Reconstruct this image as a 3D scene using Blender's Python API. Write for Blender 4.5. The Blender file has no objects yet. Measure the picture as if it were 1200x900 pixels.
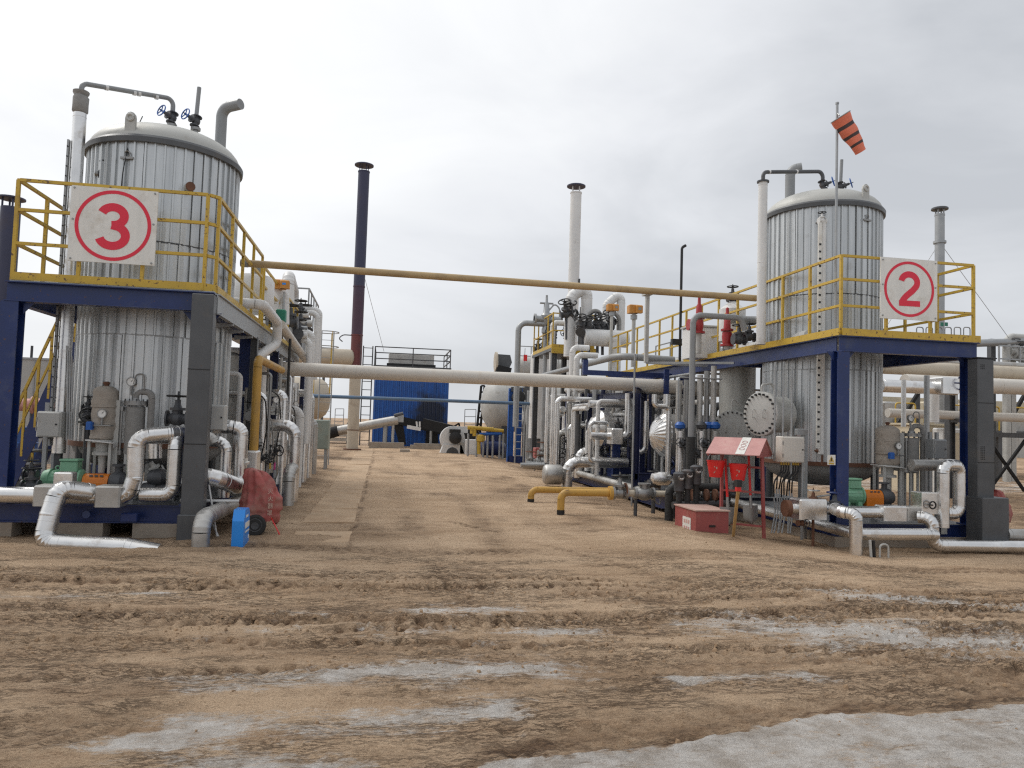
import bpy, math, random
import numpy as np
from mathutils import Vector as V, Matrix, noise as mnoise
random.seed(7)
R = math.radians
SC = bpy.context.scene
COL = SC.collection

# ------------------------------------------------------------------ camera
YAW, PITCH, ROLL, EYE, FPX = R(9.8), R(3.0), R(1.8), 1.6, 870.0
f0 = V((math.sin(YAW), math.cos(YAW), 0)); r0 = V((math.cos(YAW), -math.sin(YAW), 0)); u0 = V((0, 0, 1))
FWD = f0*math.cos(PITCH) + u0*math.sin(PITCH)
up_ = u0*math.cos(PITCH) - f0*math.sin(PITCH)
RT = r0*math.cos(ROLL) + up_*math.sin(ROLL)
UP = up_*math.cos(ROLL) - r0*math.sin(ROLL)
CAM = V((0, 0, EYE))
cd = bpy.data.cameras.new('camera'); cam = bpy.data.objects.new('camera', cd); COL.objects.link(cam)
cd.sensor_width = 36; cd.lens = 36*FPX/1200; cd.clip_end = 3000; cd.clip_start = .05
mw = Matrix.Identity(4)
for i in range(3):
    mw[i][0] = RT[i]; mw[i][1] = UP[i]; mw[i][2] = -FWD[i]; mw[i][3] = CAM[i]
cam.matrix_world = mw
SC.camera = cam
# survey helpers: where a sight line through a point of the photo meets a known plane of the plant
def ray(px, py): return FWD + RT*((px-600)/FPX) + UP*((450-py)/FPX)
def A(px, py, Y): d = ray(px, py); return CAM + d*(Y/d.y)
def AX(px, py, X): d = ray(px, py); return CAM + d*(X/d.x)
def AZ(px, py, Z=0): d = ray(px, py); return CAM + d*((Z-EYE)/d.z)

# ------------------------------------------------------------------ sky and light
SUN_EL, SUN_AZ = R(52), R(-52)          # azimuth from +Y towards +X
SDIR = V((math.sin(SUN_AZ)*math.cos(SUN_EL), math.cos(SUN_AZ)*math.cos(SUN_EL), math.sin(SUN_EL)))
w = bpy.data.worlds.new('World'); SC.world = w; w.use_nodes = True
nt = w.node_tree; nt.nodes.clear()
def N(tree, t, **k):
    n = tree.nodes.new(t)
    for a, b in k.items():
        if a in n.inputs.keys() if hasattr(n, 'inputs') else False: n.inputs[a].default_value = b
        else: setattr(n, a, b)
    return n
def L(tree, a, b): tree.links.new(a, b)
sky = N(nt, 'ShaderNodeTexSky'); sky.sky_type = 'NISHITA'; sky.sun_disc = False
sky.sun_elevation = SUN_EL; sky.sun_rotation = SUN_AZ; sky.dust_density = 3
bg1 = N(nt, 'ShaderNodeBackground'); bg1.inputs['Strength'].default_value = .1
L(nt, sky.outputs[0], bg1.inputs[0])
tc = N(nt, 'ShaderNodeTexCoord')
dot = N(nt, 'ShaderNodeVectorMath', operation='DOT_PRODUCT'); dot.inputs[1].default_value = SDIR
nrm = N(nt, 'ShaderNodeVectorMath', operation='NORMALIZE')
L(nt, tc.outputs['Generated'], nrm.inputs[0]); L(nt, nrm.outputs[0], dot.inputs[0])
mp = N(nt, 'ShaderNodeMapping'); mp.inputs['Scale'].default_value = (1, 1, 2.4); mp.inputs['Rotation'].default_value = (0, .35, .3)
L(nt, nrm.outputs[0], mp.inputs[0])
nz = N(nt, 'ShaderNodeTexNoise'); nz.inputs['Scale'].default_value = 2.3; nz.inputs['Detail'].default_value = 6; nz.inputs['Roughness'].default_value = .52; nz.inputs['Distortion'].default_value = .4
L(nt, mp.outputs[0], nz.inputs[0])
mr = N(nt, 'ShaderNodeMapRange'); mr.inputs[1].default_value = .2; mr.inputs[2].default_value = .9; mr.inputs[3].default_value = 0; mr.inputs[4].default_value = .95
mr.interpolation_type = 'SMOOTHSTEP'
L(nt, dot.outputs['Value'], mr.inputs[0])
ad = N(nt, 'ShaderNodeMath', operation='MULTIPLY_ADD'); ad.inputs[1].default_value = 1.3; ad.inputs[2].default_value = -.52
L(nt, nz.outputs[0], ad.inputs[0])
sm = N(nt, 'ShaderNodeMath', operation='ADD'); L(nt, ad.outputs[0], sm.inputs[0]); L(nt, mr.outputs[0], sm.inputs[1])
cr = N(nt, 'ShaderNodeValToRGB'); e = cr.color_ramp.elements
e[0].position = 0; e[0].color = (.50, .52, .55, 1); e[1].position = 1; e[1].color = (.885, .895, .90, 1)
m_ = cr.color_ramp.elements.new(.5); m_.color = (.73, .745, .77, 1)
L(nt, sm.outputs[0], cr.inputs[0])
bg2 = N(nt, 'ShaderNodeBackground'); bg2.inputs['Strength'].default_value = 1.1
L(nt, cr.outputs[0], bg2.inputs[0])
mx = N(nt, 'ShaderNodeMixShader'); mx.inputs[0].default_value = .93
L(nt, bg1.outputs[0], mx.inputs[1]); L(nt, bg2.outputs[0], mx.inputs[2])
wo = N(nt, 'ShaderNodeOutputWorld'); L(nt, mx.outputs[0], wo.inputs[0])
sd = bpy.data.lights.new('sun', 'SUN'); sd.energy = 1.4; sd.angle = R(25); sd.color = (1, .97, .92)
so = bpy.data.objects.new('sun', sd); COL.objects.link(so)
so.rotation_euler = (-SDIR).to_track_quat('-Z', 'Y').to_euler(); so.location = (-10, 0, 30)
SC.view_settings.view_transform = 'Standard'; SC.view_settings.look = 'None'
SC.view_settings.exposure = .12; SC.view_settings.gamma = 1; SC.view_settings.use_curve_mapping = False
SC.cycles.max_bounces = 6; SC.cycles.use_denoising = False; SC.cycles.filter_width = 1.25; SC.cycles.sample_clamp_indirect = 4

# ------------------------------------------------------------------ materials
MATS = {}
def mat(name, col, rough=.5, metal=0., var=.12, scale=2.5, dirt=None, damt=.35, dscale=1.3, bump=0., bscale=14., streak=0., chips=0.):
    m = bpy.data.materials.new(name); m.use_nodes = True; t = m.node_tree
    b = t.nodes['Principled BSDF']
    geo = N(t, 'ShaderNodeNewGeometry')
    n1 = N(t, 'ShaderNodeTexNoise'); n1.inputs['Scale'].default_value = scale; n1.inputs['Detail'].default_value = 6; n1.inputs['Roughness'].default_value = .6
    if streak:
        mpn = N(t, 'ShaderNodeMapping'); mpn.inputs['Scale'].default_value = (streak, streak, .35)
        L(t, geo.outputs['Position'], mpn.inputs[0]); L(t, mpn.outputs[0], n1.inputs[0])
    else: L(t, geo.outputs['Position'], n1.inputs[0])
    c = V(col[:3])
    mixn = N(t, 'ShaderNodeMix', data_type='RGBA')
    r1 = N(t, 'ShaderNodeMapRange'); r1.inputs[1].default_value = .3; r1.inputs[2].default_value = .7
    L(t, n1.outputs[0], r1.inputs[0]); L(t, r1.outputs[0], mixn.inputs[0])
    mixn.inputs[6].default_value = (*(c*(1-var)), 1); mixn.inputs[7].default_value = (*[min(1, x) for x in c*(1+var)], 1)
    out = mixn.outputs[2]
    rr = N(t, 'ShaderNodeMapRange'); rr.inputs[1].default_value = .3; rr.inputs[2].default_value = .7
    rr.inputs[3].default_value = max(.05, rough-.08); rr.inputs[4].default_value = min(1, rough+.1)
    L(t, n1.outputs[0], rr.inputs[0]); L(t, rr.outputs[0], b.inputs['Roughness'])
    b.inputs['Metallic'].default_value = metal
    if dirt is not None:
        n2 = N(t, 'ShaderNodeTexNoise'); n2.inputs['Scale'].default_value = dscale; n2.inputs['Detail'].default_value = 9; n2.inputs['Roughness'].default_value = .7
        L(t, geo.outputs['Position'], n2.inputs[0])
        r2 = N(t, 'ShaderNodeMapRange'); r2.inputs[1].default_value = .62-.3*damt; r2.inputs[2].default_value = .85-.3*damt; r2.inputs[4].default_value = .85
        L(t, n2.outputs[0], r2.inputs[0])
        mix2 = N(t, 'ShaderNodeMix', data_type='RGBA'); L(t, r2.outputs[0], mix2.inputs[0]); L(t, out, mix2.inputs[6])
        mix2.inputs[7].default_value = (*dirt, 1); out = mix2.outputs[2]
        if metal:
            mm = N(t, 'ShaderNodeMapRange'); mm.inputs[3].default_value = metal; mm.inputs[4].default_value = 0
            L(t, r2.outputs[0], mm.inputs[0]); L(t, mm.outputs[0], b.inputs['Metallic'])
    if chips:                                    # small flakes of lost paint showing rust
        n4 = N(t, 'ShaderNodeTexNoise'); n4.inputs['Scale'].default_value = 17; n4.inputs['Detail'].default_value = 8; n4.inputs['Roughness'].default_value = .68
        L(t, geo.outputs['Position'], n4.inputs[0])
        r4 = N(t, 'ShaderNodeMapRange'); r4.inputs[1].default_value = .70-.08*chips; r4.inputs[2].default_value = .72-.08*chips; r4.inputs[4].default_value = .9
        L(t, n4.outputs[0], r4.inputs[0])
        mix4 = N(t, 'ShaderNodeMix', data_type='RGBA'); L(t, r4.outputs[0], mix4.inputs[0]); L(t, out, mix4.inputs[6])
        mix4.inputs[7].default_value = (.10, .048, .03, 1); out = mix4.outputs[2]
    L(t, out, b.inputs['Base Color'])
    if bump:
        n3 = N(t, 'ShaderNodeTexNoise'); n3.inputs['Scale'].default_value = bscale; n3.inputs['Detail'].default_value = 3
        L(t, geo.outputs['Position'], n3.inputs[0])
        bp = N(t, 'ShaderNodeBump'); bp.inputs['Strength'].default_value = bump; bp.inputs['Distance'].default_value = .02
        L(t, n3.outputs[0], bp.inputs['Height']); L(t, bp.outputs[0], b.inputs['Normal'])
    MATS[name] = m
    return m
DUST = (.36, .26, .17)
mat('aluminium', (.76, .755, .745), .30, .97, .12, 3, dirt=(.33, .27, .21), damt=.2, dscale=2.6, bump=.16, bscale=6)
mat('dull_aluminium', (.48, .47, .45), .48, .85, .16, 3, dirt=(.28, .23, .18), damt=.28, dscale=2.2, bump=.14, bscale=6)
mat('tank_cladding', (.53, .545, .55), .36, .8, .26, 1.0, dirt=(.27, .25, .22), damt=.22, dscale=.9, bump=.15, bscale=6, streak=5)
mat('tank_head', (.44, .44, .415), .5, .25, .08, 1.5, dirt=(.30, .27, .22), damt=.15, bump=.06)
mat('white_paint', (.70, .70, .69), .45, 0, .07, 2, dirt=(.36, .32, .27), damt=.2, dscale=2.5)
mat('cream_paint', (.61, .575, .52), .45, .1, .07, 1.2, dirt=(.42, .34, .26), damt=.25, dscale=1.2)
mat('beige_paint', (.50, .44, .35), .55, 0, .08, 1.2, dirt=(.28, .21, .15), damt=.35, dscale=1.4)
mat('galvanised', (.36, .37, .375), .45, .6, .13, 4, dirt=(.22, .19, .16), damt=.2, dscale=3)
mat('grey_paint', (.27, .28, .285), .45, .1, .1, 3, dirt=(.25, .2, .15), damt=.15)
mat('pale_grey_paint', (.46, .46, .44), .5, 0, .08, 3, dirt=(.28, .24, .19), damt=.2, dscale=2.4)
mat('dark_grey_paint', (.082, .086, .092), .42, .1, .2, 2.5, dirt=(.14, .12, .10), damt=.2, dscale=2, chips=.3)
mat('shaded_blue_paint', (.008, .014, .062), .4, 0, .2, 2.5, dirt=(.04, .04, .06), damt=.3, dscale=2.5)  # blue steel paint darkened to the near-black it has in shadow
mat('pale_blue_paint', (.10, .17, .27), .45, 0, .12, 2, dirt=(.2, .2, .2), damt=.25)
mat('blue_paint', (.012, .029, .125), .38, 0, .2, 2.5, dirt=(.07, .08, .12), damt=.3, dscale=2.5, chips=.8)
mat('bright_blue_paint', (.015, .10, .38), .4, 0, .15, 2, dirt=(.07, .10, .16), damt=.2)
mat('sign_blue', (.02, .25, .75), .35, 0, .06, 4, dirt=(.1, .3, .6), damt=.1)
mat('yellow_paint', (.56, .37, .045), .45, 0, .14, 3, dirt=(.24, .15, .07), damt=.3, dscale=3, chips=1.3)
mat('mustard_paint', (.50, .29, .06), .5, 0, .12, 2, dirt=(.25, .17, .09), damt=.25, dscale=2.2, chips=1.)
mat('faded_yellow_paint', (.44, .32, .165), .55, 0, .12, 1.6, dirt=(.21, .15, .09), damt=.4, dscale=2.5)
mat('red_paint', (.36, .022, .026), .4, 0, .12, 3, dirt=(.30, .14, .11), damt=.2, dscale=3)
mat('dusty_lid', (.50, .33, .28), .8, 0, .1, 3, dirt=(.5, .4, .32), damt=.5, dscale=3)
mat('dusty_red_paint', (.54, .28, .26), .6, 0, .12, 3, dirt=(.55, .38, .33), damt=.45, dscale=3)
mat('faded_red_paint', (.32, .075, .07), .5, 0, .16, 2.5, dirt=(.33, .17, .14), damt=.3, dscale=4)
mat('tarpaulin', (.36, .09, .08), .65, 0, .22, 4, dirt=(.32, .19, .15), damt=.55, dscale=4.5, bump=.4, bscale=7)
mat('bright_red', (.62, .02, .02), .35, 0, .08, 4)
mat('sign_red', (.72, .022, .055), .45, 0, .03, 4)
mat('sign_white', (.74, .73, .69), .45, 0, .07, 2, dirt=(.5, .44, .36), damt=.3, dscale=3.5, streak=4)
mat('green_paint', (.20, .42, .27), .4, 0, .1, 4, dirt=(.2, .22, .16), damt=.2, dscale=5)
mat('teal_paint', (.02, .20, .13), .45)
mat('orange_paint', (.66, .19, .015), .4, 0, .1, 5, dirt=(.25, .1, .03), damt=.2, dscale=5)
mat('amber_paint', (.55, .25, .05), .5)
mat('cast_iron', (.075, .078, .085), .5, .3, .25, 8, dirt=(.16, .10, .07), damt=.25, dscale=6)
mat('steel', (.30, .30, .295), .42, .7, .15, 6, dirt=(.16, .11, .08), damt=.2, dscale=6)
mat('black', (.014, .014, .015), .5, 0, .2, 5)
mat('rubber', (.022, .022, .022), .7, 0, .2, 8, dirt=(.12, .09, .07), damt=.2, dscale=8)
mat('rust', (.15, .068, .04), .75, .1, .3, 6, dirt=(.07, .045, .035), damt=.35, dscale=5)
mat('jacket_cloth', (.37, .33, .285), .9, 0, .14, 4, dirt=(.2, .17, .14), damt=.25, dscale=5, bump=.5, bscale=12)
mat('grey_wrap', (.27, .265, .255), .85, 0, .15, 6, dirt=(.13, .12, .11), damt=.25, dscale=6, bump=.5, bscale=25)
mat('black_wrap', (.03, .03, .03), .7, 0, .3, 9, bump=.6, bscale=30)
mat('dial', (.8, .8, .78), .3, 0, .03)
mat('concrete', (.33, .285, .235), .85, 0, .16, 3, dirt=(.24, .18, .13), damt=.35, dscale=2, bump=.3, bscale=30)
mat('slab_concrete', (.48, .35, .23), .95, 0, .12, 2, dirt=(.40, .27, .165), damt=.75, dscale=2.2, bump=.3, bscale=40)
mat('stack_purple', (.07, .038, .06), .55, .05, .2, 1., dirt=(.05, .04, .08), damt=.5, dscale=.7)
mat('stack_blue', (.042, .046, .09), .5, .1, .14, 1.0, dirt=(.06, .05, .06), damt=.3, dscale=1)
mat('stack_red', (.15, .04, .04), .55, .05, .18, 1.0, dirt=(.08, .035, .05), damt=.35, dscale=.8)
mat('cabinet_green', (.26, .30, .26), .5, 0, .08, 3, dirt=(.3, .25, .18), damt=.2)
mat('wood', (.45, .29, .12), .55, 0, .15, 12)
mat('orange_cloth', (.74, .20, .12), .75, 0, .06, 4)
mat('dark_cloth', (.07, .05, .05), .8)
mat('cream_box', (.60, .52, .38), .6, 0, .07, 2, dirt=(.42, .35, .25), damt=.2)
mat('soot', (.012, .012, .013), .8, 0, .3, 3)
mat('pink', (.6, .05, .25), .5)

# ------------------------------------------------------------------ mesh tools
def frame(t):
    t = t.normalized()
    a = V((0, 0, 1)) if abs(t.z) < .9 else V((1, 0, 0))
    u = a.cross(t).normalized()
    return u, t.cross(u)
class MB:
    def __init__(s): s.v = []; s.f = []
    def add(s, vs, fs):
        o = len(s.v); s.v += [V(x) for x in vs]; s.f += [tuple(i+o for i in q) for q in fs]; return s
    def box(s, a, b):
        x0, y0, z0 = [min(p, q) for p, q in zip(a, b)]; x1, y1, z1 = [max(p, q) for p, q in zip(a, b)]
        return s.add([(x0,y0,z0),(x1,y0,z0),(x1,y1,z0),(x0,y1,z0),(x0,y0,z1),(x1,y0,z1),(x1,y1,z1),(x0,y1,z1)],
                     [(3,2,1,0),(4,5,6,7),(0,1,5,4),(1,2,6,5),(2,3,7,6),(3,0,4,7)])
    def cbox(s, c, d): c = V(c); d = V(d)/2; return s.box(c-d, c+d)
    def bar(s, a, b, w, h=None, up=None):      # rectangular bar from a to b
        a = V(a); b = V(b); h = h or w; t = (b-a).normalized()
        if up is None: u, v = frame(t)
        else: u = V(up).cross(t).normalized(); v = t.cross(u)
        q = []
        for p in (a, b):
            for su, sv in ((-1,-1),(1,-1),(1,1),(-1,1)): q.append(p+u*su*w/2+v*sv*h/2)
        return s.add(q, [(3,2,1,0),(4,5,6,7),(0,1,5,4),(1,2,6,5),(2,3,7,6),(3,0,4,7)])
    def sweep(s, pts, rad, n=12, cap=True):
        pts = [V(p) for p in pts]
        if not hasattr(rad, '__len__'): rad = [rad]*len(pts)
        u = None; o = len(s.v); K = len(pts)
        for i, p in enumerate(pts):
            d = pts[min(i+1, K-1)] - pts[max(i-1, 0)]
            if d.length < 1e-9: d = pts[-1]-pts[0]
            t = d.normalized()
            if u is None: u, _ = frame(t)
            u = (u - t*u.dot(t)).normalized(); v = t.cross(u)
            for k in range(n):
                a = 2*math.pi*k/n; s.v.append(p + (u*math.cos(a)+v*math.sin(a))*rad[i])
        for i in range(K-1):
            for k in range(n):
                k2 = (k+1) % n
                s.f.append((o+i*n+k, o+i*n+k2, o+(i+1)*n+k2, o+(i+1)*n+k))
        if cap:
            s.f.append(tuple(o+k for k in reversed(range(n)))); s.f.append(tuple(o+(K-1)*n+k for k in range(n)))
        return s
    def cyl(s, a, b, r, r2=None, n=12): return s.sweep([a, b], [r, r if r2 is None else r2], n)
    def lathe(s, prof, o, ax, n=20, cap=True):  # prof: (distance along axis, radius)
        o = V(o); ax = V(ax).normalized(); u, v = frame(ax); b = len(s.v)
        for d, r in prof:
            for k in range(n):
                a = 2*math.pi*k/n; s.v.append(o+ax*d+(u*math.cos(a)+v*math.sin(a))*max(r, 1e-4))
        for i in range(len(prof)-1):
            for k in range(n):
                k2 = (k+1) % n; s.f.append((b+i*n+k, b+i*n+k2, b+(i+1)*n+k2, b+(i+1)*n+k))
        if cap:
            s.f.append(tuple(b+k for k in reversed(range(n)))); s.f.append(tuple(b+(len(prof)-1)*n+k for k in range(n)))
        return s
    def torus(s, c, ax, Rr, r, n=20, m=6, a0=0, a1=2*math.pi):
        c = V(c); u, v = frame(V(ax)); full = abs(a1-a0-2*math.pi) < 1e-6
        pts = [c+(u*math.cos(a0+(a1-a0)*k/n)+v*math.sin(a0+(a1-a0)*k/n))*Rr for k in range(n+1)]
        return s.sweep(pts, r, m, cap=not full)
    def prism(s, poly, d):                      # polygon (world points) extruded by vector d
        n = len(poly); d = V(d); vs = [V(p) for p in poly]+[V(p)+d for p in poly]
        return s.add(vs, [tuple(reversed(range(n))), tuple(range(n, 2*n))]+[(i, (i+1) % n, n+(i+1) % n, n+i) for i in range(n)])
WL = {}                                         # world place of each parent
def fin(o, parent):
    COL.objects.link(o)
    if parent is not None: o.parent = parent
    return o
def mesh(name, mb, m, off=V((0, 0, 0)), smooth=True, ang=35):
    me = bpy.data.meshes.new(name)
    me.from_pydata([tuple(v-off) for v in mb.v], [], mb.f)
    me.materials.append(MATS[m] if isinstance(m, str) else m)
    if smooth:
        me.shade_smooth(); me.set_sharp_from_angle(angle=R(ang))
    me.validate(); me.update()
    return me
def obj(name, mb, m, parent=None, smooth=True, ang=35):
    off = WL[parent.name] if parent is not None else V((0, 0, 0))
    o = bpy.data.objects.new(name, mesh(name, mb, m, off, smooth, ang)); fin(o, parent)
    WL[o.name] = off
    return o
def tag(o, label=None, cat=None, group=None, kind=None):
    if label: o['label'] = label
    if cat: o['category'] = cat
    if group: o['group'] = group
    if kind: o['kind'] = kind
    return o
def thing(name, label, cat, loc, group=None):
    o = bpy.data.objects.new(name, None); COL.objects.link(o); o.location = loc; WL[o.name] = V(loc)
    o.empty_display_size = .2
    return tag(o, label, cat, group)
def solo(name, label, cat, mb, m, group=None, smooth=True, ang=35):      # a thing of one mesh, origin at its base
    lo = V((sum(v.x for v in mb.v)/len(mb.v), sum(v.y for v in mb.v)/len(mb.v), min(v.z for v in mb.v)))
    o = bpy.data.objects.new(name, mesh(name, mb, m, lo, smooth, ang)); o.location = lo; COL.objects.link(o); WL[o.name] = lo
    return tag(o, label, cat, group)
def place(name, me, parent, p, ax=None, up=None, s=1.):                  # a shared mesh as a part: local z -> up, local x -> ax
    o = bpy.data.objects.new(name, me); fin(o, parent)
    z = V(up).normalized() if up is not None else V((0, 0, 1)); x = V(ax) if ax is not None else V((1, 0, 0))
    y = z.cross(x).normalized(); x = y.cross(z)
    M = Matrix((x, y, z)).transposed().to_4x4()
    sc = s if hasattr(s, '__len__') else (s, s, s)
    o.matrix_local = Matrix.Translation(V(p)-WL[parent.name]) @ M @ Matrix.Diagonal((*sc, 1))
    return o
X_, Y_, Z_ = V((1, 0, 0)), V((0, 1, 0)), V((0, 0, 1))

# pipes: straight sections and elbows of jacketed pipe, with raised seams
def pipe_parts(parent, pts, r, m, bend=None, n=14, seam=.95, clad=True, split=True, name=None, caps=True):
    pts = [V(p) for p in pts]; K = len(pts); bend = bend or r*2.2
    segs = []; start = pts[0]
    for i in range(1, K):
        end = pts[i]
        if i < K-1:
            d0 = (pts[i]-pts[i-1]).normalized(); d1 = (pts[i+1]-pts[i]).normalized()
            ang = d0.angle(d1)
            if ang > .02:
                tl = bend*math.tan(ang/2)
                tl = min(tl, (pts[i]-pts[i-1]).length*.48 if i > 1 else (pts[i]-pts[i-1]).length*.95, (pts[i+1]-pts[i]).length*(.48 if i < K-2 else .95))
                br = tl/math.tan(ang/2)
                a = pts[i]-d0*tl; b = pts[i]+d1*tl
                cdir = (d1-d0).normalized(); c = pts[i]+cdir*(br/math.cos(ang/2))
                segs.append(('s', start, a)); segs.append(('e', a, b, c, ang, d0, d1, br)); start = b
                continue
        else:
            segs.append(('s', start, end))
            continue
        segs.append(('s', start, end)); start = end
    acc = MB() if not split else None; o = None
    for sg in segs:
        P = []; Q = []
        if sg[0] == 's':
            ln = (sg[2]-sg[1]).length
            if ln < 1e-4: continue
            d = (sg[2]-sg[1])/ln
            P.append(sg[1]); Q.append(r)
            if clad:
                k = max(1, int(ln/seam))
                for j in range(k):
                    q = min(ln*.5, .06) + (ln-min(ln, .12))*j/max(1, k-1 if k > 1 else 1)
                    q = min(q, ln-.012)
                    if q <= 0: continue
                    for dd, rr in ((0, r), (.001, r*1.035), (.009, r*1.035), (.010, r)): P.append(sg[1]+d*(q+dd)); Q.append(rr)
            P.append(sg[2]); Q.append(r); nm = name or 'straight_section'
        else:
            _, a, b, c, ang, d0, d1, br = sg
            ax = d0.cross(d1).normalized(); g = max(3, int(ang/R(90)*5+.5)) if clad else 7
            for j in range(g+1):
                M = Matrix.Rotation(ang*j/g, 3, ax); p = c + M @ (a-c); t = M @ d0
                if clad and 0 < j < g:
                    for dd, rr in ((-.005, r), (-.004, r*1.03), (.004, r*1.03), (.005, r)): P.append(p+t*dd); Q.append(rr)
                else: P.append(p); Q.append(r)
            nm = name or 'elbow'
        if split: o = obj(nm, MB().sweep(P, Q, n), m, parent)
        else: acc.sweep(P, Q, n)
    if not split: o = obj(name or 'pipe', acc, m, parent)
    return o
def flange(parent, p, ax, r, m='steel', t=.03, name='flange', bolts=True):
    ax = V(ax).normalized(); mb = MB().lathe([(-t/2, r), (-t/2, r*1.75), (t/2, r*1.75), (t/2, r)], p, ax, 18)
    if bolts:
        u, v = frame(ax)
        for k in range(8):
            a = 2*math.pi*(k+.5)/8; q = V(p)+(u*math.cos(a)+v*math.sin(a))*r*1.45
            mb.cyl(q-ax*t*1.1, q+ax*t*1.1, max(.006, r*.11), n=6)
    return obj(name, mb, m, parent)
def pipe(label, pts, r, m='aluminium', name='insulated_pipe', cat='pipe', group=None, flanges=(), **k):
    pts = [V(p) for p in pts]
    if r < .03 and not k.get('split'):
        mb = MB(); tmp = []
        for i, p in enumerate(pts): tmp.append(p)
        return solo(name, label, cat, MB().sweep(fillet(pts, k.get('bend') or r*3), r, 8), m, group)
    t = thing(name, label, cat, min(pts, key=lambda p: p.z), group)
    pipe_parts(t, pts, r, m, **k)
    for p, ax in flanges: flange(t, p, ax, r)
    return t
def fillet(pts, br, k=5):
    pts = [V(p) for p in pts]; out = [pts[0]]
    for i in range(1, len(pts)-1):
        d0 = (pts[i]-pts[i-1]); d1 = (pts[i+1]-pts[i]); tl = min(br, d0.length*.48, d1.length*.48)
        a = pts[i]-d0.normalized()*tl; b = pts[i]+d1.normalized()*tl
        for j in range(k+1):
            s = j/k; out.append(a*(1-s)**2+pts[i]*2*s*(1-s)+b*s*s)
    out.append(pts[-1]); return out
def hose(parent, pts, r, m='black', name='hose', br=.1, n=7): return obj(name, MB().sweep(fillet(pts, br), r, n), m, parent)

# shared small parts, built once
def build_valve():
    b = MB().lathe([(-2.3,0),(-2.3,1.9),(-1.9,1.9),(-1.9,1.15),(-1.0,1.25),(-.6,1.6),(.6,1.6),(1.0,1.25),(1.9,1.15),(1.9,1.9),(2.3,1.9),(2.3,0)], (0,0,0), X_, 14)
    b.lathe([(.9,1.15),(1.9,1.15),(1.9,1.7),(2.5,1.7),(2.5,1.0),(3.1,.7),(4.3,.6),(4.3,.24),(6.2,.2)], (0,0,0), Z_, 12)
    w_ = MB().torus((0,0,5.1), Z_, 2.3, .24, 20, 6)
    for k in range(3):
        a = k*2.0944; w_.cyl((0,0,5.0), (2.2*math.cos(a), 2.2*math.sin(a), 5.1), .2, n=6)
    w_.cyl((0,0,4.8), (0,0,5.4), .5, n=8)
    return b, w_
_vb, _vw = build_valve(); VAL = {}
def valve(parent, p, ax, s, up=Z_, m='cast_iron', wm='black', name='valve'):
    if (m, wm) not in VAL: VAL[(m, wm)] = (mesh('valve', _vb, m), mesh('handwheel', _vw, wm))
    o = place(name, VAL[(m, wm)][0], parent, p, ax, up, s)
    h = bpy.data.objects.new('handwheel', VAL[(m, wm)][1]); fin(h, o)
    return o
_g = MB().lathe([(-.03,.0),(-.03,.058),(.012,.062),(.016,.062),(.016,.052)], (0,0,0), X_, 20, cap=False)
_g.cyl((-.01,0,-.055), (-.01,0,-.16), .012, n=8).cyl((-.01,0,-.09), (-.01,0,-.12), .02, n=6)
_gd = MB().lathe([(.006,.0),(.008,.053)], (0,0,0), X_, 20, cap=False)
_gn = MB().bar((.010,0,0), (.010,.025,.03), .002, .005)
GM = None
def gauge(parent, p, face=V((0, -1, 0)), s=1.):
    global GM
    if GM is None: GM = (mesh('pressure_gauge', _g, 'steel'), mesh('dial', _gd, 'dial'), mesh('needle', _gn, 'black'))
    o = place('pressure_gauge', GM[0], parent, p, face, Z_, s)
    for nm, me in (('dial', GM[1]), ('needle', GM[2])): fin(bpy.data.objects.new(nm, me), o)
    return o
BARS = {}
def rail_run(parent, pts, m='yellow_paint', h=1.2, rails=(.42, .83, 1.2), step=.95, w=.042, toe=.1, toem=None, posts=True):
    """a guard rail along deck points: every post and every rail is a part"""
    for i_, (a, b) in enumerate(zip(pts[:-1], pts[1:])):
        a = V(a); b = V(b); ln = (b-a).length; k = max(1, round(ln/step)); a2 = a+(b-a).normalized()*(w*.5 if i_ else 0)
        if posts:
            for j in range(k+1):
                p = a.lerp(b, j/k)
                if j == 0 and a is not V(pts[0]) and a != V(pts[0]): continue
                obj('post', MB().box(p-V((w/2, w/2, 0)), p+V((w/2, w/2, h-w/2-.001))), m, parent, smooth=False)
        for z in rails:
            obj('rail', MB().bar(a2+Z_*z, b+Z_*z, w*.95, w*.95, Z_), m, parent, smooth=False)
        if toe:
            d = (b-a).normalized(); nrm_ = V((d.y, -d.x, 0))*(w*.62)
            obj('toe_board', MB().bar(a+Z_*toe/2+nrm_, b+Z_*toe/2+nrm_, .012, toe, Z_), toem or m, parent, smooth=False)
def ibeam(parent, a, b, h, w, m, name='beam', up=Z_, t=.014):
    """an I section from a to b"""
    a = V(a); b = V(b); d = (b-a).normalized(); s = V(up).cross(d).normalized(); u = d.cross(s)
    prof = [(-w/2,-h/2),(w/2,-h/2),(w/2,-h/2+t),(t/2,-h/2+t),(t/2,h/2-t),(w/2,h/2-t),(w/2,h/2),(-w/2,h/2),(-w/2,h/2-t),(-t/2,h/2-t),(-t/2,-h/2+t),(-w/2,-h/2+t)]
    return obj(name, MB().prism([a+s*x+u*y for x, y in prof], b-a), m, parent, smooth=False)
def column(parent, x, y, z0, z1, w, m, name='column', face='y'):
    ibeam(parent, (x, y, z0), (x, y, z1), w, w, m, name, up=(0, 1, 0) if face == 'y' else (1, 0, 0), t=.02)
    obj('base_plate', MB().cbox((x, y, z0+.01), (w*1.35, w*1.35, .02)), m, parent, smooth=False)
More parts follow.
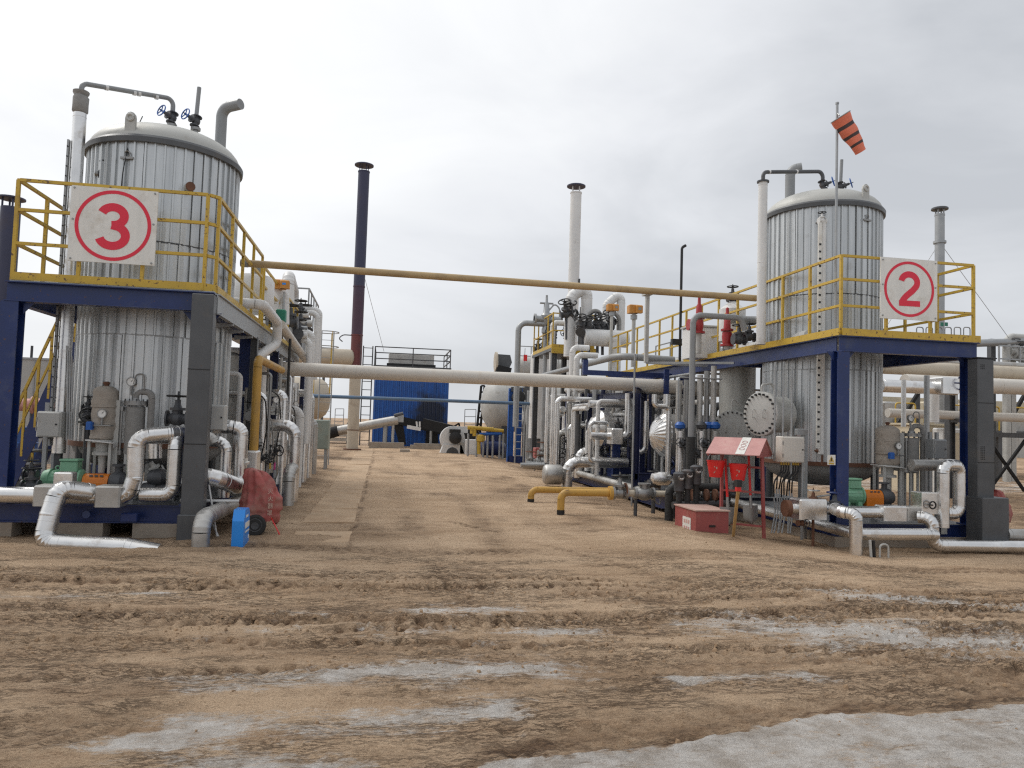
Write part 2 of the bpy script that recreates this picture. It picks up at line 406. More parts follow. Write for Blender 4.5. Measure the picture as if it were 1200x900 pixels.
def bbox(a, b, c=.012):                          # box with chamfered upright and top edges
    x0, y0, z0 = [min(p, q) for p, q in zip(a, b)]; x1, y1, z1 = [max(p, q) for p, q in zip(a, b)]
    mb = MB(); o = [(x0+c,y0),(x1-c,y0),(x1,y0+c),(x1,y1-c),(x1-c,y1),(x0+c,y1),(x0,y1-c),(x0,y0+c)]
    i = [(x0+c,y0+c),(x1-c,y0+c),(x1-c,y0+c),(x1-c,y1-c),(x1-c,y1-c),(x0+c,y1-c),(x0+c,y1-c),(x0+c,y0+c)]
    vs = [(x,y,z0) for x,y in o]+[(x,y,z1-c) for x,y in o]+[(x0+c,y0+c,z1),(x1-c,y0+c,z1),(x1-c,y1-c,z1),(x0+c,y1-c,z1)]
    fs = [tuple(reversed(range(8)))]+[(k,(k+1)%8,8+(k+1)%8,8+k) for k in range(8)]
    fs += [(8,9,17,16),(9,10,17),(10,11,18,17),(11,12,18),(12,13,19,18),(13,14,19),(14,15,16,19),(15,8,16),(16,17,18,19)]
    return mb.add(vs, fs)
def stroke_text(parent, body, o, u, v, size, m, t=.003, name='character'):
    """each character of a text as a thin raised mesh: o = lower left corner, u = reading direction, v = up"""
    out = []
    for i, ch in enumerate(body):
        c = bpy.data.curves.new('character', 'FONT'); c.body = ch; c.extrude = t; c.resolution_u = 3
        tmp = bpy.data.objects.new('character', c); COL.objects.link(tmp)
        me = bpy.data.meshes.new_from_object(tmp.evaluated_get(bpy.context.evaluated_depsgraph_get()))
        bpy.data.objects.remove(tmp); bpy.data.curves.remove(c)
        me.name = 'character'; me.materials.clear(); me.materials.append(MATS[m])
        ob = bpy.data.objects.new(name, me); fin(ob, parent)
        uu = V(u).normalized(); vv = V(v).normalized()
        M = Matrix((uu, vv, uu.cross(vv))).transposed().to_4x4()
        ob.matrix_local = Matrix.Translation(V(o[i])-WL[parent.name]) @ M @ Matrix.Scale(size, 4)
        out.append(ob)
    return out

# ------------------------------------------------------------------ ground
def vnoise(x, y, seed=0):
    xi = np.floor(x).astype(np.int64); yi = np.floor(y).astype(np.int64); fx = x-xi; fy = y-yi
    fx = fx*fx*(3-2*fx); fy = fy*fy*(3-2*fy)
    def h(a, b):
        n = (a*374761393 + b*668265263 + seed*1442695041) & 0xFFFFFFFF
        n = ((n ^ (n >> 13))*1274126177) & 0xFFFFFFFF
        return ((n ^ (n >> 16)) & 0xFFFF)/65535.0
    return (h(xi, yi)*(1-fx)+h(xi+1, yi)*fx)*(1-fy)+(h(xi, yi+1)*(1-fx)+h(xi+1, yi+1)*fx)*fy
def fbm(x, y, sc, oct=4, seed=0, gain=.5):
    s = 0; a = 1; tot = 0
    for k in range(oct):
        s = s + a*vnoise(x*sc+17.3*k, y*sc-9.1*k, seed+k); tot += a; a *= gain; sc *= 2.03
    return s/tot
def sst(a, b, x): t = np.clip((x-a)/(b-a), 0, 1); return t*t*(3-2*t)
def base_z(x, y): return -.20*sst(3.8, 7.5, x)*sst(5.0, 9.0, y) + 0*y
def gz(x, y): return float(base_z(np.float64(x), np.float64(y)))
def line(px0, py0, px1, py1):
    a = AZ(px0, py0); b = AZ(px1, py1); return a.x, a.y, b.x, b.y
# wheel tracks across the yard: start and end on the ground, half width, depth, strength of tread
TRACKS = [(*line(-60, 668, 1260, 690), .10, .022, 1.0), (*line(-60, 680, 1260, 706), .11, .030, 1.0),
          (*line(-60, 716, 1260, 742), .10, .024, .9), (*line(-60, 738, 1260, 716), .11, .030, 1.0),
          (*line(-60, 757, 1260, 762), .10, .02, .8), (*line(200, 690, 1260, 700), .09, .025, 1.),
          (*line(-60, 872, 900, 770), .18, .025, .5), (*line(350, 900, 1260, 776), .17, .02, .4),
          (*line(300, 640, 1260, 655), .17, .012, .5),
          (*line(330, 674, 1260, 690), .055, .018, 1.6), (*line(-60, 694, 900, 688), .055, .018, 1.6), (*line(-60, 729, 1260, 726), .06, .02, 1.4),
          (*line(-60, 748, 1260, 752), .05, .02, 1.4), (*line(500, 735, 1260, 700), .06, .02, 1.4), (*line(-60, 800, 1260, 740), .07, .02, .9),
          (*line(-60, 830, 1100, 790), .06, .016, .7), (*line(460, 560, 640, 900), .08, .008, .6), (*line(500, 600, 1260, 800), .06, .012, .8)]
SALT = [((-20, 700), (205, 694), .10, .52), ((215, 803), (300, 800), .09, .6), ((400, 790), (655, 782), .11, .85), ((290, 800), (420, 792), .08, .55),
        ((150, 866), (360, 852), .11, .85), ((340, 856), (580, 830), .10, .95), ((210, 900), (420, 893), .09, .7), ((495, 717), (590, 713), .12, .75),
        ((235, 746), (350, 736), .07, .55), ((300, 716), (380, 722), .06, .5), ((840, 731), (980, 738), .16, .85), ((960, 738), (1220, 750), .22, .95),
        ((790, 794), (960, 788), .08, .7), ((985, 694), (1230, 706), .17, .75), ((590, 742), (700, 738), .09, .75), ((595, 784), (650, 781), .06, .6),
        ((640, 742), (560, 752), .07, .5), ((1000, 723), (860, 716), .10, .45), ((430, 740), (520, 745), .08, .5)]
CRUST = [(560, 903), (640, 890), (700, 882), (760, 872), (850, 862), (920, 852), (1000, 842), (1100, 833), (1200, 827), (1320, 818)]
crust_w = np.array([[AZ(*p).x, AZ(*p).y] for p in CRUST])
GR = None
def build_ground():
    rows = np.concatenate([np.linspace(-14, 1.5, 12), (np.exp(np.linspace(math.log(5.6), math.log(66), 640))-4), np.array([70, 80, 95, 120, 160, 230, 350, 600, 1000, 1800])])
    rows = np.unique(np.round(rows, 5))
    rows = rows[(rows <= 1.5) | (rows > 1.55)]
    u = np.concatenate([-np.array([14, 9, 6, 4, 3, 2.4, 2, 1.7, 1.45]), np.linspace(-1.3, 1.4, 820), np.array([1.55, 1.8, 2.2, 2.8, 4, 6, 9, 14])])
    Yg, Ug = np.meshgrid(rows, u, indexing='ij')
    Xg = Ug*(np.maximum(Yg, 0)*.82+3.0)
    x, y = Xg.ravel(), Yg.ravel()
    near = 1-sst(40, 62, y)
    z = base_z(x, y)
    fine = (fbm(x, y, 7, 5, 9, .62)-.5)
    z = z + near*((fbm(x, y, .35, 3, 1)-.5)*.06 + (fbm(x*.6, y*1.3, 1.6, 4, 5)-.5)*.035 + fine*.035)
    scrape = fbm(x*.35, y*2.6, 1.9, 5, 77, .6)                       # wheel scrapes drawn out along the yard
    z = z + near*sst(9.6, 8.4, y)*(np.abs(scrape-.5)*-.05)
    wet_shade = np.zeros_like(x)
    yard = sst(9.4, 8.2, y)                              # the driven strip in front of the units
    band = np.exp(-((y-6.6)/1.25)**2)
    wet_shade += band*np.clip(fbm(x*.4, y*2.2, 1.2, 5, 21, .6)*2.2-.95, 0, 1)*.6
    wet_shade += sst(6.2, 4.6, y)*np.clip(fbm(x*.5, y*1.5, 1.1, 5, 33, .6)*2.0-.80, 0, 1)*.6
    sel = np.where((y > 2.4) & (y < 12) & (np.abs(x) < 13))[0]; xf, yf = x, y; x, y = xf[sel], yf[sel]; zs, ws = z[sel], wet_shade[sel]; nr_ = near[sel]
    crumb = .5-np.abs(fbm(x*.7, y*1.2, 8, 5, 3, .68)-.5)*4
    for (x0, y0, x1, y1, hw, dep, tr) in TRACKS:
        dx, dy = x1-x0, y1-y0; ln = math.hypot(dx, dy); dx /= ln; dy /= ln
        s = (x-x0)*dx+(y-y0)*dy; d = -(x-x0)*dy+(y-y0)*dx
        d = d + (fbm(s, s*0+x0, .35, 3, int(abs(x0*31+y0*17)) % 97)-.5)*.7
        m = np.clip(fbm(s, d*0+y0*3, .45, 3, int(abs(y0*53)) % 89)*3.2-1.0, 0, 1)
        q = d/hw
        prof = -np.exp(-q**6) + .6*np.exp(-((np.abs(q)-1.35)/.3)**2)
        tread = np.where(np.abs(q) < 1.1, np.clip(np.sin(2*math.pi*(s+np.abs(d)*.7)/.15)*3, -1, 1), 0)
        zs = zs + nr_*m*(dep*prof + tread*.013*tr + crumb*.022*np.exp(-(q/2.0)**4)*min(tr, 1))
        ws = np.maximum(ws, m*np.exp(-(q/1.25)**6)*np.clip(.35+.35*tr-.35*tread*tr, 0, 1))  # damp ruts, with tread grooves darkened further to stand in for faint shading
    x, y = xf, yf; z[sel] = zs; wet_shade[sel] = ws
    rough_zone = band*np.clip(fbm(x, y, .8, 3, 41)*2-.6, 0, 1)
    z = z + near*rough_zone*(np.abs(fbm(x*.6, y*1.3, 6.5, 5, 51, .66)-.5)*.06)
    wet_shade = np.maximum(wet_shade, rough_zone*np.clip((fbm(x*.6, y*1.2, 5, 4, 52, .6)-.5)*5, 0, .9))
    # damp earth along the skids, worn wheel lines up the aisle, crumbling edge of the path
    mott = fbm(x, y*.6, 1.1, 5, 101, .6)
    wet_shade = np.maximum(wet_shade, .75*sst(-1.25, -1.75, x)*sst(9.6, 10.4, y)*np.clip(mott*2.4-.6, 0, 1))
    wet_shade = np.maximum(wet_shade, .75*sst(4.3, 5.0, x)*sst(10.2, 11.2, y)*np.clip(mott*2.4-.6, 0, 1))
    for xc, wd_, st_ in ((.35, .22, .5), (1.55, .22, .5), (2.5, .3, .35)):
        wet_shade = np.maximum(wet_shade, st_*np.exp(-((x-xc-(fbm(y, y*0, .15, 3, 7)-.5)*.8)/wd_)**2)*sst(8.5, 10, y)*np.clip(fbm(x*1.5, y*.35, 1.2, 5, 111, .6)*3-1.25, 0, 1))
    wet_shade = np.maximum(wet_shade, .9*np.exp(-((x+.33+(fbm(y, x, 1.2, 3, 9)-.5)*.12)/.045)**2)*sst(9.2, 10, y)*np.clip(fbm(x, y, 2.2, 3, 13)*3-.9, 0, 1))
    wet_shade = np.maximum(wet_shade, .55*sst(9.5, 11, y)*np.clip((fbm(x*.8, y*.5, .8, 5, 121, .62)-.55)*6, 0, 1))
    salt = np.zeros_like(x)
    for (p0, p1, hw, st) in SALT:
        a, b = AZ(*p0), AZ(*p1); dx, dy = b.x-a.x, b.y-a.y; l2 = dx*dx+dy*dy
        t = np.clip(((x-a.x)*dx+(y-a.y)*dy)/l2, 0, 1)
        d = np.hypot(x-a.x-t*dx, y-a.y-t*dy)
        wob = (fbm(x, y, 2.2, 4, 81, .6)-.5)*.5
        salt = np.maximum(salt, st*.92*np.exp(-np.maximum(0, d+wob*.5)/(hw*2.4)))
    # the far saline ground right of the units
    salt = np.maximum(salt, .5*np.exp(-((y-24)/4)**2)*sst(12, 15, x))
    # salt crust over the old pavement, front right
    edge = np.interp(x, crust_w[:, 0], crust_w[:, 1]); edge = np.where(x < crust_w[0, 0], crust_w[0, 1]-(crust_w[0, 0]-x)*2.5, edge)
    dc = edge - y + (fbm(x*.8, y, 1.6, 6, 61, .62)-.5)*.42
    crust = sst(-.03, .05, dc)*sst(-1.2, .3, x)
    salt = np.maximum(salt, crust*(.50+.6*fbm(x, y*1.4, 1.3, 6, 91, .68)))
    z = z*(1-.45*crust) + crust*.022 + .03*np.exp(-(dc/.06)**2)*sst(0, .4, x)*fbm(x, y, 5, 3, 71)
    wet_shade = np.maximum(wet_shade, .85*np.exp(-((dc+.10)/.16)**2)*sst(0, .5, x))  # dark line painted along the crust lip as the shade of its undercut
    # raised sand in the aisle
    z = z + .10*np.exp(-((x-3.2)/1.3)**2-((y-27)/4.)**2)
    z = z*(1-.75*np.exp(-((x+.75)/.9)**4)*sst(9.5, 11, y)) - near*.018*np.exp(-((x+.75)/.46)**6)*sst(10.2, 11.2, y)          # bed of the slab path
    nr, nc = Yg.shape
    global GR
    GR = (rows, u, z.reshape(nr, nc))
    idx = np.arange(nr*nc).reshape(nr, nc)
    fs = np.stack([idx[:-1, :-1], idx[:-1, 1:], idx[1:, 1:], idx[1:, :-1]], -1).reshape(-1, 4)
    me = bpy.data.meshes.new('ground')
    me.vertices.add(len(x)); me.vertices.foreach_set('co', np.stack([x, y, z], -1).astype(np.float32).ravel())
    me.loops.add(fs.size); me.loops.foreach_set('vertex_index', fs.ravel().astype(np.int32))
    me.polygons.add(len(fs)); me.polygons.foreach_set('loop_start', np.arange(0, fs.size, 4, dtype=np.int32))
    me.update(calc_edges=True); me.shade_smooth()
    for nm, arr in (('salt', salt), ('wet_shade', wet_shade), ('yard', sst(9.8, 8.6, y))):
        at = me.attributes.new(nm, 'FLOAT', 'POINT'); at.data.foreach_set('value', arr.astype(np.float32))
    o = bpy.data.objects.new('ground', me); COL.objects.link(o); tag(o, kind='structure')
    m = bpy.data.materials.new('sandy_ground'); m.use_nodes = True; t = m.node_tree; b = t.nodes['Principled BSDF']; me.materials.append(m)
    geo = N(t, 'ShaderNodeNewGeometry')
    def noise(sc, det=6, ro=.6, sclx=None):
        n = N(t, 'ShaderNodeTexNoise'); n.inputs['Scale'].default_value = sc; n.inputs['Detail'].default_value = det; n.inputs['Roughness'].default_value = ro
        if sclx:
            mp = N(t, 'ShaderNodeMapping'); mp.inputs['Scale'].default_value = sclx; L(t, geo.outputs['Position'], mp.inputs[0]); L(t, mp.outputs[0], n.inputs[0])
        else: L(t, geo.outputs['Position'], n.inputs[0])
        return n.outputs[0]
    def rng(src, a, b_, c=0, d=1):
        r = N(t, 'ShaderNodeMapRange'); L(t, src, r.inputs[0])
        for i, q in enumerate((a, b_, c, d)): r.inputs[i+1].default_value = q
        return r.outputs[0]
    def mix(f, a, c):
        n = N(t, 'ShaderNodeMix', data_type='RGBA'); L(t, f, n.inputs[0])
        for i, q in ((6, a), (7, c)):
            if isinstance(q, tuple): n.inputs[i].default_value = (*q, 1)
            else: L(t, q, n.inputs[i])
        return n.outputs[2]
    def mth(op, a, c):
        n = N(t, 'ShaderNodeMath', operation=op)
        for i, q in enumerate((a, c)):
            if isinstance(q, (int, float)): n.inputs[i].default_value = q
            else: L(t, q, n.inputs[i])
        return n.outputs[0]
    def crack(sc, wd, scl, det=5):                 # thin dark fissures where a noise crosses its middle value
        n = mth('ABSOLUTE', mth('SUBTRACT', noise(sc, det, .62, scl), .5), 0)
        return rng(n, 0, wd, 1, 0)
    aw = N(t, 'ShaderNodeAttribute'); aw.attribute_name = 'wet_shade'; wet_shade = aw.outputs['Fac']
    asl = N(t, 'ShaderNodeAttribute'); asl.attribute_name = 'salt'; sal = asl.outputs['Fac']
    ayd = N(t, 'ShaderNodeAttribute'); ayd.attribute_name = 'yard'; yd = ayd.outputs['Fac']
    col = mix(rng(noise(.5, 8, .6, (1, 1.6, 1)), .36, .64), (.48, .335, .215), (.66, .485, .33))
    col = mix(rng(noise(2.0, 10, .72, (.4, 2.0, 1)), .5, .62, 0, .5), col, (.33, .205, .122))
    col = mix(rng(noise(12, 8, .78, (.7, 1.4, 1)), .53, .66, 0, .6), col, (.25, .152, .082))
    col = mix(rng(noise(45, 5, .75), .52, .62, 0, .55), col, (.65, .50, .345))
    col = mix(rng(noise(85, 4, .75, (.7, 1.3, 1)), .54, .60, 0, .6), col, (.20, .125, .07))
    wn = mth('MULTIPLY', wet_shade, rng(noise(4.5, 9, .75, (.6, 1.6, 1)), .36, .56, .15, 1.15))
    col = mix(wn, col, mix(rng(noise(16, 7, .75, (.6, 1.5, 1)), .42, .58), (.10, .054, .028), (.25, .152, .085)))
    brk = noise(2.6, 12, .76, (.55, 1.7, 1)); fine = noise(22, 8, .8, (.6, 1.5, 1))
    sn = mth('ADD', mth('MULTIPLY', sal, .66), mth('ADD', mth('MULTIPLY', brk, 1.45), mth('MULTIPLY', fine, .85)))
    sf = mth('MULTIPLY', rng(sn, 1.40, 1.60, 0, .95), rng(sal, .03, .35))
    col = mix(sf, col, mix(rng(noise(5, 10, .75), .4, .6), (.46, .41, .36), (.69, .66, .625)))
    zone = mth('MULTIPLY', rng(noise(1.3, 6, .65, (.5, 1.5, 1)), .43, .55), mth('MAXIMUM', mth('MULTIPLY', yd, .85), wet_shade))
    ck = mth('MULTIPLY', mth('SUBTRACT', 1.0, mth('MULTIPLY', sf, .85)), mth('MAXIMUM', crack(5, .022, (.4, 1.8, 1), 8), mth('MULTIPLY', crack(15, .03, (.45, 1.7, 1), 7), .9))); ck = mth('MULTIPLY', ck, zone)
    col = mix(mth('MULTIPLY', ck, .85), col, (.075, .042, .023))
    L(t, col, b.inputs['Base Color'])
    ro = rng(wn, 0, 1, .95, .72); L(t, ro, b.inputs['Roughness']); b.inputs['Specular IOR Level'].default_value = .25
    bp = N(t, 'ShaderNodeBump'); bp.inputs['Strength'].default_value = 1.0; bp.inputs['Distance'].default_value = .035
    hh = mth('SUBTRACT', mth('ADD', noise(32, 9, .78), mth('MULTIPLY', noise(8, 8, .72, (.6, 1.5, 1)), 1.6)), mth('MULTIPLY', ck, .5)); L(t, hh, bp.inputs['Height']); L(t, bp.outputs[0], b.inputs['Normal'])
    return o
GND = build_ground()
def ground_h(x, y):
    i = min(max(int(np.searchsorted(GR[0], y)), 0), len(GR[0])-1); j = min(max(int(np.searchsorted(GR[1], x/(max(GR[0][i], 0)*.82+3.0))), 0), len(GR[1])-1)
    return float(GR[2][i, j])

# clods and stones lying about: nobody could count them
def build_clods():
    rs = random.Random(3); mb = MB()
    for k in range(5200):
        if k < 3800:
            tr_ = rs.choice(TRACKS[:6]); f = rs.random(); xx = tr_[0]+(tr_[2]-tr_[0])*f; yy = tr_[1]+(tr_[3]-tr_[1])*f+rs.gauss(0, .28)
        else: yy = rs.uniform(3.4, 22)**1.0; xx = rs.uniform(-6, 9)
        if yy < 3.2 or abs(xx) > 11 or (yy > 9.5 and not -1.6 < xx < 5): continue
        s = rs.choice((.004, .005, .006, .008, .010, .014))*rs.uniform(.7, 1.4)
        ph = rs.random()*6; c = V((xx, yy, ground_h(xx, yy)))
        vs = [c+V((math.cos(ph+a)*s*rs.uniform(.8, 1.5), math.sin(ph+a)*s*rs.uniform(.8, 1.5), -.012)) for a in (0, 1.26, 2.5, 3.77, 5.03)]
        vs += [c+V((math.cos(ph+a+.5)*s*.75, math.sin(ph+a+.5)*s*.75, s*rs.uniform(.35, .8))) for a in (0, 2.1, 4.2)]
        mb.add(vs, [(0,1,5),(1,2,6,5),(2,3,6),(3,4,7,6),(4,0,5,7),(5,6,7)])
    mat('clod', (.30, .20, .12), .95, 0, .4, 6)
    o = obj('dirt_clods', mb, 'clod', None, smooth=False); tag(o, 'small dry clods of earth strewn over the yard', 'clods', kind='stuff')
build_clods()

# slab path along the left unit: every slab a piece
pth = bpy.data.objects.new('path', None); COL.objects.link(pth); WL[pth.name] = V((0, 0, 0)); tag(pth, kind='structure')
yy = 9.9; k = 0; rs = random.Random(11)
while yy < 38:
    ln = .92; a, b_ = -1.13, -.37
    j = [rs.uniform(-.018, .018) for _ in range(4)]
    z0 = ground_h(-.75, yy+.45) + .013 + rs.uniform(-.005, .006) - (.018 if yy < 11 else 0); tl = rs.uniform(-.008, .008)
    p = [(a+j[0], yy+.012), (b_+j[1], yy+.012), (b_+j[2], yy+ln-.012), (a+j[3], yy+ln-.012)]
    mb = MB(); vs = [(x, y, -.09) for x, y in p]+[(x, y, z0-.008+(tl if x > -.7 else 0)) for x, y in p]
    vs += [(x+(.012 if x < -.7 else -.012), y+(.012 if q < 2 else -.012), z0+(tl if x > -.7 else 0)) for q, (x, y) in enumerate(p)]
    mb.add(vs, [(3,2,1,0)]+[(q, (q+1) % 4, 4+(q+1) % 4, 4+q) for q in range(4)]+[(4+q, 4+(q+1) % 4, 8+(q+1) % 4, 8+q) for q in range(4)]+[(8,9,10,11)])
    obj('slab', mb, 'slab_concrete', pth, smooth=False)
    yy += ln; k += 1

# ------------------------------------------------------------------ the two process units
def ribbon(pts, w, closed=False):
    """flat stroke of width w through 2-D points"""
    P = [V((x, y)) for x, y in pts]; n = len(P); lf = []; rt = []
    for i in range(n):
        a = P[(i-1) % n] if closed or i > 0 else P[i]; b = P[(i+1) % n] if closed or i < n-1 else P[i]
        d = (b-a).normalized(); nn = V((-d.y, d.x)); lf.append(P[i]+nn*w/2); rt.append(P[i]-nn*w/2)
    return lf, rt
def plate_stroke(parent, name, pts, w, o, s, m, th=.003, closed=False):
    lf, rt = ribbon(pts, w, closed); n = len(lf); mb = MB()
    f = lambda p, d: V((o.x+p.x*s, o.y-d, o.z+p.y*s))
    vs = [f(p, th) for p in lf]+[f(p, th) for p in rt]+[f(p, 0) for p in lf]+[f(p, 0) for p in rt]
    fs = []
    for i in range(n if closed else n-1):
        j = (i+1) % n
        fs += [(i, j, n+j, n+i), (2*n+i, i, n+i, 3*n+i) if False else (i, 2*n+i, 2*n+j, j), (n+i, n+j, 3*n+j, 3*n+i)]
    mb.add(vs, fs)
    return obj(name, mb, m, parent, smooth=False)
def arc(cx, cy, rx, ry, a0, a1, n=18): return [(cx+rx*math.cos(R(a0+(a1-a0)*k/n)), cy+ry*math.sin(R(a0+(a1-a0)*k/n))) for k in range(n+1)]
def number_sign(dig, x0, x1, z0, z1, y, label):
    t = thing('number_sign', label, 'sign', ((x0+x1)/2, y, z0), 'number signs on the platforms')
    obj('panel', MB().box((x0, y-.012, z0), (x1, y+.012, z1)), 'sign_white', t, smooth=False)
    o = V(((x0+x1)/2, y-.0125, (z0+z1)/2)); s = (x1-x0)/2
    plate_stroke(t, 'ring', arc(0, 0, .84, .84, 0, 360, 64)[:-1], .085, o, s, 'sign_red', closed=True)
    if dig == 3:
        p = arc(-.02, .24, .275, .235, 165, -90, 22)+arc(-.02, -.255, .31, .26, 90, -162, 24)
        p = [q for i, q in enumerate(p) if i != 23]
        plate_stroke(t, 'digit', arc(-.02, .235, .265, .225, 160, -75, 22)[:-1]+[(.02, .015), (-.04, .01)], .205, o, s, 'sign_red')
        plate_stroke(t, 'digit', [(-.04, .01), (.02, .0)]+arc(-.01, -.255, .305, .255, 78, -163, 24), .2051, o-V((0, .0006, 0)), s, 'sign_red')
    else:
        p = arc(0, .22, .28, .25, 172, -32, 22)+[(.12, -.04), (-.10, -.22), (-.21, -.34), (-.27, -.45)]
        plate_stroke(t, 'digit', p, .2, o, s, 'sign_red')
        plate_stroke(t, 'digit', [(-.36, -.455), (.38, -.455)], .18, o-V((0, .0006, 0)), s, 'sign_red')
    for cx, cz in ((-.93, .88), (.93, .88), (-.93, -.88), (.93, -.88), (.93, .1), (-.93, .1)):
        obj('bolt', MB().cyl(o+V((cx*s, 0, cz*s)), o+V((cx*s, -.012, cz*s)), .012, n=8), 'steel', t)
    return t

def tank(n, c, rr, zb, zr, lug_ang, port_ang, seams, front=''):
    """clad upright tank: c = centre on the skid, zb = underside of the cladding, zr = rim"""
    t = thing('storage_tank', 'grey ribbed upright tank rising through the platform %s' % front, 'tank', (c.x, c.y, .3), 'clad upright tanks')
    zz = lambda z: V((c.x, c.y, z))
    obj('shell', MB().cyl(zz(zb+.01), zz(zr-.02), rr-.012, n=48), 'tank_cladding', t)
    NP = 50; da = 2*math.pi/NP
    lev = [zb]+list(seams)+[zr-.03]
    for k0, k1 in zip(lev[:-1], lev[1:]):
        h = k1-k0-.012; mb = MB(); prof = []
        for a, r in ((.0, 0), (.03, .024), (.20, .024), (.25, 0), (.6, .004), (1.0, 0)): prof.append((a*da, rr+r))
        vs = []
        for z in (0, h):
            for a, r in prof: vs.append((r*math.cos(a), r*math.sin(a), z))
        m = len(prof); fs = [(i, i+1, m+i+1, m+i) for i in range(m-1)]
        fs.append(tuple(m+i for i in range(m)))
        vs += [((rr-.011)*math.cos(0), (rr-.011)*math.sin(0), z) for z in (0, h)]+[((rr-.011)*math.cos(da), (rr-.011)*math.sin(da), z) for z in (0, h)]
        me = mesh('cladding_panel', MB().add(vs, fs+[(2*m, 0, m, 2*m+1)]), 'tank_cladding', smooth=False)
        for k in range(NP):
            o = bpy.data.objects.new('cladding_panel', me); fin(o, t)
            o.location = zz(k0)-WL[t.name]; o.rotation_euler.z = k*da+.05+random.uniform(-.016, .016); sc_ = 1+random.uniform(-.0035, .0035); o.scale = (sc_, sc_, 1)
    for z in seams:
        obj('strap', MB().lathe([(-.012, rr), (-.012, rr+.006), (.012, rr+.006), (.012, rr)], zz(z-.006), Z_, 50, cap=False), 'dark_grey_paint' if z > 3 else 'galvanised', t)
    ho = .43
    obj('dome', MB().lathe([(-.06, rr-.02)]+[(ho*math.sin(a), (rr+.02)*math.cos(a)**.9) for a in [R(q) for q in (0, 8, 16, 26, 36, 46, 56, 66, 76, 84, 89)]], zz(zr+.02), Z_, 48), 'tank_head', t)
    obj('rim', MB().lathe([(-.07, rr+.0), (-.07, rr+.062), (.0, rr+.068), (.035, rr+.045), (.05, rr-.02)], zz(zr), Z_, 56, cap=False), 'dark_grey_paint', t)
    obj('bottom_ring', MB().lathe([(-.05, rr-.01), (-.05, rr+.04), (.02, rr+.04), (.02, rr-.01)], zz(zb-.02), Z_, 50, cap=False), 'rust', t)
    obj('bottom_head', MB().lathe([(-.42*math.sin(a), rr*math.cos(a)) for a in [R(q) for q in (0, 15, 30, 45, 60, 75, 88)]], zz(zb-.05), Z_, 36), 'grey_wrap', t)
    for a in (40, 130, 220, 310):
        x = c.x+math.cos(R(a))*rr*.93; y = c.y+math.sin(R(a))*rr*.93
        obj('leg', MB().cyl((x, y, .3), (x, y, zb+.1), .07, n=12), 'dark_grey_paint', t)
    # lifting lug on the dome
    for la in ([lug_ang] if not hasattr(lug_ang, '__len__') else lug_ang):
        d = V((math.cos(R(la)), math.sin(R(la)), 0)); s = V((-d.y, d.x, 0)); p = c+d*(rr-.03); p.z = zr-.03
        lug = MB(); poly = [p+s*x+Z_*z for x, z in [(-.075, 0), (.075, 0), (.075, .30)]+[(.075*math.cos(R(q)), .30+.09*math.sin(R(q))) for q in (30, 60, 90, 120, 150)]+[(-.075, .30)]]
        lug.prism(poly, d*.035); lo = obj('lifting_lug', lug, 'tank_head', t, smooth=False)
        obj('eye_ring', MB().torus(p+Z_*.31+d*.04, d, .045, .018, 16, 6).cyl(p+Z_*.31+d*.036, p+Z_*.31+d*.038, .03, n=12), 'pale_grey_paint', lo)
        obj('name_bracket', MB().bar(p-Z_*.28-s*.09+d*.06, p-Z_*.28+s*.09+d*.06, .03, .03).torus(p-Z_*.22+d*.06, d, .04, .008, 10, 5), 'steel', t)
    if port_ang is not None:
        d = V((math.cos(R(port_ang)), math.sin(R(port_ang)), 0)); p = c+d*rr; p.z = zr-.62
        po = obj('sight_port', MB().cyl(p-d*.05, p+d*.11, .062, n=18), 'tank_head', t)
        obj('port_cover', MB().cyl(p+d*.105, p+d*.125, .066, n=18), 'rust', po)
    return t
def top_valves(t, pts, wheel_dir, r=.038):
    """flanged valve on a neck on the tank's dome"""
    for p, top in pts:
        p = V(p)
        obj('nozzle', MB().cyl(p-Z_*.35, p, r, n=12).cyl(p-Z_*.03, p+Z_*.01, r*1.9, n=14), 'steel', t)
        valve(t, p+Z_*.11, Z_, r, up=wheel_dir, m='cast_iron', wm='bright_blue_paint')
        if top: pipe_parts(t, top, r*.8, 'grey_paint', clad=False, split=False, name='vent_pipe')

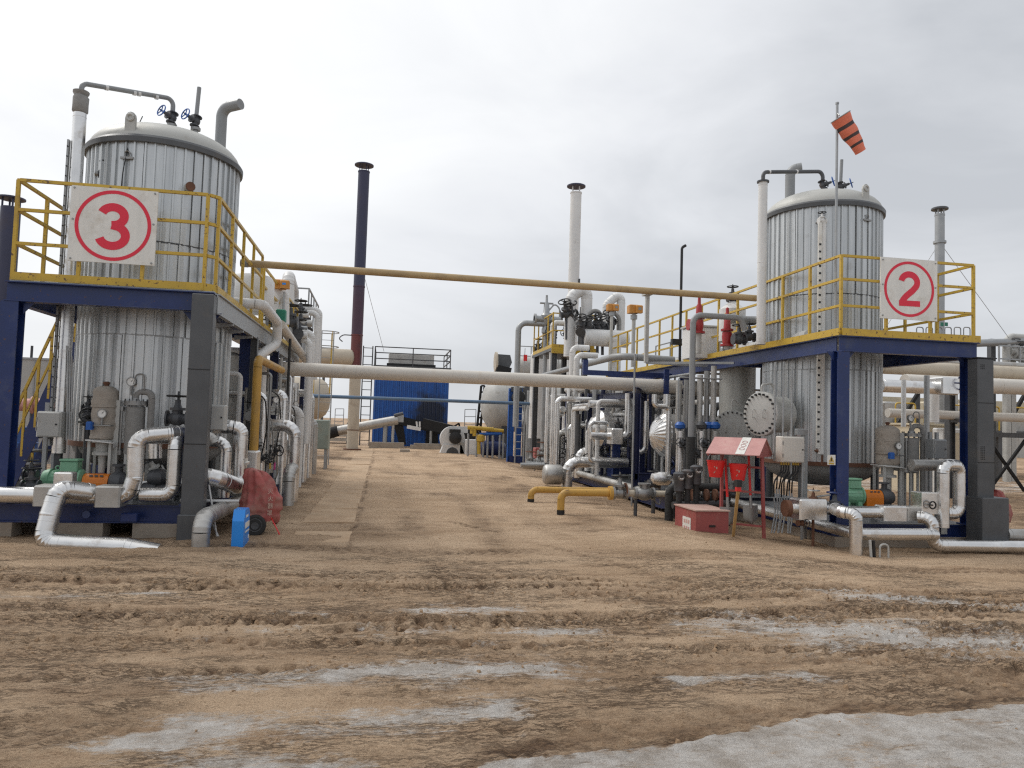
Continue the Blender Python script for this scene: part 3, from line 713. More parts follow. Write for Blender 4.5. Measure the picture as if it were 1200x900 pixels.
def pump(x, y, z, label, s=1., flip=1):
    t = thing('motor_pump', label, 'pump', (x, y, z), 'green motor pumps')
    P = lambda a, b, c: V((x+a*s, y+b*s, z+c*s))
    obj('base_plate', MB().box(P(-.36, -.16, 0), P(.74, .16, .05)), 'grey_paint', t, smooth=False)
    mo = MB().lathe([(-.33, .05), (-.33, .13), (-.27, .155), (-.24, .155), (-.24, .135), (.10, .135), (.10, .155), (.13, .155), (.16, .10), (.16, .04)], P(0, 0, .22), X_, 22)
    mo.box(P(-.24, -.15, .05), P(-.16, .15, .12)).box(P(.0, -.15, .05), P(.08, .15, .12))
    m = obj('motor', mo, 'green_paint', t)
    for k in range(16):
        a = 2*math.pi*k/16
        if 3.9 < a < 5.6: continue
        d = V((0, math.cos(a), math.sin(a)))
        obj('cooling_fin', MB().bar(P(-.23, 0, .22)+d*.135*s, P(.09, 0, .22)+d*.135*s, .012*s, .035*s, d), 'green_paint', m, smooth=False)
    obj('terminal_box', bbox(P(-.13, -.10, .36), P(.10, .10, .50), .012*s), 'green_paint', m)
    obj('terminal_box_lid', bbox(P(-.14, -.11, .505), P(.11, .11, .535), .01*s), 'green_paint', m)
    obj('lifting_eye', MB().torus(P(-.19, 0, .40), Y_, .03*s, .009*s, 12, 5), 'green_paint', m)
    g = MB(); sec = [(-.13, .05)]+[(.13*math.cos(R(a)), .20+.13*math.sin(R(a))) for a in (180, 155, 130, 110, 90, 70, 50, 25, 0)]+[(.13, .05)]
    g.prism([P(.18, b, c) for b, c in sec], X_*.34*s); gd = obj('coupling_guard', g, 'orange_paint', t, smooth=False)
    for k in range(3): obj('warning_mark', MB().box(P(.27+k*.07, -.108, .29), P(.315+k*.07, -.1, .315)), 'dark_grey_paint', gd, smooth=False)
    pc = MB().lathe([(0, .05), (0, .12), (.05, .15), (.14, .15), (.19, .10), (.22, .10)], P(.53, 0, .20), X_, 18).cyl(P(.62, 0, .2), P(.62, 0, .46), .05*s, n=12).cyl(P(.62, 0, .44), P(.62, 0, .47), .09*s, n=14)
    obj('pump_casing', pc, 'cast_iron', t)
    return t

def lumpy(prof, o, n=26, amp=.012, fr=9., seed=0, ax=Z_):
    mb = MB().lathe(prof, o, ax, n)
    for i, v in enumerate(mb.v):
        d = mnoise.noise(v*fr+V((seed, seed*2, 0)))*amp + mnoise.noise(V((v.x*4, v.y*4, v.z*28))+V((seed, 0, 0)))*amp*.6
        c = v-V(o); c.z = 0
        if c.length > 1e-3: mb.v[i] = v + c.normalized()*d
    return mb
def jacket_filter(x, y, z0, z1, rr, label, seed=1, gz_=1, m='jacket_cloth'):
    t = thing('filter_vessel', label, 'filter', (x, y, .35), 'jacketed filter vessels')
    o = V((x, y, z0)); h = z1-z0; prof = [(0, rr*.9)]
    for k in range(15): prof.append((.02+(h-.10)*k/14, rr*(1+.03*math.sin(k*1.7+seed))))
    prof += [(h-.05, rr*.9), (h-.015, rr*.6), (h, rr*.3)]
    j = obj('insulation_jacket', lumpy(prof, o, 28, .014, 8, seed), m, t, ang=60)
    for f in (.3, .62): obj('tie_strap', MB().lathe([(-.012, rr*1.0), (-.012, rr*1.06), (.012, rr*1.06), (.012, rr*1.0)], o+Z_*h*f, Z_, 24, cap=False), m, j)
    obj('top_nozzle', MB().cyl(o+Z_*(h-.02), o+Z_*(h+.06), .03, n=10).cyl(o+Z_*(h+.03), o+Z_*(h+.05), .045, n=10), 'rust', t)
    obj('bottom_cone', MB().lathe([(0, rr*.95), (-.04, rr*.95), (-.05, rr*.55), (-.16, rr*.5), (-.17, rr*.75), (-.21, rr*.75), (-.21, rr*.3), (-.45, rr*.25)], o, Z_, 20), 'pale_grey_paint', t)
    obj('drip_tray', MB().prism([o+V((-rr*1.0, -rr*1.1, -.015)), o+V((rr*1.1, -rr*1.1, -.045)), o+V((rr*1.15, -rr*1.1, -.10)), o+V((rr*1.1, -rr*1.1, -.035)), o+V((-rr*1.0, -rr*1.1, .0))], Y_*rr*2.1), 'white_paint', t, smooth=False)
    for sx in (-1, 1):
        for sy in (-1, 1):
            obj('leg', MB().bar((x+sx*rr*.8, y+sy*rr*.7, .35), (x+sx*rr*.8, y+sy*rr*.7, z0-.02), .035), 'pale_grey_paint', t, smooth=False)
    if gz_:
        b = o+V((rr*.15, -rr-.04, h*.36))
        obj('gauge_line', MB().cyl(b+V((-.09, 0, -.07)), b+V((.12, 0, -.07)), .010, n=8).cyl(b+V((.12, .1, -.07)), b+V((.12, 0, -.07)), .010, n=8), 'steel', t)
        gauge(t, b+V((.01, 0, .09)))
        obj('transmitter', bbox(b+V((-.17, -.05, -.13)), b+V((-.09, .04, -.02)), .015), 'bright_blue_paint', t)
    return t
def column_filter(x, y, z0, z1, rr, label, m='dull_aluminium'):
    t = thing('column_filter', label, 'filter', (x, y, .35), 'slim column filters')
    o = V((x, y, z0)); h = z1-z0
    obj('body', lumpy([(0, rr*.6), (.02, rr)]+[(.05+(h-.12)*k/8, rr) for k in range(9)]+[(h-.06, rr*.97)], o, 24, .006, 6, 3), 'grey_wrap', t, ang=60)
    obj('top_flange', MB().lathe([(0, rr), (0, rr*1.25), (.03, rr*1.25), (.03, rr*1.2), (.06, rr*1.2), (.06, rr*.5), (.10, rr*.4)], o+Z_*(h-.04), Z_, 20), 'steel', t)
    for k in range(10):
        a = k*.628; obj('flange_bolt', MB().cyl(o+V((math.cos(a)*rr*1.13, math.sin(a)*rr*1.13, h-.06)), o+V((math.cos(a)*rr*1.13, math.sin(a)*rr*1.13, h+.045)), .010, n=6), 'cast_iron', t)
    for a in (45, 135, 225, 315):
        d = V((math.cos(R(a)), math.sin(R(a)), 0))*rr*.8; obj('leg', MB().bar(V((x, y, .35))+d, V((x, y, z0+.05))+d, .035), 'pale_grey_paint', t, smooth=False)
    # wrapped outlet pipe bending over the top and down the right side
    pipe_parts(t, [o+V((0, 0, h+.05)), o+V((0, 0, h+.15)), o+V((rr+.08, -.02, h+.15)), o+V((rr+.08, -.02, -.35))], .042, 'grey_wrap', clad=False, split=False, name='outlet_pipe', bend=.09)
    g = o+V((-.06, -.06, h+.15)); gauge(t, g+Z_*.13); obj('gauge_stem', MB().cyl(g-Z_*.05, g+Z_*.03, .014, n=8), 'steel', t)
    hose(t, [g+V((.03, 0, .1)), g+V((.06, 0, .24)), g+V((.16, 0, .24)), g+V((.17, 0, .02))], .010, 'grey_wrap', 'sample_line', .07)
    # bracket plate with sight glass on the left side
    obj('mounting_plate', MB().box(o+V((-rr-.14, -.06, -.55)), o+V((-rr-.06, .0, h+.02))), 'pale_grey_paint', t, smooth=False)
    obj('sight_glass', MB().cyl(o+V((-rr-.03, -.07, .05)), o+V((-rr-.03, -.07, h-.1)), .016, n=8).cyl(o+V((-rr-.03, -.07, .0)), o+V((-rr-.03, -.07, .06)), .028, n=8).cyl(o+V((-rr-.03, -.07, h-.12)), o+V((-rr-.03, -.07, h-.06)), .028, n=8), 'steel', t)
    return t
def wall_box(x, y, z0, z1, w, d, label, m='cream_paint', post=None, group='electrical boxes on posts', cables=0):
    t = thing('junction_box', label, 'electrical box', (x, y, gz(x, y)), group)
    b = obj('housing', bbox((x-w/2, y, z0), (x+w/2, y+d, z1), .015), m, t)
    obj('door', bbox((x-w/2+.015, y-.018, z0+.015), (x+w/2-.015, y-.001, z1-.015), .008), m, b)
    obj('hinge', MB().cyl((x-w/2+.006, y-.012, z0+.08), (x-w/2+.006, y-.012, z0+.14), .008, n=8), 'steel', b)
    obj('hinge', MB().cyl((x-w/2+.006, y-.012, z1-.14), (x-w/2+.006, y-.012, z1-.08), .008, n=8), 'steel', b)
    obj('latch', MB().cyl((x+w/2-.05, y-.019, (z0+z1)/2), (x+w/2-.05, y-.032, (z0+z1)/2), .012, n=8), 'black', b)
    for px_, in (post or []): obj('post', MB().box((px_-.025, y+d+.002, gz(x, y)-.1), (px_+.025, y+d+.052, z1+.12)), 'galvanised', t, smooth=False)
    for k in range(cables):
        xx = x-w/2+.05+(w-.1)*k/max(1, cables-1)
        obj('cable_gland', MB().cyl((xx, y+d*.5, z0-.05), (xx, y+d*.5, z0+.001), .016, n=8), 'yellow_paint', t)
        x2 = x-w*.75+k*w*.9/cables; zz_ = .55+random.uniform(-.05, .12)
        hose(t, [(xx, y+d*.5, z0-.04), (xx, y+d*.5, z0-.16), (x2, y+d*.4-random.uniform(0, .1), zz_+.25), (x2+.02, y+.1, zz_)], .012, 'black', 'cable', .08)
        hose(t, [(x2+.02, y+.1, zz_), (x2+.04, y+.08, .30), (x2-.03+random.uniform(-.05, .05), y+.02, -.05)], .013, 'galvanised', 'conduit', .05)
    return t

# ================================================================== UNIT 3 (left)
PX0, PX1, PY, DK = -4.68, -2.24, 10.2, 3.18
t = thing('steel_platform', 'blue steel platform with yellow railings carrying the number three sign', 'platform', (PX0, PY, 0), 'steel platforms round the tanks')
P3 = t
ibeam(t, (PX0-.02, PY, DK-.13), (PX1+.02, PY, DK-.13), .25, .16, 'blue_paint')
ibeam(t, (PX0, PY+.09, DK-.13), (PX0, PY+3.3, DK-.13), .25, .14, 'blue_paint')
ibeam(t, (PX0+.08, PY+3.3, DK-.13), (PX1-.08, PY+3.3, DK-.13), .25, .14, 'blue_paint')
ibeam(t, (PX1-.1, PY+.09, DK-.13), (PX1-.1, PY+9.5, DK-.13), .24, .10, 'blue_paint')
for x, y in ((PX0+.05, PY+.03), (PX1-.14, PY+.06), (PX0+.05, PY+3.3), (PX1-.14, PY+3.3), (PX1-.14, PY+6.5), (PX1-.14, PY+9.4)):
    if y < PY+1:
        for dx_ in (-.12, .12): obj('gusset', MB().prism([(x+dx_, y-.012, DK-.26), (x+dx_+(.12 if dx_ > 0 else -.12), y-.012, DK-.26), (x+dx_, y-.012, DK-.40)], Y_*.012), 'blue_paint', t, smooth=False)
    column(t, x, y, .41 if y < PY+4 else 0, DK-.256, .2 if y < PY+4 else .13, 'blue_paint' if y < PY+4 else 'shaded_blue_paint')
TC3 = V((-3.42, 11.98, 0)); TR = 1.04
for a, b in (((PX0, PY+.0, DK-.004), (PX1, PY+.70, DK+.02)), ((PX0, PY+.70, DK-.004), (TC3.x-TR-.04, PY+2.86, DK+.02)), ((TC3.x+TR+.04, PY+.70, DK-.004), (PX1, PY+2.86, DK+.02)), ((PX0, PY+2.86, DK-.004), (PX1, PY+3.4, DK+.02)), ((PX1-1.0, PY+3.4, DK-.004), (PX1, PY+9.6, DK+.02))):
    obj('deck_plate', MB().box(a, b), 'galvanised', t, smooth=False)
RL = (.47, .9, 1.28)
rail_run(t, [(PX0+.02, PY+3.3, DK+.021), (PX0+.02, PY+.02, DK+.021), (PX1-.14, PY+.02, DK+.021), (PX1-.02, PY+.14, DK+.021), (PX1-.02, PY+3.75, DK+.021)], h=1.3, rails=RL, step=.82)
rail_run(t, [(PX1-.02, PY+4.0, DK+.021), (PX1-.02, PY+9.5, DK+.021)], h=1.15, rails=(.4, .78, 1.13), step=.9)
number_sign(3, -4.015, -2.98, 3.48, 4.45, PY-.035, 'square white board with a red ringed number three')
# side cable tray and upright cable tray
t = thing('cable_tray', 'grey cable tray bolted along the side of the number three platform', 'cable tray', (PX1+.06, PY, 2.9))
ibeam(t, (PX1+.05, PY-.02, DK-.15), (PX1+.05, PY+9.6, DK-.15), .27, .07, 'galvanised', 'tray')
for k in range(11):
    y = PY+.9+k*.8; obj('bracket', MB().prism([(PX1-.2, y, DK-.29), (PX1+.08, y, DK-.29), (PX1+.08, y, DK-.32), (PX1-.2, y, DK-.36)], Y_*.05), 'galvanised', t, smooth=False)
t = thing('upright_cable_tray', 'dark grey sheet metal cable riser at the corner of the number three platform', 'cable tray', (-2.3, 10.05, 0), 'upright cable risers')
obj('cover', bbox((-2.46, 9.98, .30), (-2.19, 10.17, 3.13), .012), 'dark_grey_paint', t)
obj('foot_box', bbox((-2.485, 9.95, -.05), (-2.165, 10.185, .32), .012), 'dark_grey_paint', t)
for z in (1.2, 2.15): obj('lap_joint', MB().box((-2.462, 9.977, z), (-2.188, 9.979, z+.012)), 'black', t, smooth=False)
# skid
t = thing('skid_base', 'long blue skid frame under the pumps of unit three', 'skid', (PX0, PY, 0), 'blue skid frames')
ibeam(t, (PX0-.6, PY+.10, .285), (PX1-.05, PY+.10, .285), .23, .12, 'blue_paint')
ibeam(t, (PX0-.6, PY+3.4, .285), (PX1-.05, PY+3.4, .285), .23, .12, 'blue_paint')
for x in (PX0-.55, PX0+.9, PX1-.12): ibeam(t, (x, PY+.17, .285), (x, PY+3.33, .285), .22, .10, 'blue_paint')
obj('floor_plate', MB().box((PX0-.6, PY+.05, .401), (PX1-.02, PY+3.5, .41)), 'dark_grey_paint', t, smooth=False)
for x in (PX0-.5, PX0+.55, PX0+1.6): obj('concrete_block', MB().box((x, PY+.02, -.06), (x+.7, PY+.3, .168)), 'concrete', t, smooth=False)
bx = A(155, 603, 10.2); obj('tool_bracket', bbox(bx-V((.1, .14, .07)), bx+V((.1, -.02, .03)), .01), 'blue_paint', t)
pipe_parts(t, [A(101, 603, 10.24), A(101, 603, 10.1)], .045, 'blue_paint', clad=False, split=False, name='drain_stub')
# tank three
T3 = tank(3, TC3, TR, 1.16, 5.42, -90-12, -58, (2.66, 3.98), 'behind the number three sign')
v1 = A(201, 155, 11.9); v2 = A(229, 155, 11.9)
top_valves(T3, [((v1.x, 11.9, 5.99), None), ((v2.x, 11.9, 5.97), [(v2.x, 11.9, 6.15), (v2.x+.02, 11.9, 6.62)])], V((-.62, -.74, .25)))
q = A(110, 122, 11.45)
t = thing('vapour_pipe', 'tall white clad pipe rising left of tank three with a grey arm over its dome', 'pipe', (q.x, 11.0, .4))
pipe_parts(t, [(q.x, 11.0, 1.0), (q.x, 11.0, 5.70)], .085, 'aluminium', n=18)
obj('end_wrap', lumpy([(0, .085), (.02, .1), (.12, .098), (.22, .1), (.25, .08), (.29, .105), (.31, .105)], (q.x, 11.0, 5.70), 18, .01, 16, 2), 'grey_wrap', t, ang=60)
pipe_parts(t, [(q.x, 11.0, 6.0), (q.x, 11.0, 6.13), (v1.x, 11.9, 6.40), (v1.x, 11.9, 6.2)], .034, 'grey_paint', clad=False, split=False, name='arm_pipe', bend=.09)
for f in (.25, .55, .6, .8):
    p = V((q.x, 11.0, 6.13)).lerp(V((v1.x, 11.9, 6.38)), f); d = V((v1.x-q.x, .9, .25)).normalized(); obj('tape_band', MB().cyl(p-d*.02, p+d*.02, .038, n=12), 'white_paint', t)
obj('support_leg', MB().bar((q.x, 11.0, .41), (q.x, 11.0, 1.02), .08), 'cast_iron', t, smooth=False)
obj('gauge_strip', MB().box((q.x-.115, 10.93, 1.1), (q.x-.09, 10.99, 5.3)), 'galvanised', t, smooth=False)
for k in range(30): obj('strip_bolt', MB().cyl((q.x-.1025, 10.93, 1.2+k*.138), (q.x-.1025, 10.918, 1.2+k*.138), .010, n=6), 'black', t)
q2 = A(121, 205, 11.2)
t = thing('side_valve', 'flanged valve with a horizontal handwheel high on the side of tank three', 'valve', A(122, 205, 11.2))
obj('nozzle', MB().cyl(A(140, 211, 11.2), A(112, 203, 11.2), .035, n=12), 'steel', t)
valve(t, A(124, 205, 11.2), X_, .036, Z_, 'cast_iron', 'black')
obj('white_collar', MB().cyl(A(124, 190, 11.2)-Z_*.04, A(124, 190, 11.2)+Z_*.04, .05, n=12), 'white_paint', t)
ve = A(271, 128, 12.4); vb = A(268, 195, 12.4)
pipe('weathered blue grey goose neck vent beside the dome of tank three', [(ve.x-.14, 12.4, 5.2), (ve.x-.14, 12.4, ve.z+.0), (ve.x+.18, 12.2, ve.z+.02)], .085, 'grey_paint', 'vent_pipe', clad=False, bend=.16, group='goose neck vents')
pipe('thin dark cable hanging over the dome and down the side of tank three', [(v1.x-.3, 11.5, 5.93), A(150, 172, 10.95), A(144, 200, 10.9), A(142, 222, 10.92)], .008, 'black', 'hanging_cable', 'cable', bend=.2)

# pump line in front of unit three
pz = A(85, 572, 10.75).z
pump(A(84, 560, 10.75).x, 10.75, .45, 'green electric motor with orange coupling guard under the number three platform', .92)
jacket_filter(A(122, 500, 10.95).x, 10.95, 1.2, 1.93, .165, 'taupe cloth jacketed filter beside the slim column in unit three', 2)
column_filter(A(158, 500, 10.95).x, 10.95, 1.0, 1.72, .125, 'slim grey wrapped filter column with a gauge on top in unit three')
wall_box(A(59, 495, 10.85).x, 10.80, 1.22, 1.56, .30, .26, 'pale grey junction box on posts before the stairs of unit three', 'pale_grey_paint', [(A(66, 500, 11.1).x,), (A(55, 500, 11.1).x,)])
z0 = A(30, 580, 10.0).z
t = pipe('long silver clad pipe along the front of unit three with an upright loop', [(-6.4, 10.0, z0), (A(150, 580, 10.0).x, 10.0, z0), A(158, 560, 10.0), A(160, 512, 10.0), A(199, 508, 10.15), (A(230, 508, 10.4).x, 10.4, A(199, 508, 10.15).z)], .098, 'aluminium', bend=.15, n=18)
obj('valve_cover', bbox((A(44, 580, 10.0).x, 9.86, z0-.12), (A(74, 580, 10.0).x, 10.14, z0+.13), .02), 'dull_aluminium', t)
obj('valve_cover', bbox((A(115, 580, 10.0).x, 9.86, z0-.125), (A(145, 580, 10.0).x, 10.14, z0+.135), .02), 'dull_aluminium', t)
la = A(206, 515, 10.12); lb = A(206, 580, 10.12)
pipe('silver clad pipe dropping right of the loop in unit three and turning left', [(la.x, 10.45, la.z), (la.x, 10.12, la.z), (la.x, 10.12, lb.z), (A(165, 581, 10.12).x, 10.12, lb.z)], .088, 'aluminium', bend=.13, n=18)
t = pipe('grey insulated header pipe along the tank foot of unit three', [A(185, 512, 10.6), A(222, 512, 10.6), A(246, 512, 10.75), A(250, 520, 10.75)], .085, 'dull_aluminium', bend=.12)
vv = A(207, 503, 10.65); valve(t, vv+V((0, 0, .14)), X_, .06, Z_)
obj('elbow_cup', MB().cyl(A(182, 520, 10.5), A(182, 537, 10.5), .085, n=16).cyl(A(182, 527, 10.5), A(182, 529, 10.5), .09, n=16), 'aluminium', t)
# curved clad drop in front, sunk into the sand
dp = A(70, 578, 9.72); gp = AZ(64, 632); zt = A(76, 572, 9.72).z
t = pipe('crumpled silver clad pipe bending down into the sand before unit three', [(dp.x+.26, 10.0, dp.z-.02), (dp.x-.02, 9.76, dp.z+.06), (gp.x+.06, 9.68, .34), (gp.x+.03, 9.62, .02), (A(150, 637, 9.6).x, 9.56, -.02), (A(190, 637, 9.6).x, 9.5, -.08)], .112, 'aluminium', bend=.13, n=18)
obj('end_box', bbox((A(65, 560, 9.85).x, 9.78, A(65, 577, 9.85).z), (A(87, 560, 9.85).x, 9.95, A(65, 553, 9.85).z), .015), 'aluminium', t)
# pump discharge cluster behind
t = thing('pump_manifold', 'dark cast valves and gear pump behind the silver loop of unit three', 'manifold', (-2.8, 10.9, .41))
for px_, py_ in ((186, 560), (196, 575), (178, 575)):
    p = A(px_, py_, 10.8); obj('pump_body', MB().lathe([(-.12, .05), (-.12, .10), (-.04, .12), (.06, .12), (.10, .08), (.16, .08)], p, X_, 16), 'cast_iron', t)
obj('spool', MB().cyl(A(196, 566, 10.9), A(226, 566, 10.9), .075, n=16), 'dull_aluminium', t)
obj('coupling', MB().cyl(A(196, 566, 10.9), A(201, 566, 10.9), .12, n=18), 'black', t)
valve(t, A(185, 555, 10.9), V((.8, .2, .5)), .045, V((-.4, -.3, .8)), 'pale_grey_paint')
obj('bracket_block', MB().bar(A(176, 590, 10.8), A(192, 552, 10.8), .09, .12), 'steel', t, smooth=False)
t = thing('strainer', 'small black strainer with handwheel left of the green pump in unit three', 'valve', A(40, 590, 10.4)); t.location.z = .41; WL[t.name] = V(t.location)
valve(t, A(36, 570, 10.4), X_, .045); valve(t, A(36, 556, 10.5), X_, .035)
obj('stand', MB().cyl((A(36, 570, 10.4).x, 10.4, .41), A(36, 572, 10.4), .04, n=10), 'cast_iron', t)
t = thing('tank_side_valve', 'black gate valve standing between the tall pipe and jacketed filter of unit three', 'valve', A(103, 500, 11.1)); 
valve(t, A(103, 490, 11.1), Z_, .042, V((.3, -.9, .2))); valve(t, A(103, 478, 11.1), X_, .03, Z_)
obj('riser', MB().cyl((A(103, 500, 11.1).x, 11.1, .41), A(103, 492, 11.1), .04, n=10), 'cast_iron', t)
obj('branch', MB().cyl(A(92, 494, 11.1), A(108, 492, 11.1), .022, n=8), 'steel', t)
# elbowed suction bend of the tank bottom
pipe('wrapped black pipe bend below tank three behind the jacketed filter', [A(107, 505, 11.2), A(112, 530, 11.2), A(135, 545, 11.2), A(160, 545, 11.2)], .07, 'grey_wrap', 'wrapped_pipe', clad=False, bend=.3)
# conduit bundle on the tall pipe
for k, lab in enumerate(('outermost', 'middle', 'innermost')):
    pipe('%s grey conduit curving beside the tall pipe of unit three' % lab, [A(79-k*0+k*2.5, 405+k*6, 10.9), A(80+k*2.5, 425+k*6, 10.9), A(79+k*2.5, 470, 10.9), A(78+k*3, 515, 10.9)], .012, 'galvanised', 'conduit', 'conduit', 'conduits beside tank three', bend=.1)
# stairs
t = thing('steel_stairs', 'steep blue steel stairs with yellow handrails up to the number three platform', 'stairs', (-6, 13, 0))
SY = 13.45; s0 = A(10, 567, SY); s1 = A(88, 400, SY); s0 = s0+(s0-s1)*(s0.z/(s1.z-s0.z)); s1 = s1+(s1-s0)*((3.2-s1.z)/(s1.z-s0.z))
dd = (s1-s0); un = dd.normalized()
for dy in (0, .8):
    obj('stringer', MB().bar(s0+Y_*dy, s1+Y_*dy, .03, .22, V((-un.z, 0, un.x))), 'blue_paint', t, smooth=False)
for k in range(13):
    p = s0.lerp(s1, (k+.7)/13.5); obj('tread', MB().box(p+V((-.13, .016, -.015)), p+V((.13, .784, .015))), 'dark_grey_paint', t, smooth=False)
for dy in (0, .8):
    obj('handrail', MB().bar(s0.lerp(s1, .1)+V((0, dy, 1.12)), s1+V((0, dy, 1.12)), .04), 'yellow_paint', t, smooth=False)
    obj('mid_rail', MB().bar(s0.lerp(s1, .1)+V((0, dy, .62)), s1+V((0, dy, .62)), .03), 'yellow_paint', t, smooth=False)
    for k in range(7):
        p = s0.lerp(s1, .1+.9*k/6); obj('post', MB().bar(p+V((0, dy, .0)), p+V((0, dy, 1.1)), .036), 'yellow_paint', t, smooth=False)

# --- aisle side of unit three
def vpipe(label, x, y, z0, z1, r, m='aluminium', **k): return pipe(label, [(x, y, z0), (x, y, z1)], r, m, **k)
p = AX(299, 424, -2.05)
pipe('mustard yellow gas pipe rising beside unit three and turning back along the aisle', [(-2.05, 12.7, .7), (-2.05, 12.7, 2.52), (-2.05, 15.6, 2.52)], .07, 'mustard_paint', 'gas_pipe', clad=False, bend=.14, n=18)
t = pipe('silver clad bend dropping behind the upright tray beside unit three, upper one', [AX(250, 500, -2.5), (-2.2, 11.2, 1.42), (-2.0, 11.25, 1.40), (-2.0, 11.25, .55)], .10, 'aluminium', bend=.2, n=18)
pipe('silver clad bend beside unit three just below the upper one', [(-2.75, 10.85, 1.22), (-2.12, 10.85, 1.22), (-2.12, 10.85, .45)], .078, 'aluminium', bend=.14, n=16)
t = pipe('fat bent silver pipe jacket at knee height behind the red covered extinguisher', [(-2.5, 10.35, .80), (-2.15, 10.35, .76), (-1.95, 10.75, .62), (-1.95, 11.6, .60)], .115, 'aluminium', bend=.25, n=18)
t = pipe('dusty silver pipe rising from the sand beside the blue marker and running back', [(-2.1, 9.55, -.25), (-2.1, 9.55, .33), (-1.98, 11.9, .33), (-1.98, 11.9, .0)], .105, 'dull_aluminium', bend=.17, n=18)
pipe('grey clad pipe bending down to the sand by the path beside unit three', [(-3.0, 14.55, 1.42), (-1.62, 14.55, 1.42), (-1.62, 14.55, -.2)], .115, 'aluminium', bend=.22, n=18)
pipe('short silver clad stub bend sunk in sand next to the grey clad drop', [(-1.62, 14.5, .62), (-1.62, 13.95, .60), (-1.62, 13.9, -.2)], .11, 'dull_aluminium', bend=.2, n=16)
pipe('silver clad bend behind the red covered extinguisher dropping to the ground', [(-2.4, 12.5, .62), (-1.78, 12.5, .62), (-1.78, 12.5, -.2)], .09, 'dull_aluminium', bend=.16, n=16)
t = thing('rack_tie', 'thin white braces crossing below the fat bent pipe beside unit three', 'brace', (-2.3, 10.4, 0))
obj('tie_rod', MB().cyl((-2.55, 10.3, .46), (-1.85, 10.5, .44), .02, n=8), 'white_paint', t)
obj('brace_rod', MB().cyl((-2.2, 10.3, .66), (-2.05, 10.3, -.1), .013, n=6), 'white_paint', t)
obj('brace_rod', MB().cyl((-2.25, 10.35, .35), (-2.0, 10.3, -.1), .013, n=6), 'white_paint', t)
wall_box(-2.16, 10.42, 1.38, 1.72, .20, .12, 'small pale grey switch box on the upright tray beside unit three', 'pale_grey_paint')
t = thing('valve_box', 'sheet metal valve cover box on the pipe behind the yellow gas pipe', 'cover', (-2.0, 12.0, .5))
obj('cover', bbox((-2.2, 11.8, .62), (-1.85, 12.15, 1.05), .02), 'aluminium', t); obj('lower_cover', bbox((-2.3, 11.5, .4), (-1.9, 11.78, .68), .02), 'dull_aluminium', t)
# cross pipes over the aisle
z1 = A(450, 438, 17.0).z
t = pipe('thick cream pipe bridging the aisle between the two units', [(A(330, 437, 17.0).x-.6, 17.0, z1+.02), (A(842, 457, 17.0).x, 17.0, z1-.02)], .155, 'cream_paint', 'bridging_pipe', seam=1.6, n=22)
zy = A(585, 329, 12.9).z
t = pipe('long dull yellow pipe crossing high above the aisle', [(A(282, 307, 12.9).x, 12.9, zy+.02), (A(886, 351, 12.9).x, 12.9, zy-.02)], .062, 'faded_yellow_paint', 'overhead_pipe', clad=False, n=16)
obj('end_collar', MB().cyl((A(283, 307, 12.9).x, 12.9, zy+.02), (A(291, 307, 12.9).x, 12.9, zy+.02), .068, n=14), 'grey_paint', t)
t = pipe('thin blue pipe crossing the aisle before the blue boiler house', [(A(380, 465, 30).x-2, 30, A(480, 468, 30).z), (A(625, 473, 30).x, 30, A(480, 468, 30).z), (A(625, 473, 30).x, 30, 0)], .07, 'pale_blue_paint', 'blue_pipe', clad=False, bend=.2)
# things standing along the deck edge of unit three
t = thing('deck_drum', 'white drum with a top nozzle standing on the deck behind tank three', 'vessel', (-3.1, 14.8, DK+.02))
dx = A(296, 340, 14.8).x
obj('shell', MB().lathe([(0, .2), (.02, .36), (.12, .40), (.62, .40), (.72, .34), (.75, .12)], (dx, 14.8, DK+.35), Z_, 28), 'white_paint', t)
obj('nozzle', MB().cyl((dx+.05, 14.8, DK+1.0), (dx+.05, 14.8, DK+1.35), .1, n=14).cyl((dx+.05, 14.8, DK+1.28), (dx+.05, 14.8, DK+1.33), .17, n=16), 'grey_paint', t)
for k in range(3): a = k*2.1+.4; obj('leg', MB().bar((dx+math.cos(a)*.3, 14.8+math.sin(a)*.3, DK+.02), (dx+math.cos(a)*.3, 14.8+math.sin(a)*.3, DK+.5), .05), 'grey_paint', t, smooth=False)
pipe('cream clad pipe leaving the deck of unit three and hooking down under it', [(-2.9, 12.6, 3.42), (-2.02, 12.7, 3.42), (-2.0, 14.3, 3.34), (-2.0, 14.4, 2.95), (-2.3, 13.6, 2.55)], .085, 'white_paint', bend=.14, n=16)
pipe('cream clad pipe slanting along the deck edge of unit three', [(-2.02, 14.9, 3.36), (-2.0, 20.5, 3.0), (-2.3, 21.0, 2.95)], .095, 'cream_paint', bend=.16, n=16)
pipe('white clad upright on the deck behind the white drum', [A(316, 380, 16), A(318, 345, 16), A(330, 340, 16.4), A(330, 380, 16.4)], .16, 'white_paint', bend=.3, n=16)
uy = 19.5
pipe('white inverted U pipe standing tall on the deck of unit three', [(A(338, 400, uy).x, uy, 3.2), (A(338, 322, uy).x, uy, A(338, 322, uy).z), (A(345, 322, uy+2).x, uy+2.0, A(338, 322, uy).z-.1), (A(345, 322, uy+2).x, uy+2.0, 3.3)], .15, 'white_paint', bend=.25, n=16)
t = thing('gas_detector', 'orange housing on a post above the deck of unit three', 'detector', A(333, 400, 16), 'orange housings on posts')
obj('post', MB().cyl((A(333, 340, 16).x, 16, 3.2), (A(333, 340, 16).x, 16, A(333, 342, 16).z), .025, n=8), 'galvanised', t)
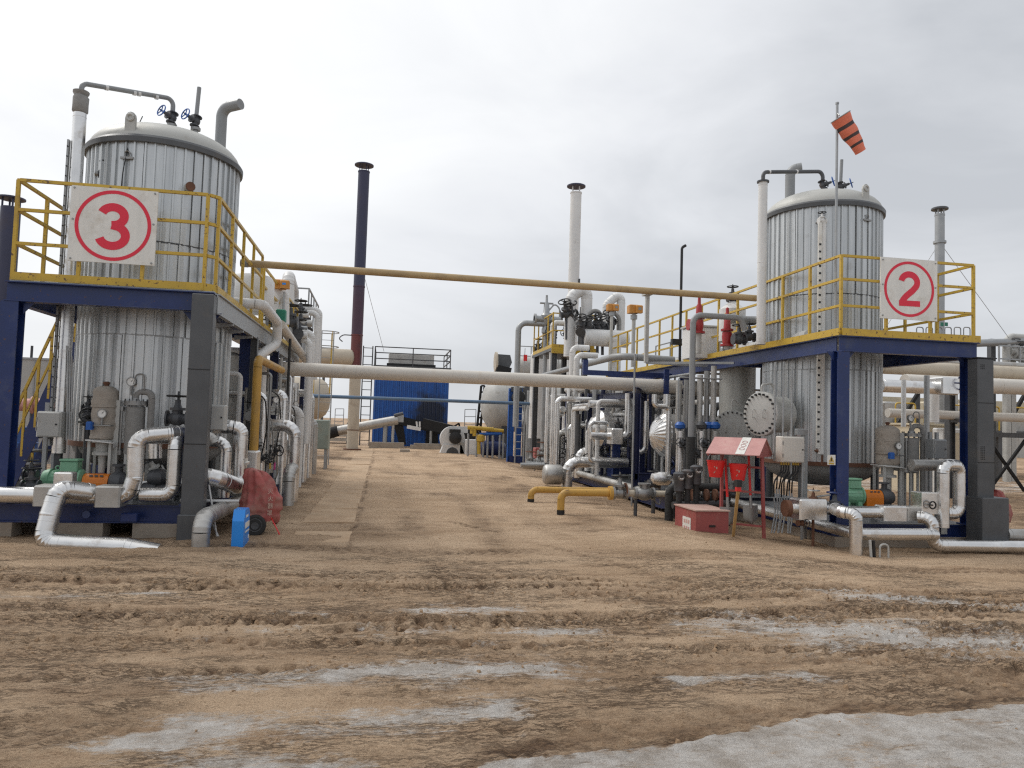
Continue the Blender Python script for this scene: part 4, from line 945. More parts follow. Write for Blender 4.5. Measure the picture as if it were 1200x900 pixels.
c = A(332, 334, 16); obj('housing', bbox(c-V((.2, .1, .09)), c+V((.06, .1, .1)), .02), 'amber_paint', t); obj('lens_hood', bbox(c+V((-.05, -.16, -.09)), c+V((.14, -.02, .08)), .02), 'amber_paint', t); obj('lens', MB().box(c+V((.0, -.165, -.02)), c+V((.07, -.161, .02))), 'sign_blue', t, smooth=False)
t = thing('actuator', 'green actuator box on a black valve at the deck edge of unit three', 'actuator', (A(328, 372, 15.2).x, 15.2, DK+.02))
c = A(328, 370, 15.2); obj('housing', bbox(c-V((.07, .1, .12)), c+V((.12, .1, .12)), .02), 'teal_paint', t); valve(t, c-V((.16, 0, .1)), Z_, .05, V((-.2, -.9, .3)))
obj('bracket', MB().cyl((c.x, c.y, DK+.02), (c.x, c.y, c.z-.1), .03, n=8), 'cast_iron', t)
# rear pipe clusters on the left: tall white down-pipes
for k, (a, b, c_, yy_, lab) in enumerate((((352, 362), (375, 362), 438, 21.0, 'upper outer'), ((352, 366), (372, 366), 445, 20.6, 'upper inner'), ((352, 389), (366, 389), 520, 19.0, 'lower outer'), ((352, 398), (363, 398), 520, 18.6, 'lower inner'))):
    p0 = A(*a, yy_); p1 = A(*b, yy_); pipe('white %s down pipe bending off the deck at the back of unit three' % lab, [p0, (p1.x, yy_, p0.z), (p1.x, yy_, A(b[0], c_, yy_).z)], .075, 'white_paint', bend=.15, n=12)
t = thing('access_ladder', 'yellow hooped ladder at the back end of unit three', 'ladder', (-2.3, 26, 0))
lx = A(388, 420, 27).x
for z in (4.5, 4.0, 3.3): obj('hoop', MB().torus((lx-.1, 26, z), Z_, .40, .018, 22, 6), 'galvanised', t)
for a in (72, 216, 300): obj('cage_bar', MB().cyl((lx-.1+.42*math.cos(R(a)), 26+.42*math.sin(R(a)), 2.4), (lx-.1+.42*math.cos(R(a)), 26+.42*math.sin(R(a)), 4.5), .014, n=6), 'yellow_paint', t)
for dx_ in (-.25, .15): obj('stile', MB().cyl((lx+dx_, 25.7, 0), (lx+dx_, 25.7, 4.5), .02, n=8), 'galvanised', t)
for k in range(14): obj('rung', MB().cyl((lx-.25, 25.7, .3+k*.3), (lx+.15, 25.7, .3+k*.3), .010, n=6), 'galvanised', t)
t = thing('exhaust_duct', 'beige duct running level into the tall left chimney', 'duct', (-2.5, 38, 4))
zc_ = A(395, 418, 38).z
pipe_parts(t, [(A(340, 418, 38).x, 38, zc_+.0), (A(412, 418, 38).x, 38.3, zc_)], .42, 'beige_paint', seam=2.0, n=20)
for dx_ in (1.2, 3.4): obj('prop', MB().cyl((A(409, 418, 38).x-dx_, 38.1, -.1), (A(409, 418, 38).x-dx_, 38.1, zc_-.35), .07, n=10), 'dark_grey_paint', t)
obj('end_cap', MB().lathe([(0, .42), (.12, .36), (.2, .2), (.22, .02)], (A(411, 418, 38).x, 38.28, zc_), X_, 20), 'beige_paint', t)
t = thing('boiler_drum', 'large beige drum end bulging out at the back of unit three', 'drum', (-3.2, 31, 0))
c = A(366, 467, 31); obj('shell', MB().lathe([(-2.6, .85), (0, .85), (.35, .8), (.55, .64), (.68, .38), (.72, .02)], (c.x+.0, 31, c.z), X_, 32), 'beige_paint', t)
for k in (-1.6, -.6): obj('saddle', MB().box((c.x+k-.12, 30.4, -.05), (c.x+k+.12, 31.6, c.z-.7)), 'dark_grey_paint', t, smooth=False)
t = thing('control_cabinet', 'grey green control cabinet on legs at the far end of unit three', 'cabinet', (-1.9, 23.4, 0))
cx = A(376, 505, 23.4).x; z0_, z1_ = A(376, 526, 23.4).z, A(376, 492, 23.4).z
b = obj('housing', bbox((cx-.28, 23.3, z0_), (cx+.24, 24.0, z1_), .02), 'cabinet_green', t); obj('door', bbox((cx-.26, 23.28, z0_+.02), (cx+.22, 23.299, z1_-.02), .008), 'cabinet_green', b)
for q in ((-.2, .1), (.16, .1), (-.2, .6), (.16, .6)): obj('leg', MB().bar((cx+q[0], 23.3+q[1], -.05), (cx+q[0], 23.3+q[1], z0_), .07), 'galvanised', t, smooth=False)

# valves and rails crowding the far part of the deck
t = thing('deck_valve_cluster', 'dark valves and thin rails crowded on the far deck of unit three', 'valves', (-2.9, 19, DK+.02))
for k, (a, b, y) in enumerate(((346, 372, 20), (352, 368, 20.5), (357, 375, 21), (344, 385, 18.5), (350, 392, 18.5), (340, 378, 18), (361, 385, 21.5), (352, 382, 19.5))):
    c = A(a, b, y); valve(t, c, X_ if k % 2 else Y_, .06+.01*(k % 3), Z_ if k % 3 else V((-.3, -.6, .7)), 'cast_iron', 'black'); obj('stand', MB().cyl((c.x, y, DK), c, .06, n=8), ('white_paint', 'cast_iron', 'galvanised')[k % 3], t)
for a, b, y, r, m in (((340, 368), (362, 366), 20, .07, 'white_paint'), ((345, 378), (366, 378), 19.5, .09, 'dull_aluminium'), ((338, 392), (360, 396), 18.5, .08, 'white_paint'), ((342, 384), (360, 388), 19, .06, 'galvanised')):
    obj('branch_pipe', MB().cyl(A(*a, y), (A(*b, y).x, y, A(*a, y).z), r, n=12), m, t)
rail_run(t, [A(341, 366, 21)-Z_*.3, A(361, 367, 21)-Z_*.3, A(372, 384, 24)-Z_*.3], 'galvanised', 1.0, (.5, .98), .8, .04, toe=0)
# silver clad bends stepping down the aisle face behind the yellow gas pipe
for k, (y, x, zt_, zb2, r, m, lab) in enumerate(((13.3, -2.02, 1.95, .2, .06, 'aluminium', 'first'), (15.4, -1.95, 2.05, -.1, .085, 'aluminium', 'second'), (16.3, -1.9, 1.15, -.1, .10, 'aluminium', 'third'), (17.5, -1.85, 1.75, -.1, .095, 'white_paint', 'fourth'), (18.7, -1.85, 1.3, -.1, .09, 'aluminium', 'fifth'), (19.9, -1.85, 2.2, -.1, .10, 'aluminium', 'sixth'), (21.3, -1.85, 1.5, -.1, .10, 'dull_aluminium', 'seventh'))):
    pipe('silver bend dropping to the aisle behind the yellow gas pipe, %s counting away' % lab, [(x-.9, y, zt_), (x, y, zt_), (x, y, zb2)], r, m, bend=r*1.9, n=14, group='bends along the aisle face of unit three')
# the crowded process skid inside the left aisle side
t = thing('process_skid', 'crowded piping and vessel skid along the path behind tank three', 'piping skid', (-2.9, 14, 0)); S3 = t
rs = random.Random(5)
ibeam(t, (-2.05, 12.2, .12), (-2.05, 23, .12), .22, .1, 'blue_paint', 'skid_beam'); ibeam(t, (-3.9, 13.8, .12), (-3.9, 23, .12), .22, .1, 'blue_paint', 'skid_beam')
obj('floor_plate', MB().box((-4.0, 13.7, .235), (-2.0, 23, .25)), 'dark_grey_paint', t, smooth=False)
for y in (13.2, 15.8, 18.4, 21.0): ibeam(t, (-2.2, y, .24), (-2.2, y, DK-.26), .11, .11, 'shaded_blue_paint' if y > 14 else 'dark_grey_paint', 'post', up=(1, 0, 0))
for (y, r, z0_, z1_, m, x) in ((13.6, .34, .4, 2.7, 'pale_grey_paint', -2.75), (16.9, .3, .4, 2.6, 'dull_aluminium', -2.75), (19.8, .34, .3, 2.7, 'galvanised', -2.8)):
    obj('vessel', MB().lathe([(0, .05), (.03, r*.6), (.1, r), (z1_-z0_-.1, r), (z1_-z0_-.03, r*.6), (z1_-z0_, .05)], (x, y, z0_), Z_, 24), m, t)
for k in range(66):
    y = 12.9+rs.random()*9.8; x = -2.6+rs.random()*.62; r = rs.choice((.022, .03, .04, .055, .07)); m = rs.choice(('aluminium', 'dull_aluminium', 'galvanised', 'white_paint', 'steel', 'pale_grey_paint'))
    z0_ = rs.uniform(.25, .6); z1_ = rs.uniform(1.1, 2.8)
    kind = rs.random()
    if kind < .45: pts = [(x, y, z0_), (x, y, z1_)]
    elif kind < .75: pts = [(x, y, z0_), (x, y, z1_), (x-.6, y, z1_)]
    else: pts = [(x, y, z0_+.6), (x, y+rs.uniform(.8, 2), z0_+.6), (x, y+rs.uniform(2.0, 2.2), z0_)] if rs.random() < .5 else [(x-.5, y, z1_), (x, y, z1_), (x, y+.7, z1_), (x, y+.7, z0_)]
    pipe_parts(t, pts, r, m, clad=r > .05, split=False, n=10, bend=r*2)
    if rs.random() < .5: valve(t, V((x, y, min(z0_+.5, z1_-.3))), Z_, max(.025, r*.8), V((.8, -.6, .1)), rs.choice(('cast_iron', 'steel')))
for k in range(10):
    y = 12.9+k*.85; z = rs.uniform(.7, 1.8); valve(t, (-2.15, y, z), Y_, rs.uniform(.03, .045), rs.choice((Z_, X_)), rs.choice(('cast_iron', 'steel', 'pale_grey_paint')), 'black')
    hose(t, [(-2.1, y, z+.4), (-1.95, y+.1, z+.3), (-1.92, y+.25, z-.2), (-2.1, y+.4, .3)], .012, rs.choice(('black', 'galvanised')), 'cable', .15)
for k in range(4): gauge(t, (-2.05, 13.3+k*1.7, 1.7+.2*(k % 2)), V((.5, -.8, 0)))
obj('tag_board', MB().box((-1.9, 14.0, .62), (-1.88, 14.1, .75)), 'pink', t, smooth=False)
obj('tag_board', MB().box((-1.92, 13.6, .66), (-1.9, 13.7, .76)), 'yellow_paint', t, smooth=False)
for y in (16.0, 17.2, 19.5): wall_b = obj('instrument_box', bbox((-2.12, y, .85+.2*(y > 17)), (-1.95, y+.22, 1.12+.2*(y > 17)), .012), 'pale_grey_paint', t)
vpipe('slim dark hose hanging from the deck pipe to the aisle of unit three', -1.95, 15.9, .5, 3.2, .028, 'black_wrap', split=True, clad=False, name='hanging_hose', cat='hose')
# far left beyond the stairs
t = thing('exhaust_stack', 'dark blue stack with a flat hood at the left edge behind the platform', 'chimney', (-8, 17, 0), 'exhaust stacks')
c = A(9, 300, 17.5); obj('shaft', MB().cyl((c.x, 17.5, 2.9), (c.x, 17.5, A(9, 243, 17.5).z), .19, n=24), 'stack_blue', t); obj('lower_shaft', MB().cyl((c.x, 17.5, -.1), (c.x, 17.5, 2.9), .2, n=24), 'stack_red', t)
zt = A(9, 243, 17.5).z
for k in range(4): a = k*1.57+.6; obj('hood_strut', MB().cyl((c.x+.16*math.cos(a), 17.5+.16*math.sin(a), zt-.1), (c.x+.16*math.cos(a), 17.5+.16*math.sin(a), zt+.2), .02, n=6), 'stack_blue', t)
obj('hood', MB().lathe([(0, .27), (.03, .27), (.07, .05)], (c.x, 17.5, zt+.18), Z_, 24), 'stack_blue', t)
t = thing('sheet_metal_tank', 'grey sheet metal container beyond the stairs at the left', 'container', (-9, 19, 0))
a0 = A(24, 421, 19); a1 = A(62, 421, 19)
obj('body', MB().box((a0.x, 19, .3), (a1.x+.9, 21.5, a0.z)), 'pale_grey_paint', t, smooth=False); obj('edge_trim', MB().box((a0.x-.02, 18.98, a0.z), (a1.x+.92, 21.52, a0.z+.05)), 'galvanised', t, smooth=False)
for k in range(5): obj('panel_seam', MB().box((a0.x+.3+k*.42, 18.985, .35), (a0.x+.33+k*.42, 18.999, a0.z-.02)), 'galvanised', t, smooth=False)
for k in range(2): obj('support_leg', MB().box((a0.x+.1+k*1.4, 19.1, -.1), (a0.x+.25+k*1.4, 19.3, .3)), 'dark_grey_paint', t, smooth=False)
obj('vent', MB().cyl((a0.x+.1, 19.3, a0.z+.05), (a0.x+.1, 19.3, a0.z+.35), .03, n=8), 'cast_iron', t)
t = thing('burner', 'salmon red flanged burner pipe behind the stair rail', 'burner', A(28, 470, 16))
c = A(18, 474, 15.5); obj('barrel', MB().lathe([(0, .12), (.3, .12), (.3, .17), (.36, .17), (.36, .13), (.75, .13), (.75, .19), (.82, .19), (.82, .05)], c, X_, 20), 'dusty_red_paint', t); obj('stand', MB().cyl((c.x+.3, c.y, 0), (c.x+.3, c.y, c.z), .04, n=8), 'cast_iron', t)
t = thing('oil_drum', 'blue steel drum behind the stairs at the left', 'drum', (A(27, 515, 16).x, 16, 0))
c = V((A(27, 515, 16).x, 16, 0)); obj('body', MB().lathe([(0, .26), (.3, .26), (.31, .275), (.33, .26), (.6, .26), (.61, .275), (.63, .26), (.92, .26), (.92, .24)], c+Z_*.3, Z_, 24), 'bright_blue_paint', t); obj('stand', MB().box(c+V((-.3, -.3, -.05)), c+V((.3, .3, .3))), 'dark_grey_paint', t, smooth=False)
# blue marker block and covered extinguisher
t = thing('marker_post', 'bright blue marker block standing in the sand before the red cover', 'marker', (-1.72, 9.75, 0))
c = AZ(274, 638); w_ = .14
sh = [(c.x-.01+0, y_, z_) for y_, z_ in ((9.55, -.05), (9.95, -.05), (9.95, .36), (9.88, .43), (9.62, .43), (9.55, .30))]
obj('block', MB().prism([V(q) for q in sh], V((w_, -.02, 0))), 'sign_blue', t, smooth=False)
for (y0_, z0_, y1_, z1_) in ((9.66, .33, 9.80, .36), (9.62, .20, 9.9, .27), (9.63, .145, 9.9, .165), (9.86, .05, 9.92, .09)):
    obj('white_print', MB().box((c.x+w_-.012, y0_, z0_), (c.x+w_-.006, y1_, z1_)), 'sign_white', t, smooth=False)
def covered_extinguisher(c, s, label, txt_dir, seed, wheel=True, yaw=0.):
    t = thing('wheeled_fire_extinguisher', label, 'fire extinguisher', c, 'wheeled fire extinguishers under red covers')
    nn = 56; mb = MB(); vs = []; fs = []; fine = [.19+.87*k/40 for k in range(41)]; ro = Matrix.Rotation(yaw, 3, 'Z')
    for z in fine:
        wz = .29*min(1, .84+2.2*max(0, z-.19)) * (1-.58*max(0, min(1, (z-.5)/.56))**1.4) * (1 if z < .95 else max(.05, 1-((z-.95)/.115)**2)**.5)
        for k in range(nn):
            th = 2*math.pi*k/nn; cx_, sx_ = math.cos(th), math.sin(th)
            q = (abs(cx_)**2.05+abs(sx_)**2.05)**(-1/2.05)                     # boxy outline
            fold = .026*math.sin(6*th+3.5*z+seed)*(.35+.9*abs(z-.55)) + .014*math.sin(13*th-5*z+2*seed) + .085*mnoise.noise(V((cx_*1.6, sx_*1.6, z*2.6+seed*3))) - .07*abs(mnoise.noise(V((cx_*2.4+seed, sx_*2.4, z*6))))
            if .27 < z < .33: fold -= .022
            r_ = q*wz+fold*(1 if z < 1 else .4)
            v = V((cx_*r_, sx_*r_*.74, z)); top = 1.0-.22*(v.x+.2)+.03*mnoise.noise(V((v.x*6, v.y*6, seed)))
            v.z = top-math.log(1+math.exp((top-z)*16))/16
            if z < .25: v.z -= .07*max(0, math.sin(th*3+seed))
            v.x -= .16*max(0, z-.5)
            vs.append(V(c)+(ro @ v)*s)
    m = len(fine)
    for i in range(m-1):
        for k in range(nn): fs.append((i*nn+k, i*nn+(k+1) % nn, (i+1)*nn+(k+1) % nn, (i+1)*nn+k))
    fs.append(tuple((m-1)*nn+k for k in range(nn)))
    mb.add(vs, fs); cv = obj('cover', mb, 'tarpaulin', t, ang=80)
    P = lambda x, y, z: V(c)+(Matrix.Rotation(yaw, 3, 'Z') @ V((x, y, z)))*s
    obj('tie_knot', MB().lathe([(0, .02), (.03, .045), (.05, .02), (.09, .035)], P(-.20, 0, 1.0), V((-.3, 0, 1)), 8), 'sign_white', cv)
    if wheel:
        for y_ in (-.17, .17):
            w1 = obj('wheel', MB().lathe([(-.045, .05), (-.045, .125), (-.03, .145), (.03, .145), (.045, .125), (.045, .05)], P(-.05, y_, .135), V((math.sin(-yaw), math.cos(yaw), 0)), 24), 'rubber', t)
            obj('hub', MB().lathe([(-.047, .02), (-.05, .05), (.05, .05), (.047, .02)], P(-.05, y_, .135), V((math.sin(-yaw), math.cos(yaw), 0)), 14).torus(P(-.05, y_-.046*(1 if y_ < 0 else -1), .145), V((math.sin(-yaw), math.cos(yaw), 0)), .085, .006, 18, 5), 'dark_grey_paint', w1)
    obj('strap', MB().bar(P(.17, -.12, .24), P(.30, -.18, .0), .03, .006), 'bright_red', t, smooth=False)
    # four characters down the cover
    u = V(txt_dir).normalized(); 
    for k, ch in enumerate('灭火器罩'):
        zc2 = .60-.105*k; nrm_ = u.cross(Z_)
        # find the cloth in front of the character
        cc = V((c[0], c[1], 0)); uo = .07*s
        near_ = [v for v in mb.v if abs(v.z-(c[2]+(zc2+.04)*s)) < .07*s and abs((v-cc).dot(u)-uo) < .06*s]
        dd_ = max(v.dot(nrm_) for v in near_)-cc.dot(nrm_)
        p = cc + nrm_*(dd_+.002) + u*(uo-.05*s) + Z_*(c[2]+zc2*s)
        stroke_text(t, ch, [p], u, Z_, .085*s, 'dusty_lid', .03)
    return t
c = AZ(299, 628); covered_extinguisher((c.x, c.y+.25, 0), .92, 'wheeled extinguisher under a red tarpaulin beside the blue marker block', (.86, .5, 0), 1, True, R(8))

# ================================================================== UNIT 2 (right)
QX0, QX1, QY, DK2 = 7.16, 9.62, 10.75, 3.16
G2 = -.2
t = thing('steel_platform', 'blue steel platform with yellow railings carrying the number two sign', 'platform', (QX0, QY, G2), 'steel platforms round the tanks')
ibeam(t, (QX0-.02, QY, DK2-.13), (QX1+.02, QY, DK2-.13), .25, .16, 'blue_paint')
ibeam(t, (QX0, QY+.09, DK2-.13), (QX0, QY+12.5, DK2-.13), .25, .14, 'blue_paint')
ibeam(t, (QX1, QY+.09, DK2-.13), (QX1, QY+3.3, DK2-.13), .25, .14, 'blue_paint')
ibeam(t, (QX0+.08, QY+3.5, DK2-.13), (QX1-.08, QY+3.5, DK2-.13), .25, .14, 'blue_paint')
for x, y in ((QX0+.02, QY+.03), (QX1-.06, QY+.06), (QX1-.06, QY+3.3), (QX0+.02, QY+6.2), (QX0+.02, QY+9.2), (QX0+.02, QY+12.4)):
    if y < QY+1:
        for dx_ in (-.12, .12): obj('gusset', MB().prism([(x+dx_, y-.012, DK2-.26), (x+dx_+(.12 if dx_ > 0 else -.12), y-.012, DK2-.26), (x+dx_, y-.012, DK2-.40)], Y_*.012), 'blue_paint', t, smooth=False)
    column(t, x, y, .17 if y < QY+4 else G2, DK2-.256, .2, 'blue_paint')
TC2 = V((8.24, 12.98, 0))
for a, b in (((QX0, QY, DK2-.004), (QX1, TC2.y-TR-.06, DK2+.02)), ((QX0, TC2.y-TR-.06, DK2-.004), (TC2.x-TR-.0, TC2.y+TR+.04, DK2+.02)), ((TC2.x+TR+.04, TC2.y-TR-.06, DK2-.004), (QX1, TC2.y+TR+.04, DK2+.02)), ((QX0, TC2.y+TR+.04, DK2-.004), (QX1, QY+3.6, DK2+.02)), ((QX0, QY+3.6, DK2-.004), (QX0+1.6, QY+12.5, DK2+.02))):
    obj('deck_plate', MB().box(a, b), 'galvanised', t, smooth=False)
rail_run(t, [(QX0+.02, QY+12.4, DK2+.021), (QX0+.02, QY+.02, DK2+.021), (QX1-.02, QY+.02, DK2+.021), (QX1-.02, QY+3.3, DK2+.021)], h=1.3, rails=RL, step=.9, toe=0)
obj('toe_board', MB().box((QX0-.02, QY-.092, DK2-.002), (QX1+.02, QY-.08, DK2+.11)), 'yellow_paint', t, smooth=False)
obj('toe_board', MB().box((QX0-.085, QY-.08, DK2-.002), (QX0-.073, QY+6.1, DK2+.11)), 'yellow_paint', t, smooth=False)
obj('toe_board', MB().box((QX0-.085, QY+6.4, DK2-.002), (QX0-.073, QY+12.4, DK2+.11)), 'yellow_paint', t, smooth=False)
sa = A(1032, 300, QY-.04); sb = A(1098, 376, QY-.04)
number_sign(2, sa.x, sb.x, sb.z-.01, sb.z-.01+(sb.x-sa.x)*.97, QY-.035, 'square white board with a red ringed number two')
t = thing('upright_cable_tray', 'dark grey sheet metal cable riser right of the number two platform', 'cable tray', (9.9, 10.4, G2), 'upright cable risers')
ca = A(1143, 420, 10.45); cb = A(1162, 420, 10.45)
obj('cover', bbox((ca.x, 10.40, .62), (cb.x, 10.62, ca.z), .012), 'dark_grey_paint', t)
obj('foot_box', bbox((ca.x-.02, 10.28, G2-.1), (cb.x+.16, 10.63, .66), .012), 'dark_grey_paint', t)
obj('top_cap', bbox((ca.x-.01, 10.39, ca.z), (cb.x+.05, 10.63, ca.z+.02), .005), 'black', t)
for z in (1.2, 2.15): obj('lap_joint', MB().box((ca.x-.001, 10.396, z), (cb.x+.001, 10.399, z+.012)), 'black', t, smooth=False)
for i in range(3):
    for j in range(8):
        for zb_ in (1.25, 2.7): obj('vent_hole', MB().box((ca.x+.05+i*.03, 10.397, zb_+j*.028), (ca.x+.065+i*.03, 10.3995, zb_+.016+j*.028)), 'black', t, smooth=False) if zb_ < 2 or j < 3 else None
t = thing('skid_base', 'long blue skid frame on a concrete footing under the pumps of unit two', 'skid', (QX0, QY, G2), 'blue skid frames')
obj('footing', MB().box((QX0-.07, QY-.02, G2-.2), (QX1+.2, QY+3.6, -.032)), 'concrete', t, smooth=False)
ibeam(t, (QX0-.06, QY+.10, .065), (QX1-.0, QY+.10, .065), .19, .12, 'blue_paint'); ibeam(t, (QX0, QY+.17, .065), (QX0, QY+3.4, .065), .19, .12, 'blue_paint'); ibeam(t, (QX1-.05, QY+.17, .065), (QX1-.05, QY+3.4, .065), .19, .12, 'blue_paint')
obj('floor_plate', MB().box((QX0-.06, QY+.05, .161), (QX1, QY+3.5, .17)), 'dark_grey_paint', t, smooth=False)
obj('pale_tag', MB().box(A(1103, 618, 10.8), A(1110, 626, 10.8)+Y_*.01), 'pale_grey_paint', t, smooth=False)
T2 = tank(2, TC2, TR, 1.08, 5.76, -90+12, -8, (2.74, 4.10), 'behind the number two sign')
w1 = A(964, 222, 12.9); w2 = A(985, 222, 12.9)
top_valves(T2, [((w1.x, 12.9, 6.26), None), ((w2.x, 12.9, 6.26), [(w2.x, 12.9, 6.44), (w2.x+.02, 12.9, A(984, 187, 12.9).z)])], V((.72, -.66, .25)))
t = thing('vapour_pipe', 'tall white clad pipe rising left of tank two with a dark arm over its dome', 'pipe', (7.4, 12.6, DK2))
q = A(893, 300, 12.6)
pipe_parts(t, [(q.x, 12.6, DK2+.02), (q.x, 12.6, A(894, 214, 12.6).z)], .082, 'white_paint', n=18)
zt = A(894, 214, 12.6).z; obj('top_flange', MB().lathe([(0, .08), (0, .11), (.03, .11), (.03, .03)], (q.x, 12.6, zt), Z_, 18), 'cast_iron', t)
pipe_parts(t, [(q.x, 12.6, zt+.02), (q.x, 12.6, zt+.20), (w1.x, 12.9, 6.64), (w1.x, 12.9, 6.48)], .036, 'dark_grey_paint', clad=False, split=False, name='arm_pipe', bend=.1)
for f in (.1, .55): p = V((q.x, 12.6, zt+.2)).lerp(V((w1.x, 12.9, 6.64)), f); obj('tape_band', MB().cyl(p-X_*.02, p+X_*.02, .039, n=12), 'white_paint', t)
ve = A(926, 200, 13.4)
pipe('dark goose neck vent with a slanted mouth behind the dome of tank two', [(ve.x, 13.4, 5.5), (ve.x, 13.4, ve.z+.02), (ve.x+.19, 13.3, ve.z+.05)], .095, 'grey_paint', 'vent_pipe', clad=False, bend=.14, group='goose neck vents')
# level gauge down the front of tank two
t = thing('level_gauge', 'long white level gauge strip down the front of tank two', 'level gauge', (7.9, 11.95, .9))
g0 = A(963, 260, 12.0); g1 = A(963, 532, 12.0)
obj('gauge_tube', MB().cyl((g0.x+.045, 12.02, g1.z), (g0.x+.045, 12.02, g0.z), .05, n=16), 'white_paint', t)
obj('scale_plate', MB().box((g0.x-.075, 11.97, g1.z+.1), (g0.x-.015, 12.0, g0.z-.02)), 'sign_white', t, smooth=False)
for k in range(28): obj('scale_mark', MB().box((g0.x-.065, 11.964, g1.z+.2+k*.13), (g0.x-.025, 11.9695, g1.z+.2+k*.13+.035)), 'black', t, smooth=False)
valve(t, (g0.x+.01, 12.01, g0.z+.02), X_, .03, Z_, 'white_paint', 'black'); obj('top_stub', MB().cyl((g0.x+.01, 12.02, g0.z+.02), (g0.x+.01, 12.35, g0.z+.02), .03, n=10), 'steel', t)
obj('bottom_stub', MB().cyl((g0.x+.02, 12.02, g1.z+.05), (g0.x+.02, 12.35, g1.z+.05), .03, n=10).cyl((g0.x+.02, 11.95, g1.z-.02), (g0.x+.02, 11.95, g1.z-.2), .02, n=8), 'rust', t)
# windsock
t = thing('windsock', 'orange windsock with dark bands on a tall slim pole by tank two', 'windsock', (7.9, 11.1, DK2))
wx = A(980, 250, 11.12); zt = A(980, 122, 11.12).z
obj('pole', MB().cyl((wx.x, 11.12, DK2), (wx.x, 11.12, zt), .022, n=10).cyl((wx.x, 11.12, zt), (wx.x, 11.12, zt+.03), .03, n=8), 'galvanised', t)
s0 = A(985, 137, 11.05); s1 = A(1009, 178, 11.05); dS = (s1-s0); uS = dS.normalized()
obj('hoop', MB().torus(s0, uS, .165, .010, 20, 5), 'steel', t); obj('swivel_arm', MB().cyl((wx.x, 11.12, s0.z+.1), s0+V((-.02, 0, .02)), .010, n=6), 'steel', t)
for k, (f0_, f1_, m) in enumerate(((0, .22, 'orange_cloth'), (.22, .31, 'dark_cloth'), (.31, .50, 'orange_cloth'), (.50, .58, 'dark_cloth'), (.58, .74, 'orange_cloth'), (.74, .81, 'dark_cloth'), (.81, 1.0, 'orange_cloth'))):
    pr_ = []
    for i in range(5):
        f = f0_+(f1_-f0_)*i/4; pr_.append((dS.length*f, (.165-.075*f)*(1+.02*math.sin(f*17))))
    mb = MB().lathe(pr_, s0, uS, 22, cap=False)
    for i, v in enumerate(mb.v): mb.v[i] = v + V((0, mnoise.noise(v*5)*.04, mnoise.noise(v*6)*.008))
    obj('sock_band', mb, m, t, ang=70)
# ---- pump line in front of unit two
pump(A(1000, 575, 11.25).x, 11.25, .37, 'green electric motor with orange coupling guard under the number two platform', .92)
jacket_filter(A(1040, 525, 11.55).x, 11.55, 1.08, 1.76, .19, 'taupe cloth jacketed filter beside the slim column in unit two', 5)
column_filter(A(1068, 530, 11.55).x, 11.55, .95, 1.62, .125, 'slim grey wrapped filter column with a gauge on top in unit two')
wall_box(A(1097, 525, 11.3).x, 11.2, 1.22, 1.55, .26, .2, 'grey junction box on posts behind the silver loop of unit two', 'grey_paint', [(A(1091, 525, 11.4).x,), (A(1099, 525, 11.4).x,)])
FY = 10.5
z0 = A(1000, 600, FY).z
t = pipe('silver clad pipe with box covers along the front of unit two', [(A(982, 600, FY).x, FY, z0), (A(1078, 603, FY).x, FY, z0)], .088, 'aluminium', n=18)
obj('valve_cover', bbox((A(1030, 600, FY).x, FY-.13, z0-.12), (A(1057, 600, FY).x, FY+.13, z0+.11), .02), 'aluminium', t)
obj('valve_cover', bbox((A(1058, 600, FY).x, FY-.12, z0-.11), (A(1075, 600, FY).x, FY+.12, z0+.10), .02), 'dull_aluminium', t)
t = thing('valve_cover_box', 'upright silver sheet box with a small black handwheel in unit two', 'cover', A(1088, 605, 10.45))
p0 = A(1078, 602, 10.4); p1 = A(1097, 577, 10.4); obj('box', bbox((p0.x, 10.35, p0.z), (p1.x, 10.62, p1.z), .012), 'aluminium', t)
obj('handwheel', MB().torus(A(1093, 592, 10.28), Y_, .055, .012, 16, 6).cyl(A(1093, 592, 10.36), A(1093, 592, 10.26), .012, n=8), 'black', t)
lp = [(A(1105, 618, 10.35).x, 10.35, A(1105, 618, 10.35).z)]; lt = A(1105, 545, 10.35)
pipe('tall silver clad loop pipe beside the right column of unit two', [(lt.x, 10.35, lp[0][2]), (lt.x, 10.35, lt.z), (A(1124, 545, 10.5).x, 10.5, lt.z), (A(1124, 545, 10.5).x, 10.5, A(1124, 602, 10.5).z), (A(1108, 604, 10.5).x, 10.5, A(1124, 602, 10.5).z)], .092, 'aluminium', bend=.13, n=18)
pipe('dull grey header pipe entering the top of the loop in unit two', [A(1068, 545, 11.0), A(1108, 545, 11.0)], .095, 'dull_aluminium')
dx = A(1093, 600, 10.2)
pipe('silver clad pipe bending down to the ground at the right of unit two', [A(1076, 606, 10.35), (dx.x, 10.2, A(1093, 606, 10.2).z), (dx.x, 10.2, G2+.13), (12.6, 9.95, G2+.12)], .092, 'aluminium', bend=.14, n=18)
zg = A(1050, 626, 10.05).z
pipe('level silver pipe close to the ground along the front of unit two', [(A(1000, 627, 10.05).x, 10.05, zg), (A(1085, 626, 10.05).x, 10.05, zg), (A(1095, 630, 10.12).x, 10.12, zg-.02)], .088, 'aluminium', n=18)
px_ = A(1003, 620, 9.95)
pipe('silver clad elbow dropping into the sand at the left front of unit two', [A(978, 596, 10.5), A(986, 600, 10.1), (px_.x, 9.95, A(1003, 602, 9.95).z), (px_.x, 9.95, G2-.15)], .093, 'aluminium', bend=.13, n=18)
